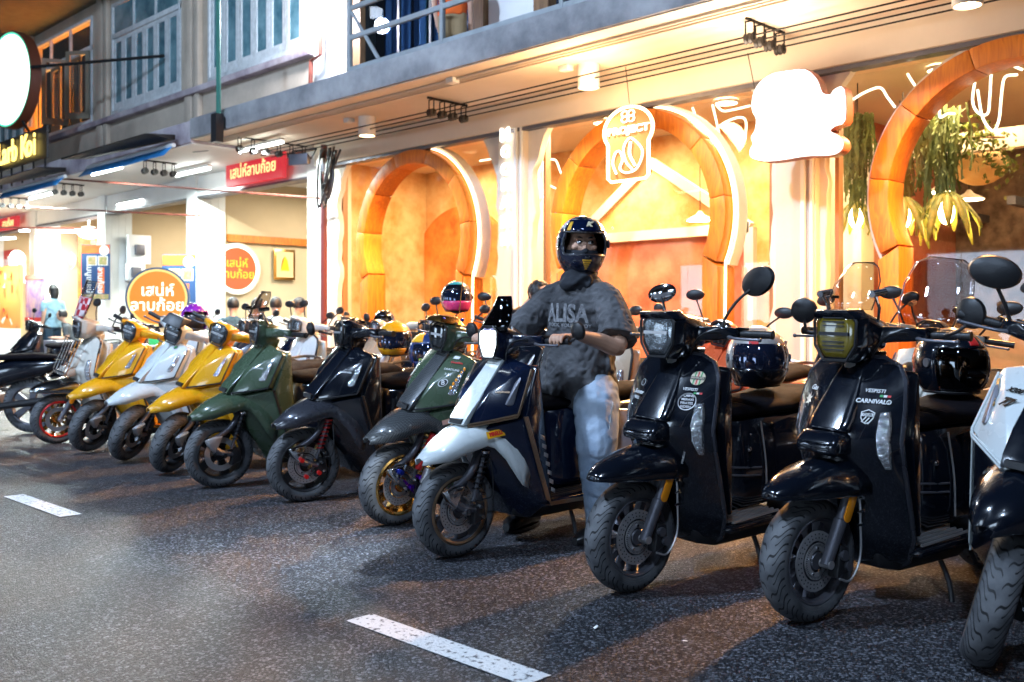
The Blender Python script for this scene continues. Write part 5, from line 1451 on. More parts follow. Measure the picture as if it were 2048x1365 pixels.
lamp('POINT', 'white_sign_glow', (-4.7, 7.7, 3.1), 130, (1, .78, .55), size=.25)
# vertical letters on the first pillar
vs_ = thing('vertical_letter_sign', 'column of small glowing white letters on the first plaster pillar', 'sign', (-8.78, 8.62, 2.6))
for k, (ch, py) in enumerate((('M', 271), ('C', 305), ('C', 340), ('R', 371), ('A', 406), ('H', 445), ('H', 480))):
    p = atY(1010, py, 8.62)
    lettering('glowing_letter', ch, (p.x + 8.78, 0, p.z - 2.6), EX, EZ, .19 if k else .21, glow('letter_white', (1, .9, .8), 4), vs_, bold=.01, depth=.012)
# neon squiggles behind the glass
def squig(pts, Y, lab):
    P0 = [atY(a, b, Y) for a, b in pts]
    o = P0[0]
    q = MB(); q.tube([p - o for p in P0], .011, 7, smooth=5); ob = q.build('neon_tube', M_neonw, loc=o)
    tag(ob, lab, 'neon tube', 'bent neon tubes in the cafe window')
squig([(1065, 385), (1085, 395), (1100, 370), (1085, 330), (1110, 320), (1125, 350), (1150, 345)], 9.0, 'looping neon tube between the first plaster pillar and the middle arch')
squig([(1090, 340), (1092, 365), (1120, 380), (1135, 375)], 9.02, 'small curl of neon low beside the middle arch')
squig([(1385, 216), (1400, 250), (1425, 262), (1450, 245), (1480, 235), (1492, 245), (1490, 280)], 9.0, 'neon tube bent in a long wave beside the white sign')
squig([(1425, 210), (1432, 240), (1440, 277)], 9.05, 'straight slanting neon stroke near the white sign')
squig([(1432, 210), (1445, 222), (1465, 220), (1500, 212)], 9.03, 'short rising neon stroke touching the white sign edge')
squig([(1705, 200), (1730, 185), (1760, 176), (1775, 195), (1790, 215)], 9.0, 'neon zigzag just right of the white sign')
squig([(1815, 148), (1822, 160), (1830, 172)], 9.0, 'tiny neon dash above the zigzag')
squig([(1876, 198), (1879, 215), (1880, 235), (1895, 228), (1910, 228)], 9.0, 'hooked neon tube left of the tall neon loop')
squig([(1952, 150), (1945, 200), (1955, 225), (1975, 228), (1980, 190), (1985, 140), (2010, 128), (2045, 140)], 9.0, 'tall neon loop inside the third arch, left stroke')
squig([(1955, 180), (1965, 235), (1985, 262), (1998, 240), (2003, 190), (2010, 155), (2035, 150)], 9.04, 'tall neon loop inside the third arch, deep U stroke')
squig([(995, 315), (985, 318), (960, 322)], 9.0, 'short neon stroke under the first arch ceiling lamp')
squig([(920, 322), (925, 345), (922, 355)], 9.0, 'small upright neon stroke right of the first arch')

# red Thai sign, round signs, shop boards
def board(name, label, cat, c, u, w, h, face, text=(), tm=None, thick=.04, frame=None, ts=.2, bold=.006):
    u = Vector(u).normalized(); n = u.cross(EZ)   # n points towards the viewer side
    t = thing(name, label, cat, tuple(c))
    q = MB(); q.prism([u * a * w / 2 + EZ * b * h / 2 for a, b in ((-1, -1), (1, -1), (1, 1), (-1, 1))], -n * thick); q.build('board_panel', face, t, bevel=.004)
    for k, (s, dx, dz, sz) in enumerate(text):
        lettering('lettering', s, u * dx * w + EZ * dz * h + n * .006, u, EZ, sz, tm, t, bold=bold, depth=.002)
    return t, u, n
M_redbox = glow('red_lightbox', (0.85, 0.03, 0.05), 0.7)
M_lgold = glow('lit_gold_letters', (1.0, 0.62, 0.25), 1.6)
c = atY(505, 340, 8.6)
board('red_sign', 'red lit sign board with gold Thai lettering on the white header', 'sign', c, (1, 0, 0), 1.75, .42, M_redbox, [('เสน่ห์ลาบก้อย', 0, 0, .27)], M_lgold, thick=.1)
c = atY(22, 440, 8.7)
board('red_sign', 'small red lit sign at the far left under the shop ceiling', 'sign', atY(12, 448, 8.6), (1, 0, 0), 1.5, .3, M_redbox, [('ลาบก้อย', 0.1, 0, .24)], M_lgold, thick=.08)
def round_sign(name, label, c, facing, r, rimw, face, rim_m, side_m, texts, tm, thick=.14, glow_rim=None):
    f = Vector(facing).normalized(); u = EZ.cross(f).normalized()  # to the viewer's right
    t = thing(name, label, 'sign', tuple(c))
    Mx = frame_m((0, 0, 0), u, EZ)
    q = MB(); q.lathe([(.001, 0), (r - rimw, 0), (r - rimw, -.02), (.001, -.02)], axis='Z', n=48); q.xf(Mx); q.build('sign_face', face, t)
    q = MB(); q.lathe([(r - rimw, .005), (r, .005), (r, -.02), (r - rimw, -.02), (r - rimw, .005)], axis='Z', n=48); q.xf(Mx); q.build('sign_rim', rim_m, t)
    q = MB(); q.lathe([(r + .03, .012), (r + .03, -thick), (.001, -thick), (.001, -thick + .02), (r, -thick + .02), (r, .012), (r + .03, .012)], axis='Z', n=48); q.xf(Mx); q.build('sign_case', side_m, t)
    for s, dy, sz in texts:
        lettering('lettering', s, EZ * dy + f * .006, u, EZ, sz, tm, t, bold=.003, depth=.003)
    return t
M_orface = glow('orange_lightbox', (1.0, 0.30, 0.01), 0.95)
M_white_l = glow('lit_white_letters', (1.0, 0.95, 0.8), 2.2)
c = Vector((-16.6, 7.45, 0)); c = atY(315, 596, 7.3)
t = round_sign('round_sign', 'round orange lightbox standing on the pavement with white Thai lettering', c, (.86, -.5, 0), .46, .035, M_orface, glow('yellow_rim_light', (1, .7, .2), 1.2), mat('navy_case', (.03, .06, .12), .4), [('เสน่ห์', .11, .25), ('ลาบก้อย', -.13, .25)], M_white_l, thick=.2)
q = MB(); q.box((-.03, -.03, -c.z + .14), (.03, .03, -.5)); q.box((-.25, -.25, -c.z + .14), (.25, .25, -c.z + .18)); q.build('stand', M_black, t)
c = atX(474, 538, -17.0)
round_sign('round_sign', 'round red and orange lit sign on the tan party wall', c, (1, -.02, 0), .46, .06, glow('red_orange_lightbox', (1.0, 0.14, 0.01), 1.1), glow('pale_rim_light', (1, .75, .6), 3), M_cream, [('เสน่ห์', .1, .22), ('ลาบก้อย', -.11, .22)], glow('yellow_letters', (1, .6, .02), 1.5), thick=.1)
# big round sign and its name letters over the far slab
c = atY(16, 160, 6.9)
t = round_sign('round_sign', 'large white lit disc sign high on the facade, green inner rim and brown edge', c, (.12, -1, 0), .93, .04, glow('white_disc_light', (.93, 1, .94), 2.6), glow('green_rim_light', (.1, .8, .5), 1.2), mat('brown_case', (.14, .04, .02), .4), [], M_white_l, thick=.2)
q = MB(); q.tube([(.93, .1, .1), (3.0, 1.8, .25)], .03, 6); q.tube([(.4, .1, -.8), (.5, .5, -1.5)], .03, 6); q.build('bracket', M_iron, t)
c = atY(36, 300, 6.95)
t = thing('name_sign', 'glowing yellow letters Larb Koi on a dark rail above the slab', 'sign', tuple(c))
q = MB(); q.box((-1.4, .05, -.3), (1.35, .09, .3)); q.build('back_board', M_black, t)
for k, ch in enumerate('Larb Koi'):
    if ch == ' ': continue
    lettering('glowing_letter', ch, (-1.02 + k * .27, 0, 0), EX, EZ, .62, glow('yellow_neon', (1, .72, .16), 3), t, bold=.008, depth=.01)
for k in range(5):
    q = MB(); q.box((-1.2 + k * .6, .06, -.65), (-1.17 + k * .6, .09, -.3)); q.build('leg', M_iron, t)
# hanging menu banners
M_ban = mat('navy_banner', (0.02, 0.06, 0.16), 0.6); M_banr = mat('orange_banner', (0.8, 0.22, 0.03), 0.6, color2=(0.7, .08, .02), vscale=5)
M_food = mat('food_print', (0.6, 0.35, 0.2), 0.6, color2=(0.2, 0.25, 0.06), vscale=18)
M_bwhite = mat('banner_white', (0.8, 0.8, 0.78), 0.6)
def menu(label, c, u, w, h, texts):
    t, uu, n = board('menu_banner', label, 'banner', c, u, w, h, M_ban, thick=.006)
    def pr(nm, x0, x1, z0, z1, m, l=.003):
        q = MB(); q.prism([uu * x0 * w + EZ * z0 * h + n * l, uu * x1 * w + EZ * z0 * h + n * l, uu * x1 * w + EZ * z1 * h + n * l, uu * x0 * w + EZ * z1 * h + n * l], n * .001); q.build(nm, m, t)
    pr('printed_band', -.49, .49, .34, .49, M_banr)
    for a in (-.3, .08):
        pr('photo_frame', a, a + .34, .12, .29, M_bwhite); pr('food_photo', a + .03, a + .31, .13, .28, M_food, .0045)
    pr('printed_column', .08, .3, -.38, .08, M_banr)
    pr('food_photo', -.45, .45, -.49, -.4, M_food)
    q = MB(); q.lathe([(.001, 0), (.17 * w, 0), (.17 * w, .002), (.001, .002)], axis='Z', n=20); q.xf(frame_m(tuple(uu * .3 * w + EZ * .39 * h + n * .005), uu, EZ)); q.build('printed_roundel', M_bwhite, t)
    for s, dx in texts:
        lettering('lettering', s, uu * dx * w + EZ * -.15 * h + n * .006, EZ * -1, uu, .17 * w * 1.6, M_bwhite, t, bold=.003)
    return t
menu('blue menu banner with orange head on the second white pillar', atX(388, 580, -16.92) + Vector((.12, -.35, 0)), (.75, .66, 0), .62, 1.25, [('ลาบก้อยซอยจุ๊', -.2), ('เสน่ห์', .2)])
menu('blue menu banner with vertical Thai words on the third white pillar', atX(216, 546, -20.9) + Vector((.1, -.3, 0)), (.75, .66, 0), .62, 1.15, [('เมนูแนะนำ', -.22), ('ลาบก้อย', .16)])
c = atX(180, 525, -24.8)
t, uu, n = board('menu_poster', 'orange menu poster with round dish photos on the wall behind the boy', 'poster', atX(182, 530, -24.9) + Vector((.4, 0, 0)), (.2, 1, 0), .9, 1.7, M_banr, thick=.02)
for k in range(4):
    q = MB(); q.ball(EZ * (.55 - .36 * k) + n * .01, (.02, .2, .14), 14, 6); q.build('dish_photo', M_food, t)
t, uu, n = board('cloth_banner', 'pink and red cloth banner with purple print hung at the left stall', 'banner', atY(70, 597, 8.2), (1, 0, 0), 1.15, 1.0, mat('pink_print', (.75, .5, .5), .6, color2=(.25, .15, .6), vscale=4), thick=.006)
for z_ in (-.53, .42):
    q = MB(); q.box((-.6, -.012, z_), (.6, -.006, z_ + .1)); q.build('red_hem', M_stkr, t)
t, uu, n = board('red_banner', 'red shop banner with round white pictures at the far left', 'banner', atY(14, 525, 9.4), (1, 0, 0), 1.5, .65, mat('red_banner_cloth', (.6, .03, .02), .6), [('ลาบก้อย', 0, 0, .3)], M_bwhite, thick=.01)
# framed picture
c = atX(568, 530, -17.0)
t = thing('framed_picture', 'small gold framed religious picture on the tan wall', 'picture', tuple(c))
q = MB(); q.box((0, -.24, -.3), (.03, .24, .3)); q.build('frame', M_gold, t, bevel=.01)
q = MB(); q.box((.031, -.19, -.25), (.035, .19, .25)); q.build('picture_sheet', mat('picture_paper', (.6, .42, .2), .6), t)
q = MB(); q.hull([(.036, -.1, -.12), (.036, .1, -.12), (.036, 0, .17), (.036, .06, .08), (.036, -.06, .08), (.04, 0, 0)]); q.build('printed_figure', M_stky, t)
# electric boxes on the wall, fans, ceiling globe
for k, (px, py, w, h, lab) in enumerate(((275, 500, .5, .62, 'white wall box with switchgear on the tan wall'), (268, 545, .4, .36, 'small white meter box under the switchgear box'))):
    c = atX(px, py, -20.9 + 0.02) 
    t = thing('electric_box', lab, 'electric box', tuple(c))
    q = MB(); q.box((0, -w / 2, -h / 2), (.12, w / 2, h / 2)); q.build('box_body', M_white, t, bevel=.01)
    q = MB(); q.box((.12, -.12, -.12), (.2, .08, .1)); q.build('meter', M_dsteel, t, bevel=.01)
def wall_fan(label, c):
    t = thing('wall_fan', label, 'fan', tuple(c))
    f = Vector((.6, -.8, 0)); Mx = frame_m((0, 0, 0), EZ.cross(f), EZ)
    q = MB(); q.lathe([(.001, .06), (.1, .055), (.22, .02), (.24, 0), (.22, -.03), (.1, -.06), (.001, -.07)], axis='Z', n=24); q.xf(Mx); q.build('fan_cage', pane('fan_cage_mesh', (.85, .85, .85), .25, .5), t)
    for k in range(3):
        a = R(120 * k); q = MB(); q.hull([(0, 0, 0), (.2 * math.cos(a), .2 * math.sin(a), .01), (.19 * math.cos(a + .7), .19 * math.sin(a + .7), -.01), (.0, 0, .02)]); q.xf(Mx); q.build('fan_blade', M_white, t)
    q = MB(); q.lathe([(.235, .012), (.25, 0), (.235, -.012), (.235, .012)], axis='Z', n=28); q.xf(Mx); q.build('cage_rim', M_white, t)
    q = MB(); q.tube([(0, .1, 0), (0, .2, -.1), (0, .2, -.6)], .025, 8); q.build('fan_arm', M_white, t)
wall_fan('white wall fan beside the long low fluorescent tube', atY(133, 522, 9.6))
wall_fan('white wall fan low behind the standing woman', atY(133, 575, 10.2))
wall_fan('white wall fan beside the red banner at the far left', atY(34, 520, 9.3))
t = thing('globe_lamp', 'white glass globe lamp hanging near the long low tube', 'lamp', tuple(atY(178, 466, 9.4)))
q = MB(); q.ball((0, 0, 0), (.26, .26, .15), 20, 10); q.build('globe', glow('globe_glass', (1, .93, .82), 3), t)
q = MB(); q.cyl((0, 0, .14), (0, 0, .9), .02, 8); q.build('rod', M_white, t)
# blue awnings and iron stays
def awning(label, pts, m):
    t = thing('awning', label, 'awning', tuple(pts[0]))
    o = Vector(pts[0])
    rows = []
    for s in range(7):
        f = s / 6
        rows.append([Vector(p) - o + Vector((0, -.16 * f, -.17 * f - (.06 * math.sin(PI * k / (len(pts) - 1))) * math.sin(PI * f))) for k, p in enumerate(pts)])
    q = MB(); q.loft(rows, cap=False, closed=False); q.build('canvas', m, t, solid=.006, smooth=60)
    q = MB(); q.tube([Vector(p) - o for p in pts], .035, 8); q.build('roller_tube', M_white, t)
    q = MB(); q.hull([Vector(pts[0]) - o + Vector((0, -.45, .12)), Vector(pts[-1]) - o + Vector((0, -.45, .12)), Vector(pts[0]) - o + Vector((0, .02, .16)), Vector(pts[-1]) - o + Vector((0, .02, .16)), Vector(pts[0]) - o + Vector((0, -.45, .09)), Vector(pts[-1]) - o + Vector((0, .02, .08))]); q.build('awning_hood', M_iron, t)
    return t
M_blueaw = mat('blue_awning_canvas', (0.02, 0.2, 0.5), 0.6, var=.3, vscale=5)
awning('blue canvas awning half rolled under the slab, nearest to the cafe', [(-17.4 + .4 * k, 7.0, 3.78) for k in range(9)], M_blueaw)
awning('blue canvas awning half rolled under the slab, farther down the row', [(-21.6 + .4 * k, 7.0, 3.74) for k in range(9)], M_blueaw)
awning('blue canvas awning at the far left end of the shops', [(-26.0 + .4 * k, 7.0, 3.74) for k in range(9)], M_blueaw)
for a, b, Y, lab in (((110, 357), (640, 397), 7.2, 'rusty iron stay across the near shopfront'), ((0, 412), (400, 432), 7.4, 'rusty iron stay across the farther shopfronts'), ((0, 455), (200, 458), 7.6, 'thin rusty stay at the far left shopfront')):
    p0 = atY(a[0], a[1], Y); p1 = atY(b[0], b[1], Y + 1.3)
    q = MB(); q.tube([Vector((0, 0, 0)), p1 - p0], .018, 6); o = q.build('iron_stay', M_rust, loc=p0); tag(o, lab, 'iron bar')
for k, (px, py) in enumerate(((290, 335), (110, 378), (5, 405))):
    p = atZ(px, py, 3.6)
    roller_set(p.x, [p.y + .16 * j for j in range(4)], 3.6, ['hanging black wire rollers under the near blue awning', 'hanging black wire rollers under the farther blue awning', 'hanging black wire rollers at the far left shop'][k])
# pipes at the seam of the two buildings
q = MB(); q.tube([(0, 0, 0), (0, 0, 4.2)], .05, 10); o = q.build('drain_pipe', mat('maroon_pipe', (.12, .03, .03), .4), loc=atY(648, 640, 8.5) * 1.0); o.location.z = .14; o.scale.z = .86; tag(o, 'dark maroon drain pipe between the tiled pillar and the cafe plaster', 'pipe')
q = MB(); q.tube([(0, 0, 0), (0, 0, 4)], .035, 8); p = atY(437, 240, 7.0); o = q.build('green_pipe', M_green, loc=(p.x, 7.0, 4.0)); tag(o, 'dark green upright pipe at the slab corner', 'pipe')
q = MB(); q.box((-.07, -.06, -.35), (.07, .06, .05)); o = q.build('pipe_box', M_black, loc=(p.x, 6.98, 4.0)); tag(o, 'small black box at the foot of the green pipe', 'box')
p = atY(641, 110, 8.6)
q = MB(); q.tube([(0, 0, 3), (0, 0, 0), (-.25, 0, -.05), (-.3, 0, -.9)], .035, 8); o = q.build('red_pipe', M_rust, loc=p); tag(o, 'rusty red drain pipe bending beside the white upper pillar', 'pipe')
t = thing('wall_lamp', 'round white wall lamp over the bright upper pillar', 'lamp', (-12.4, 8.45, 5.85))
q = MB(); q.lathe([(.001, 0), (.14, 0), (.14, .1), (.001, .1)], axis='Z', n=18); q.build('lamp_disc', glow('cool_wall_lamp', (.9, .93, 1), 20), t)
lamp('POINT', 'wall_lamp_light', (-12.45, 8.25, 5.75), 300, (.85, .88, 1), size=.12)
# cable bundle and meter at the seam
t = thing('cable_bundle', 'tangle of black cables and boxes at the top of the seam between the buildings', 'cables', (-11.9, 8.2, 3.25))
rnd = random.Random(3)
for k in range(9):
    a = rnd.uniform(-.2, .2); b = rnd.uniform(-.3, .3)
    q = MB(); q.tube([(a, 0, .35), (a + .05, -.1 + b * .2, .1), (b * .4, -.1, -.25 - rnd.random() * .3), (b * .3 + .1, -.05, -.1), (.15 + a, 0, .3)], .016, 6, smooth=5); q.build('cable', M_black, t)
q = MB(); q.box((-.15, -.1, .0), (0, .02, .2)); q.build('meter_box', M_white, t, bevel=.01)
for k, (px, py) in enumerate(((600, 320), (405, 295))):
    p = atY(px, py, 7.6); t = thing('floodlight', ['grey floodlight near the red Thai sign', 'dark floodlight hanging at the end of the near blue awning'][k], 'floodlight', tuple(p), (0, 0, R(20)))
    q = MB(); q.hull([(-.16, -.05, -.08), (.16, -.05, -.08), (-.16, -.05, .08), (.16, -.05, .08), (-.12, .08, -.05), (.12, .08, -.05), (-.12, .08, .05), (.12, .08, .05)]); q.build('lamp_body', M_dsteel, t, bevel=.01)
    q = MB(); q.tube([(-.18, 0, 0), (-.2, .1, .15), (.2, .1, .15), (.18, 0, 0)], .012, 6); q.build('bracket', M_iron, t)

# ------------------------------------------------------------------ plants and pendant lamps in the cafe
M_leaf = mat('deep_green_leaf', (0.07, 0.12, 0.02), 0.5, color2=(0.16, 0.16, 0.02), vscale=9)
M_leafy = mat('olive_moss', (0.1, 0.13, 0.02), 0.7, color2=(0.04, 0.07, 0.015), vscale=9)
def leaves(mb, rnd, centre, spread, n, size):
    for _ in range(n):
        c = Vector(centre) + Vector((rnd.gauss(0, spread[0]), rnd.gauss(0, spread[1]), rnd.gauss(0, spread[2])))
        d = Vector((rnd.uniform(-1, 1), rnd.uniform(-1, 1), rnd.uniform(-1.3, .3))).normalized() * size * rnd.uniform(.6, 1.3)
        w = d.cross(Vector((rnd.random(), rnd.random(), rnd.random()))).normalized() * size * .28
        mb.add([c, c + d * .5 + w, c + d, c + d * .5 - w], [(0, 1, 2, 3)])
rnd = random.Random(5)
for k, (px, py, w, h, lab) in enumerate(((1715, 335, .16, 1.1, 'hanging moss plant left of the third arch'), (1872, 335, .25, 1.15, 'broad hanging moss plant in the middle of the third arch'), (1800, 370, .1, .7, 'narrow hanging moss strand against the arch ring'))):
    p = atY(px, py, 9.9)
    t = thing('hanging_plant', lab, 'hanging plant', (p.x, p.y, p.z + h / 2))
    q = MB()
    for s in range(90):
        x = rnd.gauss(0, w * .5); y = rnd.gauss(0, w * .4); L_ = h * rnd.uniform(.5, 1) * (1 - abs(x) / w * .3)
        P_ = [Vector((x, y, 0))]
        for j in range(7): P_.append(P_[-1] + Vector((rnd.gauss(0, .012), rnd.gauss(0, .012), -L_ / 7)))
        for a, b in zip(P_, P_[1:]):
            q.add([a + Vector((-.01, 0, 0)), a + Vector((.01, .004, 0)), b + Vector((.014, 0, 0)), b + Vector((-.006, .006, 0))], [(0, 1, 2, 3)])
            c = (a + b) / 2; d = Vector((rnd.uniform(-.05, .05), rnd.uniform(-.05, .05), -.05)); q.add([c, c + d * .5 + Vector((.008, 0, 0)), c + d, c + d * .5 - Vector((.008, 0, 0))], [(0, 1, 2, 3)])
    q.build('foliage', M_leafy, t)
    q = MB(); q.cyl((0, 0, 0), (0, 0, .5), .006, 5); q.build('cord', M_iron, t)
t = thing('climbing_plant', 'dark leafy creeper along the top of the inner doorway in the third arch', 'plant', tuple(atY(1930, 300, 10.2)))
q = MB()
for a in range(0, 14):
    f = a / 13; p = atY(1820 + 190 * f, 275 + 10 * math.sin(f * 5) + (75 * max(0, f - .75) * 4 if f > .75 else 0), 10.2) - Vector(t.location)
    leaves(q, rnd, p, (.09, .08, .09), 46, .075)
q.build('foliage', M_leaf, t)
q = MB(); q.tube([atY(1820 + 190 * f, 275, 10.2) - Vector(t.location) for f in (0, .3, .6, 1)], .012, 6, smooth=3); q.build('stem', M_wood, t)
M_bulb = glow('bulb_warm', (1.0, 0.75, 0.35), 40)
for k, (px, py, lab) in enumerate(((1806, 425, 'petal shaped pendant lampshade of yellow leaves, the left one in the third arch'), (1893, 415, 'petal shaped pendant lampshade of yellow leaves, the right one in the third arch'), (1712, 425, 'small leaf pendant lamp seen between the second pillar and the third arch'))):
    p = atY(px, py, 9.8 + .1 * k); t = thing('pendant_lamp', lab, 'pendant lamp', tuple(p))
    q = MB(); q.ball((0, 0, -.05), (.075, .075, .12), 14, 10); q.build('bulb', M_bulb, t)
    q = MB(); q.cyl((0, 0, .1), (0, 0, 1.2), .006, 5); q.build('cord', M_iron, t)
    for j in range(11):
        a = 2 * PI * j / 11; u = Vector((math.cos(a), math.sin(a), 0)); v = Vector((-math.sin(a), math.cos(a), 0)); s = .75 if k == 2 else 1
        q = MB(); rows = [(.05, .14, .02), (.13, .08, .045), (.22, -.03, .05), (.3, -.14 - .06 * (j % 3), .03), (.33 - .03 * (j % 2), -.22 - .07 * (j % 3), .006)]
        q.loft([[(u * r_ + EZ * z - v * w) * s, (u * (r_ + .015) + EZ * (z + .01)) * s, (u * r_ + EZ * z + v * w) * s] for r_, z, w in rows], cap=False, closed=False); q.build('petal', mat('yellow_leaf_petal', (.3, .24, .03), .6, color2=(.08, .12, .02), vscale=12), t, solid=.003)
    lamp('POINT', 'pendant_light', (p.x, p.y, p.z - .32), 14, (1, .6, .2), size=.08)
for k, (px, py, lab) in enumerate(((1400, 440, 'wide flat pendant lamp inside the middle arch'), (1880, 384, 'flat white pendant lamp above the petal lampshades'), (1938, 398, 'small tilted pendant lamp right of the petal lampshades'))):
    p = atY(px, py, 9.7 if k == 0 else 11.5); t = thing('pendant_lamp', lab, 'pendant lamp', tuple(p))
    q = MB(); q.lathe([(.02, .1), (.05, .06), (.17, 0), (.16, -.01), (.05, .04), (.001, .05)], axis='Z', n=24); q.build('shade', M_cream, t)
    q = MB(); q.lathe([(.001, -.012), (.15, -.012), (.15, -.002), (.001, -.002)], axis='Z', n=20); q.build('lamp_disc', M_warm, t)
    q = MB(); q.cyl((0, 0, .1), (0, 0, 1.1), .005, 5); q.build('cord', M_iron, t)
t = thing('paper_lantern', 'pale round woven lampshade behind the creeper in the third arch', 'lampshade', tuple(atY(1958, 330, 11)))
q = MB(); q.ball((0, 0, 0), (.28, .28, .22), 20, 12); q.build('shade', M_stucco2, t)

# ------------------------------------------------------------------ helmets
def helmet(label, loc, yaw, shell, visor, accents=(), open_face=False, roll=0, sc_=1.0, texts=()):
    t = thing('helmet', label, 'helmet', tuple(loc), (R(roll), 0, R(yaw)))
    # shell: ellipsoid with face opening towards -Y
    nU, nV = 44, 28
    V = []; F = []
    def pt(th, ph, s=1.0):
        x = .125 * math.sin(th) * math.sin(ph); y = -.15 * math.sin(th) * math.cos(ph); z = .135 * math.cos(th)
        if z < 0: z *= 1.1; y *= 1 + .1 * min(1, -z / .1) * (1 if y < 0 else 0)
        return Vector((x * s, y * s, .15 + z * s)) * sc_
    for i in range(nV + 1):
        th = R(3 + (137 - 3) * i / nV)
        for j in range(nU):
            V.append(pt(th, 2 * PI * j / nU))
    for i in range(nV):
        for j in range(nU):
            th = 3 + 134 * (i + .5) / nV; ph = (360 * (j + .5) / nU + 180) % 360 - 180
            if abs(ph) < 62 and 66 < th < (112 if not open_face else 200): continue
            a = i * nU + j; b = i * nU + (j + 1) % nU
            F.append([a, b, b + nU, a + nU])
    q = MB(); q.add(V, F); q.build('shell', shell, t, solid=.012, smooth=70)
    if visor:
        rings = []
        t0, t1 = (62, 116) if not open_face else (64, 130)
        for th in range(t0, t1 + 1, 6): rings.append([pt(R(th), R(ph), 1.03) for ph in range(-66, 67, 6)])
        q = MB(); q.loft(rings, cap=False, closed=False); q.build('visor', visor, t, solid=.003, smooth=70)
    q = MB(); q.ball((0, .0, .13 * sc_), (.105 * sc_, .12 * sc_, .11 * sc_), 16, 10); q.build('padding', M_black, t)
    for s in (-1, 1):
        p = pt(R(88), R(80 * s), 1.04); q = MB(); q.cyl(p - Vector((s * .01, 0, 0)), p + Vector((s * .006, 0, 0)), .02, 14); q.build('visor_hinge', M_dsteel, t)
    for (t0, t1, p0, p1, m) in accents:
        rings = []
        for a in range(7): rings.append([pt(R(t0 + (t1 - t0) * a / 6), R(p0 + (p1 - p0) * b / 10), 1.055) for b in range(11)])
        q = MB(); q.loft(rings, cap=False, closed=False); q.build('painted_patch', m, t, solid=.001, smooth=80)
    q = MB(); q.tube([pt(R(136), R(2 * PI * 0 + k * 12), 1.0) for k in range(31)], .009 * sc_, 6); q.build('neck_roll', M_black, t)
    for (s, th, ph, sz, m) in texts:
        p = pt(R(th), R(ph), 1.065); px_ = (pt(R(th), R(ph + 2), 1.065) - p); pz = (pt(R(th - 2), R(ph), 1.065) - p)
        lettering('lettering', s, p, px_, pz, sz, m, t, bold=.0015)
    return t
M_vis = mat('mirror_visor', (0.02, 0.03, 0.07), 0.04, metal=0.7, coat=1)
M_hgr = paint('warm_grey_helmet', (0.35, 0.32, 0.3)); M_hbk = P_blk
M_hpur = paint('purple_helmet', (0.22, 0.02, 0.4)); M_hyel = paint('yellow_helmet', (.8, .35, .01)); M_hblu = paint('navy_helmet', (.015, .04, .15))
M_teal = paint('teal_helmet', (.03, .3, .35)); M_hpink = paint('pink_helmet', (.75, .05, .2))
def on(x, y, lx, ly, lz, lean=8):
    a = R(lean); return Vector((x + lx * math.cos(a) + lz * math.sin(a), y + ly, -lx * math.sin(a) + lz * math.cos(a)))
helmet('grey and black full face helmet with mirror visor on the first black scooter seat', on(-2.65, 3.34, 0, .95, .79, 4), 42, M_hgr, M_vis, [(104, 134, -70, 70, M_hbk)], sc_=1.15, texts=[('real', 60, -20, .03, M_stkr)])
helmet('glossy black open face helmet on the seat of the second black scooter', on(-1.905, 3.49, .1, 1.05, .79, 3), 60, M_hbk, M_smoke_d, [(40, 60, -10, 10, M_stkr)], sc_=1.15, open_face=True)
helmet('purple polka dotted helmet behind the leftmost yellow scooter', on(-8.9, 4.55, -.05, 0, 1.02), 70, M_hpur, None, [(35 + 22 * a, 39 + 22 * a, p, p + 5, M_stk) for a in range(3) for p in range(-160, 170, 34)] , open_face=True)
helmet('yellow and black helmet behind the handlebar of the black and graphite scooter', on(-5.95, 4.6, 0, 0, .86), 40, M_hyel, M_vis, [(60, 130, 60, 120, M_hbk)])
helmet('navy helmet with blue yellow and red graphics on the black and graphite scooter', on(-5.44, 3.53, .02, .95, .785), 60, M_hblu, M_vis, [(20, 60, -90, -30, M_stky), (30, 60, 30, 90, M_stkr), (60, 100, 70, 130, mat('bright_blue', (.02, .15, .6), .3)), (105, 130, -40, 40, mat('lime', (.4, .6, .02), .3))])
helmet('black helmet with teal stripe and pink chin, highest in second row', on(-6.15, 5.5, 0, 0, 1.18, 0), 60, M_hbk, M_vis, [(20, 40, -80, 80, M_teal), (100, 132, -80, 80, M_hpink), (40, 90, 70, 90, M_teal)])
helmet('round glossy black helmet on the black scooter with round mirrors', on(-5.75, 5.45, .05, .55, .98, 0), 30, M_hbk, M_smoke_d, [], open_face=True)
helmet('small black cap shaped helmet before the first arch', on(-8.15, 6.3, 0, 0, 1.02, 0), 30, M_hbk, None, [], open_face=True, sc_=.8)

# ------------------------------------------------------------------ tables, stall and far left clutter
M_ttop = mat('speckled_plastic_top', (.55, .5, .52), .4, color2=(.4, .35, .4), vscale=10)
for k, (x, y, lab) in enumerate(((-15.4, 7.1, 'folding table with pale patterned cover behind the chrome scooter'), (-13.6, 8.0, 'small pale table beside the seated boys'), (-19.5, 7.4, 'pale table below the woman in blue'))):
    t = thing('table', lab, 'table', (x, y, 0), group=None)
    q = MB(); q.box((-.6, -.35, .71), (.6, .35, .75)); q.build('tabletop', M_ttop, t, bevel=.01)
    q = MB(); q.prism([Vector((-.605, -.355, .45)), Vector((.605, -.355, .45)), Vector((.605, -.355, .756)), Vector((-.605, -.355, .756))], (0, .004, 0)); q.build('table_cover', M_ttop, t)
    for a in (-.55, .55):
        for b in (-.3, .3):
            q = MB(); q.cyl((a, b, 0), (a, b, .71), .015, 8); q.build('leg', M_steel, t)
t = thing('green_tray', 'black serving tray and green crate on the patterned table', 'tray', (-15.5, 7.0, .755)); q = MB(); q.box((-.3, -.15, 0), (.15, .15, .05)); q.build('tray', M_black, t, bevel=.01)
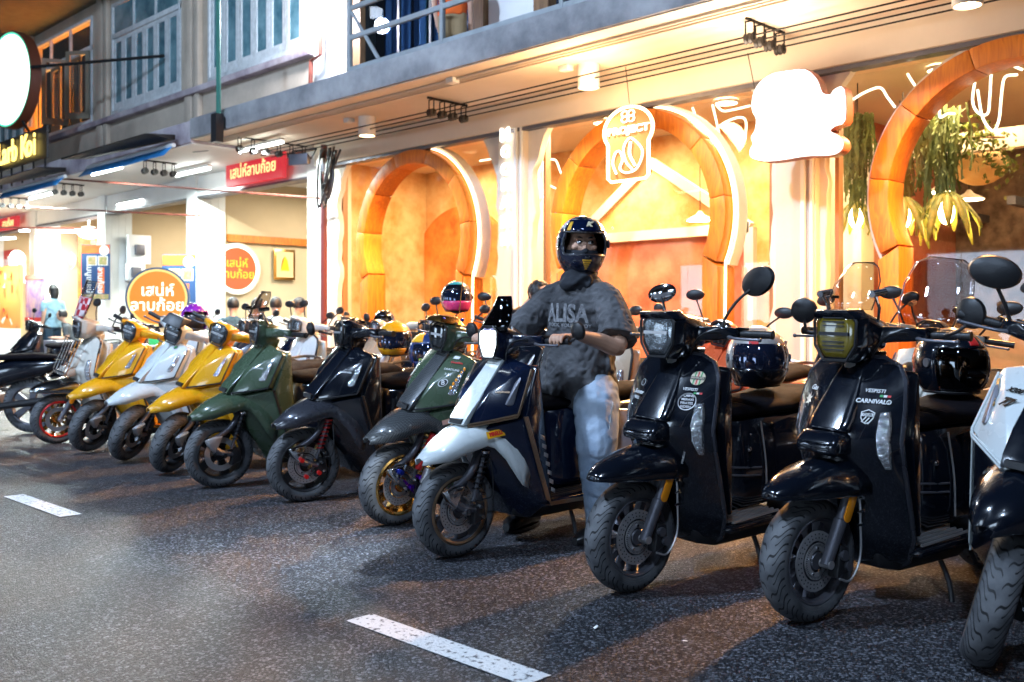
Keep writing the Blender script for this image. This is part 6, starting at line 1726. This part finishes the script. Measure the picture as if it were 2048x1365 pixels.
q = MB(); q.box((.18, -.15, 0), (.5, .15, .17)); o = q.build('crate', mat('green_crate', (.02, .35, .12), .4), t, bevel=.01)
st = thing('sweets_stall', 'brightly lit stall with hanging snack bags at the far left', 'stall', (-24.5, 7.6, 0))
q = MB(); q.box((-2.2, -.4, 0), (.6, .5, .95)); q.build('counter', M_white, st)
q = MB(); q.box((-2.2, .5, .95), (.6, .55, 2.4)); q.build('back_panel', mat('amber_board', (.8, .4, .12), .6), st)
rnd = random.Random(11)
for k in range(46):
    c = Vector((-2.1 + 2.6 * rnd.random(), .44 - .2 * rnd.random(), 1.0 + 1.3 * rnd.random())); s = .08
    q = MB(); q.hull([c + Vector((rnd.uniform(-s, s), rnd.uniform(-.03, .03), rnd.uniform(-s * 1.3, s * 1.3))) for _ in range(8)])
    q.build('snack_bag', [M_stkr, M_stky, M_bwhite, M_pink, M_banr][k % 5], st)
for k in range(3):
    q = MB(); q.ball((-1.9 + k * .9, -.1, 1.9), .07, 12, 8); q.build('bulb', glow('stall_bulb', (1, .8, .5), 25), st)
lamp('POINT', 'stall_light', (-24.6, 7.3, 2.2), 120, (1, .8, .55), size=.2)
# ------------------------------------------------------------------ people
M_skin = mat('skin', (0.6, 0.34, 0.23), 0.5, var=0.12, vscale=14, bump=0.12, bscale=90)
M_hair = mat('black_hair', (0.012, 0.01, 0.01), 0.45, bump=0.5, bscale=120)
def ell(c, a, b, ax=None, n=20, yaw=0.0, tilt=(0, 0)):
    """ellipse ring: a across X, b along Y, turned by yaw, tilted planes"""
    c = Vector(c); cy, sy = math.cos(yaw), math.sin(yaw)
    L = []
    for k in range(n):
        t = 2 * PI * k / n
        x = a * math.cos(t); y = b * math.sin(t)
        L.append(c + Vector((x * cy - y * sy, x * sy + y * cy, x * tilt[0] + y * tilt[1])))
    return L
def remeshed(mb, name, m, parent, voxel, smooth_it=4, folds=0.0, fscale=.12, fold_noise=None):
    o = mb.build(name, m, parent)
    md = o.modifiers.new('join', 'REMESH'); md.mode = 'VOXEL'; md.voxel_size = voxel; md.use_smooth_shade = True
    md = o.modifiers.new('relax', 'SMOOTH'); md.iterations = smooth_it; md.factor = .5
    if folds:
        tx = bpy.data.textures.new('folds', 'CLOUDS'); tx.noise_scale = fscale; tx.noise_depth = 2
        md = o.modifiers.new('folds', 'DISPLACE'); md.texture = tx; md.strength = folds; md.mid_level = .5; md.texture_coords = 'LOCAL'
        tx2 = bpy.data.textures.new('creases', 'WOOD'); tx2.wood_type = 'BANDNOISE'; tx2.noise_scale = fscale; tx2.turbulence = 9; tx2.noise_basis_2 = 'SIN'
        md = o.modifiers.new('creases', 'DISPLACE'); md.texture = tx2; md.strength = folds * .45; md.mid_level = .5; md.texture_coords = 'LOCAL'
    return o
rider = thing('person', 'rider in black and gold helmet, washed black T-shirt and pale jeans astride the scooter', 'person', RIDE.location[:], RIDE.rotation_euler[:])
# ---- jeans
M_jean = mat('pale_washed_denim', (0.42, 0.5, 0.6), 0.8, color2=(0.2, 0.28, 0.4), vscale=4, bump=0.35, bscale=160, detail=8)
q = MB()
q.loft([ell((.05, .86, 1.02), .165, .13), ell((.05, .87, .92), .18, .15), ell((.05, .86, .82), .185, .155), ell((.05, .84, .76), .16, .13)])
q.tube([(.13, .86, .84), (.22, .78, .73), (.31, .69, .56), (.315, .69, .45), (.31, .73, .28), (.30, .77, .12), (.30, .775, .06)], [.12, .125, .108, .098, .092, .086, .088], 16, smooth=5)
q.tube([(-.04, .86, .84), (-.14, .76, .73), (-.25, .66, .55), (-.26, .66, .44), (-.24, .70, .26), (-.22, .72, .12)], [.12, .12, .105, .095, .085, .082], 16, smooth=5)
remeshed(q, 'jeans', M_jean, rider, .007, 2, folds=.010, fscale=.07)
q = MB(); q.tube([(.375, .73, .75), (.408, .66, .56), (.405, .665, .45), (.398, .71, .28), (.383, .755, .1)], .003, 5, smooth=4); q.build('jeans_seam', mat('pale_seam', (.6, .6, .6), .8), rider)
# ---- shoes
M_shoe = mat('black_leather_shoe', (0.012, 0.012, 0.013), 0.35)
for (x, y, yaw) in ((.30, .79, -8), (-.2, .72, 12)):
    q = MB(); q.loft([section(.11, .03, .0, .09), section(.07, .045, .0, .14), section(-.02, .05, .0, .12), section(-.10, .052, .0, .085), section(-.17, .045, .0, .06), section(-.205, .02, .0, .04)])
    q.xf(Matrix.Translation((x, y, .012)) @ Matrix.Rotation(R(yaw), 4, 'Z')); s_ = q.build('shoe', M_shoe, rider)
    q = MB(); q.prism([Vector((.055 * math.cos(2 * PI * k / 20), -.04 + .165 * math.sin(2 * PI * k / 20), 0)) for k in range(20)], (0, 0, .016)); q.xf(Matrix.Translation((x, y, .0)) @ Matrix.Rotation(R(yaw), 4, 'Z')); q.build('sole', M_black, s_)
# ---- T-shirt, oversized
M_tee = mat('washed_black_cotton', (0.13, 0.128, 0.135), 0.9, color2=(0.04, 0.04, 0.044), vscale=3.5, bump=0.4, bscale=220, detail=9)
q = MB()
yw = R(6)
def drape(c, a, b, z, n=72):
    """shirt ring with hanging folds that deepen to the hem and slant from the shoulders"""
    L = []
    f = max(0.0, min(1.0, (1.30 - z) / .55))
    for k in range(n):
        t = 2 * PI * k / n
        w = 1 + f * (.050 * math.sin(7 * t + 9 * z + 1.1 * math.sin(3 * t)) + .034 * math.sin(12 * t - 16 * z + 2 * math.sin(2 * t))) + .016 * math.sin(4 * t + 30 * z) + .012 * math.sin(9 * t - 38 * z)
        x = a * w * math.cos(t); y = b * w * math.sin(t)
        L.append(Vector((c[0] + x * math.cos(yw) - y * math.sin(yw), c[1] + x * math.sin(yw) + y * math.cos(yw), z + .012 * f * math.sin(5 * t))))
    return L
tab_s = [(.70, .065, .83, .238, .19), (.79, .06, .82, .225, .188), (.90, .05, .825, .203, .172), (1.02, .05, .83, .194, .155), (1.14, .05, .835, .192, .147), (1.24, .05, .84, .19, .135), (1.31, .05, .84, .17, .115), (1.36, .05, .84, .12, .095), (1.39, .045, .84, .085, .08)]
rr = []
zz = .70
while zz <= 1.39:
    for p_, q_ in zip(tab_s, tab_s[1:]):
        if zz <= q_[0] + 1e-6:
            f_ = (zz - p_[0]) / (q_[0] - p_[0]); v_ = [p_[i] + (q_[i] - p_[i]) * f_ for i in range(1, 5)]; break
    rr.append(drape((v_[0], v_[1]), v_[2], v_[3], zz)); zz += .015
q.loft(rr)
q.tube([(.15, .84, 1.29), (.21, .835, 1.27), (.285, .815, 1.19), (.335, .795, 1.11), (.355, .77, 1.065)], [.075, .085, .09, .096, .104], 18, smooth=4)
q.tube([(-.06, .84, 1.29), (-.12, .82, 1.27), (-.19, .77, 1.19), (-.245, .71, 1.11), (-.265, .69, 1.075)], [.075, .085, .088, .092, .098], 18, smooth=4)
tee = remeshed(q, 't_shirt', M_tee, rider, .0055, 1, folds=.014, fscale=.045)
hem = [(.065 + (v.x - .065) * 1.015, .83 + (v.y - .83) * 1.015, v.z + .012) for v in drape((.065, .83), .238, .19, .70)]
q = MB(); q.tube(hem + [hem[0]], .004, 6); q.build('hem_seam', M_tee, tee)
# printed lettering, faded, laid on a curved chest
def chest(u, z):
    # u metres across the chest, follows the ellipse of the shirt
    a, b = .198, .152
    t = -PI / 2 + u / .175
    x = a * math.cos(t); y = b * math.sin(t)
    return Vector((.05 + x * math.cos(yw) - y * math.sin(yw), .838 + x * math.sin(yw) + y * math.cos(yw), z))
def print_on(body, u0, z0, size, m, bold=.004, stretch=1.0):
    V, F = text_mb(body, size, bold, 0)
    bm = bmesh.new(); vs = [bm.verts.new(v) for v in V]
    for f in F:
        try: bm.faces.new([vs[i] for i in f])
        except ValueError: pass
    W = []
    for v in bm.verts:
        p = chest(u0 + v.co.x, z0 + v.co.y * stretch); n = Vector((p.x - .04, p.y - .84, 0)).normalized(); v.co = p + n * .012
    me = bpy.data.meshes.new('shirt_print'); bm.to_mesh(me); bm.free(); me.materials.append(m)
    o = bpy.data.objects.new('shirt_print', me); COL.objects.link(o); o.parent = rider
M_print = mat('faded_print', (0.3, 0.3, 0.31), 0.9, color2=(0.11, 0.11, 0.12), vscale=55, detail=8)
print_on('ALISA', .005, 1.185, .088, M_print, .003, 1.5)
print_on('ROCK YOUR BODY', .02, 1.125, .026, M_print, .0008)
# ---- body: neck, arms and hands as one skin
def catm(P): return P
body_mb = MB()
def limb(P, r, n=12, smooth=4): body_mb.tube(P, r, n, smooth=smooth)
def arm(sgn, sh, el, wr, palm, knuck, grip_c, grip_d):
    limb([sh, el, (Vector(el) + Vector(wr)) / 2 + Vector((0, 0, -.004)), wr], [.05, .047, .042, .027], 14, 5)
    wr = Vector(wr); palm = Vector(palm)
    u = Vector(grip_d).normalized()
    # palm slab from the wrist to the knuckles over the grip
    kn = [Vector(knuck) + u * (sgn * (-.033 + .022 * k)) for k in range(4)]
    pts = []
    for k_ in kn: pts += [k_ + Vector((0, .004, .010)), k_ + Vector((0, .006, -.012))]
    pts += [kn[0] - u * sgn * .010 + Vector((0, .008, 0)), kn[3] + u * sgn * .010 + Vector((0, .008, 0))]
    pts += [wr + u * s * .024 + Vector((0, 0, z)) for s in (-1, 1) for z in (-.013, .013)]
    body_mb.hull(pts)
    gc = Vector(grip_c)
    side = Vector((0, 1, 0)); side = (side - u * side.dot(u)).normalized()
    up = u.cross(side); up = up if up.z > 0 else -up
    for k in range(4):
        c = gc + u * (sgn * (-.033 + .022 * k)) ; L = [1.0, 1.08, 1.03, .86][k]
        base = kn[k]
        rr = .028
        path = [base]
        for a in (78, 112, 150, 190, 228 * min(1, L)):
            path.append(c - side * (-math.cos(R(a)) * rr * 1.02) + up * math.sin(R(a)) * rr)
        # a measured from the rider's side over the top to the front and below
        rs = [.0098, .0096, .0092, .0086, .0080, .0072]
        body_mb.tube(path, [r_ * (1 if k < 3 else .9) for r_ in rs], 8, smooth=3)
    # thumb leaves the side of the palm and closes underneath
    b0 = wr * .55 + kn[0] * .45 - u * sgn * .014
    tc = gc - u * sgn * .052
    body_mb.tube([b0, b0 * .5 + tc * .5 + side * .02, tc + side * .022 - up * .012, tc - up * .026 + side * .002], [.013, .012, .0105, .009], 8, smooth=3)
GL = Matrix.Identity(4)
Ls = steer_m(-6) @ Vector((.315, .404, 1.045)); Rs = steer_m(-6) @ Vector((-.315, .404, 1.045))
dL = (steer_m(-6) @ Vector((.375, .418, 1.045)) - steer_m(-6) @ Vector((.25, .392, 1.045))).normalized()
dR = (steer_m(-6) @ Vector((-.375, .418, 1.045)) - steer_m(-6) @ Vector((-.25, .392, 1.045))).normalized()
arm(1, (.18, .84, 1.28), (.375, .76, 1.04), tuple(Ls + Vector((.03, .115, .028))), (0, 0, 0), tuple(Ls + Vector((0, .028, .026))), Ls, dL)
arm(-1, (-.09, .83, 1.28), (-.285, .69, 1.05), tuple(Rs + Vector((-.01, .115, .028))), (0, 0, 0), tuple(Rs + Vector((0, .028, .026))), Rs, -dR)
limb([(.04, .84, 1.22), (.045, .835, 1.36), (.06, .825, 1.45)], [.09, .06, .058], 14, 3)
body_mb.loft([ell((.04, .84, .98), .15, .1), ell((.04, .84, 1.2), .17, .1), ell((.04, .84, 1.3), .15, .09)])
body_mb.tube([(-.14, .83, 1.28), (.2, .84, 1.28)], .05, 10)
HM = Matrix.Translation((.05, .82, 1.535)) @ Matrix.Rotation(R(53), 4, 'Z') @ Matrix.Rotation(R(2), 4, 'X') @ Matrix.Diagonal((1.0, 1.0, 1.06, 1))
hb = MB()
hb.ball((0, .005, .01), (.078, .098, .115), 28, 20)
hb.hull([(.0, -.112, .005), (.011, -.096, .0), (-.011, -.096, .0), (.006, -.088, .045), (-.006, -.088, .045), (.0, -.098, .03), (.013, -.094, -.008), (-.013, -.094, -.008), (0, -.085, .05)])  # nose
for s in (-1, 1):
    hb.ball((s * .034, -.078, .052), (.026, .016, .009), 12, 8)       # brow ridge
    hb.ball((s * .048, -.066, .006), (.022, .02, .018), 12, 8)        # cheek
    hb.ball((s * .079, .01, .01), (.01, .022, .032), 10, 8)           # ear
hb.xf(HM)
body_mb.add(hb.V, hb.F)
bd = remeshed(body_mb, 'body', M_skin, rider, .0045, 2)
# eyes, brows
M_eyew = mat('eye_white', (.75, .72, .7), .2, coat=1); M_iris = mat('dark_iris', (.02, .012, .008), .1, coat=1)
for s in (-1, 1):
    c = Vector((s * .031, -.0855, .030))
    q = MB(); q.ball(c, (.0145, .011, .0088), 16, 10); q.xf(HM); e_ = q.build('eye', M_eyew, rider)
    q = MB(); q.ball(c + Vector((.005, -.0085, .0008)), (.0062, .004, .0062), 12, 8); q.xf(HM); q.build('iris', M_iris, e_)
    q = MB(); q.tube([c + Vector((-.0165, .001, .002)), c + Vector((-.006, -.0095, .0088)), c + Vector((.006, -.0095, .0088)), c + Vector((.0165, .001, .001))], .0024, 6, smooth=3); q.xf(HM); q.build('eyelid', M_hair, e_)
    q = MB(); q.tube([c + Vector((-.019 * 1, .003, .020)), c + Vector((0, -.006, .026)), c + Vector((.019, .003, .020))], [.0028, .0042, .0025], 6, smooth=3); q.xf(HM); q.build('eyebrow', M_hair, rider)
# balaclava and neck cloth
M_bal = mat('dark_navy_cloth', (0.012, 0.014, 0.02), 0.85, bump=.3, bscale=200)
q = MB(); q.loft([[Vector((.083 * math.sin(R(p)) * s_, -.106 * math.cos(R(p)) * s_, z)) for p in range(-100, 101, 10)] for z, s_ in ((-.008, 1.0), (-.03, 1.04), (-.06, 1.02), (-.09, .9))], cap=False, closed=False)
q.add([(0, -.118, .002), (.02, -.108, -.006), (0, -.12, -.03), (-.02, -.108, -.006)], [(0, 1, 2, 3)]); q.xf(HM); q.build('face_mask', M_bal, rider, solid=.004, smooth=80)
q = MB()
rings = []
for z, a, b, oy in ((1.47, .075, .08, -.01), (1.43, .085, .09, -.015), (1.40, .09, .09, -.02), (1.37, .10, .10, -.025), (1.34, .10, .10, -.04), (1.31, .05, .06, -.08)):
    rings.append(ell((.06, .83 + oy, z), a, b, n=24))
q.loft(rings, cap=True); remeshed(q, 'neck_cloth', M_bal, rider, .007, 2, folds=.03, fscale=.07)
# helmet worn by the rider (part of his outfit, split in its own pieces)
M_hn = paint('navy_black_helmet', (.008, .012, .03)); M_hg = mat('gold_helmet_graphic', (.75, .4, .04), .25, coat=1)
nU, nV = 64, 44
def hp(th, ph, s=1.0):
    x = .132 * math.sin(th) * math.sin(ph); y = -.155 * math.sin(th) * math.cos(ph); z = .148 * math.cos(th)
    if z < 0:
        z *= 1.08; y *= 1 + (.12 * min(1, -z / .12) if y < 0 else -.05)
    return Vector((x * s, y * s + .005, .012 + z * s))
V = []; F = []
for i in range(nV + 1):
    for j in range(nU): V.append(hp(R(2 + 141 * i / nV), 2 * PI * j / nU))
for i in range(nV):
    for j in range(nU):
        th = 2 + 141 * (i + .5) / nV; ph = (360 * (j + .5) / nU + 180) % 360 - 180
        lim = 60 - 6 * abs((th - 84) / 22) ** 2
        if abs(ph) < lim and 62 < th < 106: continue
        a = i * nU + j; b = i * nU + (j + 1) % nU
        F.append([a, b, b + nU, a + nU])
q = MB(); q.add(V, F); q.xf(HM); hel = q.build('helmet', M_hn, rider, solid=.012, smooth=70)
def hpatch(nm, t0, t1, p0, p1, m, s=1.045, skew=0, n=10):
    rings = []
    for a in range(7):
        f = a / 6; rings.append([hp(R(t0 + (t1 - t0) * f), R(p0 + (p1 - p0) * b / n + skew * f), s) for b in range(n + 1)])
    q = MB(); q.loft(rings, cap=False, closed=False); q.xf(HM); return q.build(nm, m, hel, solid=.0015, smooth=80)
# raised visor over the forehead
hpatch('visor', 32, 63, -64, 64, mat('blue_black_visor', (.005, .012, .05), .05, metal=.5, coat=1), s=1.075, n=20)
q = MB(); q.tube([hp(R(64), R(p), 1.08) for p in range(-66, 67, 6)], .0035, 6); q.xf(HM); q.build('visor_edge', M_chrome, hel)
q = MB(); q.tube([hp(R(62), R(p), 1.0) for p in range(-56, 57, 7)] + [hp(R(68 + 5 * k), R(60), 1.0) for k in range(7)] + [hp(R(106), R(p), 1.0) for p in range(56, -57, -7)] + [hp(R(98 - 5 * k), R(-60), 1.0) for k in range(7)] + [hp(R(62), R(-56), 1.0)], .007, 8); q.xf(HM); q.build('opening_seal', M_black, hel)
hpatch('gold_graphic', 42, 62, -52, -42, M_hg, 1.09); hpatch('gold_graphic', 42, 62, 40, 46, M_hg, 1.09); hpatch('gold_graphic', 42, 62, 50, 60, M_hg, 1.09)
hpatch('gold_graphic', 110, 132, -60, -48, M_hg, 1.03, skew=22); hpatch('gold_graphic', 104, 130, 62, 54, M_hg, 1.03, skew=-20)
hpatch('checker_graphic', 30, 58, -95, -66, check_mat('helmet_checks', (.6, .6, .6), (.01, .01, .02), 60), 1.04)
for k in range(5):
    w = 11 - 1.8 * k; hpatch('chin_vent', 113 + 4.2 * k, 116 + 4.2 * k, -w, w, M_hg, 1.06)
hpatch('chin_vent_base', 108, 134, -5, 5, M_black, 1.05)
hpatch('top_vent', 22, 34, -14, 14, M_black, 1.07); hpatch('gold_graphic', 18, 34, -40, -24, M_hg, 1.03)
p = hp(R(48), R(4), 1.10); px_ = hp(R(48), R(8), 1.10) - p; pz = hp(R(44), R(4), 1.10) - p
V_, F_ = text_mb('K', .045, .003, .001, shear=.5); q = MB(); q.add(V_, F_); q.xf(HM @ frame_m(p, px_, pz)); q.build('helmet_emblem', mat('cream_emblem', (.7, .6, .4), .3), hel)
for s in (-1, 1):
    p = hp(R(84), R(s * 74), 1.06); q = MB(); q.cyl(p, p + Vector((s * .006, 0, 0)), .022, 18); q.xf(HM); q.build('visor_hinge', M_dsteel, hel)

# ---- people further back
def simple_person(label, loc, yaw, shirt, hairm=M_hair, seated=True, lean=0.0, arms='down', hair='short', trousers=None, body_z=0.0, scale=1.0, apron=None):
    t = thing('person', label, 'person', loc, (0, 0, R(yaw)))
    t.scale = (scale,) * 3
    z0 = .45 if seated else .92      # hip height
    def T(p):
        x, y, z = p; a = R(lean); h = z - z0
        return (x, y - h * math.sin(a), z0 + h * math.cos(a)) if h > 0 else p
    q = MB()
    q.ball(T((0, -.01, z0 + .72)), (.077, .095, .115), 20, 14)
    q.tube([T((0, .01, z0 + .48)), T((0, 0, z0 + .64))], [.055, .052], 10)
    q.hull([T((.01, -.1, z0 + .70)), T((-.01, -.1, z0 + .70)), T((0, -.115, z0 + .70)), T((0, -.09, z0 + .75))])
    for s in (-1, 1):
        q.ball(T((s * .078, .01, z0 + .72)), (.012, .02, .03), 8, 6)
        sh = T((s * .18, .01, z0 + .47))
        if arms == 'down': pts = [sh, T((s * .23, .02, z0 + .2)), T((s * .22, -.05, z0 - .05)), T((s * .21, -.08, z0 - .14))]
        elif arms == 'fwd': pts = [sh, T((s * .24, -.06, z0 + .22)), T((s * .17, -.28, z0 + .22)), T((s * .15, -.36, z0 + .23))]
        q.tube(pts, [.05, .042, .032, .035], 10, smooth=4)
        hx = Vector(pts[-1]); dv = (Vector(pts[-1]) - Vector(pts[-2])).normalized()
        for k in range(4): q.tube([hx + Vector((.016 * (k - 1.5), 0, 0)), hx + Vector((.016 * (k - 1.5), 0, 0)) + dv * (.07 + .008 * (k in (1, 2)))], [.011, .008], 6)
        q.tube([hx, hx + dv * .03 + Vector((-s * .035, 0, 0))], [.012, .009], 6)
    q.loft([ell(T((0, 0, z0)), .15, .1), ell(T((0, 0, z0 + .2)), .14, .09), ell(T((0, 0, z0 + .45)), .16, .09)])
    if seated:
        for s in (-1, 1): q.tube([(s * .09, 0, z0), (s * .1, -.38, z0 + .02), (s * .1, -.4, .08), (s * .1, -.5, .05)], [.08, .06, .045, .04], 10, smooth=3)
    else:
        for s in (-1, 1): q.tube([(s * .09, 0, z0), (s * .1, -.02, .5), (s * .1, .0, .08), (s * .1, -.12, .04)], [.085, .06, .045, .04], 10, smooth=3)
    remeshed(q, 'body', M_skin, t, .012, 3)
    q = MB()
    q.loft([ell(T((0, 0, z0 - .05)), .19, .14), ell(T((0, 0, z0 + .15)), .18, .13), ell(T((0, 0, z0 + .35)), .185, .125), ell(T((0, 0.01, z0 + .49)), .16, .1), ell(T((0, .01, z0 + .56)), .07, .07)])
    for s in (-1, 1):
        e = T((s * .235, 0, z0 + .27)) if arms == 'down' else T((s * .235, -.05, z0 + .27))
        q.tube([T((s * .12, .01, z0 + .48)), T((s * .19, .01, z0 + .45)), e], [.06, .07, .065], 12)
    remeshed(q, 'shirt', shirt, t, .014, 4, folds=.02, fscale=.12)
    if trousers:
        q = MB(); q.loft([ell((0, 0, z0 + .08), .16, .12), ell((0, 0, z0 - .08), .17, .13)])
        for s in (-1, 1):
            q.tube([(s * .09, 0, z0), (s * .1, -.38, z0 + .02), (s * .1, -.4, .12)] if seated else [(s * .09, 0, z0 - .02), (s * .1, -.01, .5), (s * .1, 0, .1)], [.1, .08, .07], 12, smooth=3)
        remeshed(q, 'trousers', trousers, t, .016, 3)
    q = MB(); c = Vector(T((0, .012, z0 + .745)))
    rings = []
    for th in range(2, 125, 8):
        rings.append([c + Vector((.09 * math.sin(R(th)) * math.sin(R(ph)), -.108 * math.sin(R(th)) * math.cos(R(ph)) * (1 if abs(((ph + 180) % 360) - 180) > 65 or th < 58 else .78), .11 * math.cos(R(th)) * (1 if th < 60 else 1))) for ph in range(0, 360, 15)])
    q.loft(rings); 
    if hair == 'long': q.loft([ell(c + Vector((0, .03, .03)), .09, .09), ell(c + Vector((0, .05, -.12)), .085, .07), ell(c + Vector((0, .05, -.2)), .06, .04)])
    h_ = remeshed(q, 'hair', hairm, t, .008, 2, folds=.012, fscale=.03)
    for s in (-1, 1):
        q = MB(); q.ball(T((s * .03, -.098, z0 + .735)), (.012, .008, .006), 8, 6); q.build('eye', M_iris, t)
    if apron:
        q = MB(); q.loft([[Vector((x, -.15 - .01 * math.cos(x * 9), z)) for x in (-.16, -.08, 0, .08, .16)] for z in (z0 - .45, z0, z0 + .3)], cap=False, closed=False); q.build('apron', apron, t, solid=.006)
    return t
C_ = lambda n, c: mat(n, c, .85, var=.15, bump=.2, bscale=120)
p = atY(106, 640, 7.9)
simple_person('standing woman with dark hair, pale blue T-shirt and dark apron seen from the side', (p.x, 7.9, .12), -75, C_('pale_blue_cotton', (.3, .5, .6)), seated=False, hair='long', trousers=C_('navy_trousers', (.02, .05, .08)), apron=C_('teal_navy_apron', (.01, .08, .13)))
p = atY(152, 640, 8.2)
simple_person('boy with short black hair and teal straps bent over the table', (p.x, 8.2, .12), -30, C_('dark_grey_cotton', (.06, .07, .08)), lean=22, arms='fwd', trousers=C_('navy_trousers', (.02, .03, .05)))
for k, (px, Y, yaw, c, lab) in enumerate(((466, 7.6, -120, (.02, .05, .07), 'seated boy in dark navy shirt below the round red sign'), (492, 8.0, 150, (.05, .05, .06), 'seated diner half hidden behind the boy in navy'), (548, 7.9, -130, (.3, .45, .55), 'seated diner in pale blue shirt below the framed picture'), (575, 8.3, 160, (.04, .04, .05), 'seated diner in black behind the one in pale blue'))):
    p = atY(px, 640, Y)
    simple_person(lab, (p.x, Y, .12 + .1), yaw, C_('shirt_%d' % k, c), lean=15, arms='fwd', trousers=C_('dark_jeans', (.03, .04, .06)))
    q = MB(); st_ = thing('stool', ['red plastic stool under the boy in navy shirt', 'red plastic stool under the half hidden diner', 'red plastic stool under the diner in pale blue', 'red plastic stool under the diner in black'][k], 'stool', (p.x, Y, .14), group='plastic stools at the tables')
    q.hull([(-.14, -.14, .42), (.14, -.14, .42), (-.14, .14, .42), (.14, .14, .42), (-.15, -.15, .38), (.15, -.15, .38), (-.15, .15, .38), (.15, .15, .38)]); q.build('seat', M_stkr, st_, bevel=.01)
    for a in (-.14, .14):
        for b in (-.14, .14):
            q = MB(); q.tube([(a, b, .38), (a * 1.2, b * 1.2, 0)], .02, 6); q.build('leg', M_stkr, st_)
simple_person('person in dark jacket bending over a scooter behind the rider', (-6.35, 6.15, 0), 85, C_('dark_brown_jacket', (.03, .022, .02)), seated=False, lean=52, arms='fwd', trousers=C_('dark_jeans', (.03, .04, .06)))
p = atY(1000, 600, 6.0)
p = atY(905, 40, 8.2)
simple_person('person in bright orange shirt standing behind the balcony railing', (p.x, 8.2, 4.15 - .12), -150, C_('bright_orange_cotton', (.8, .12, .01)), seated=False, arms='down', trousers=C_('tan_trousers', (.3, .2, .1)))
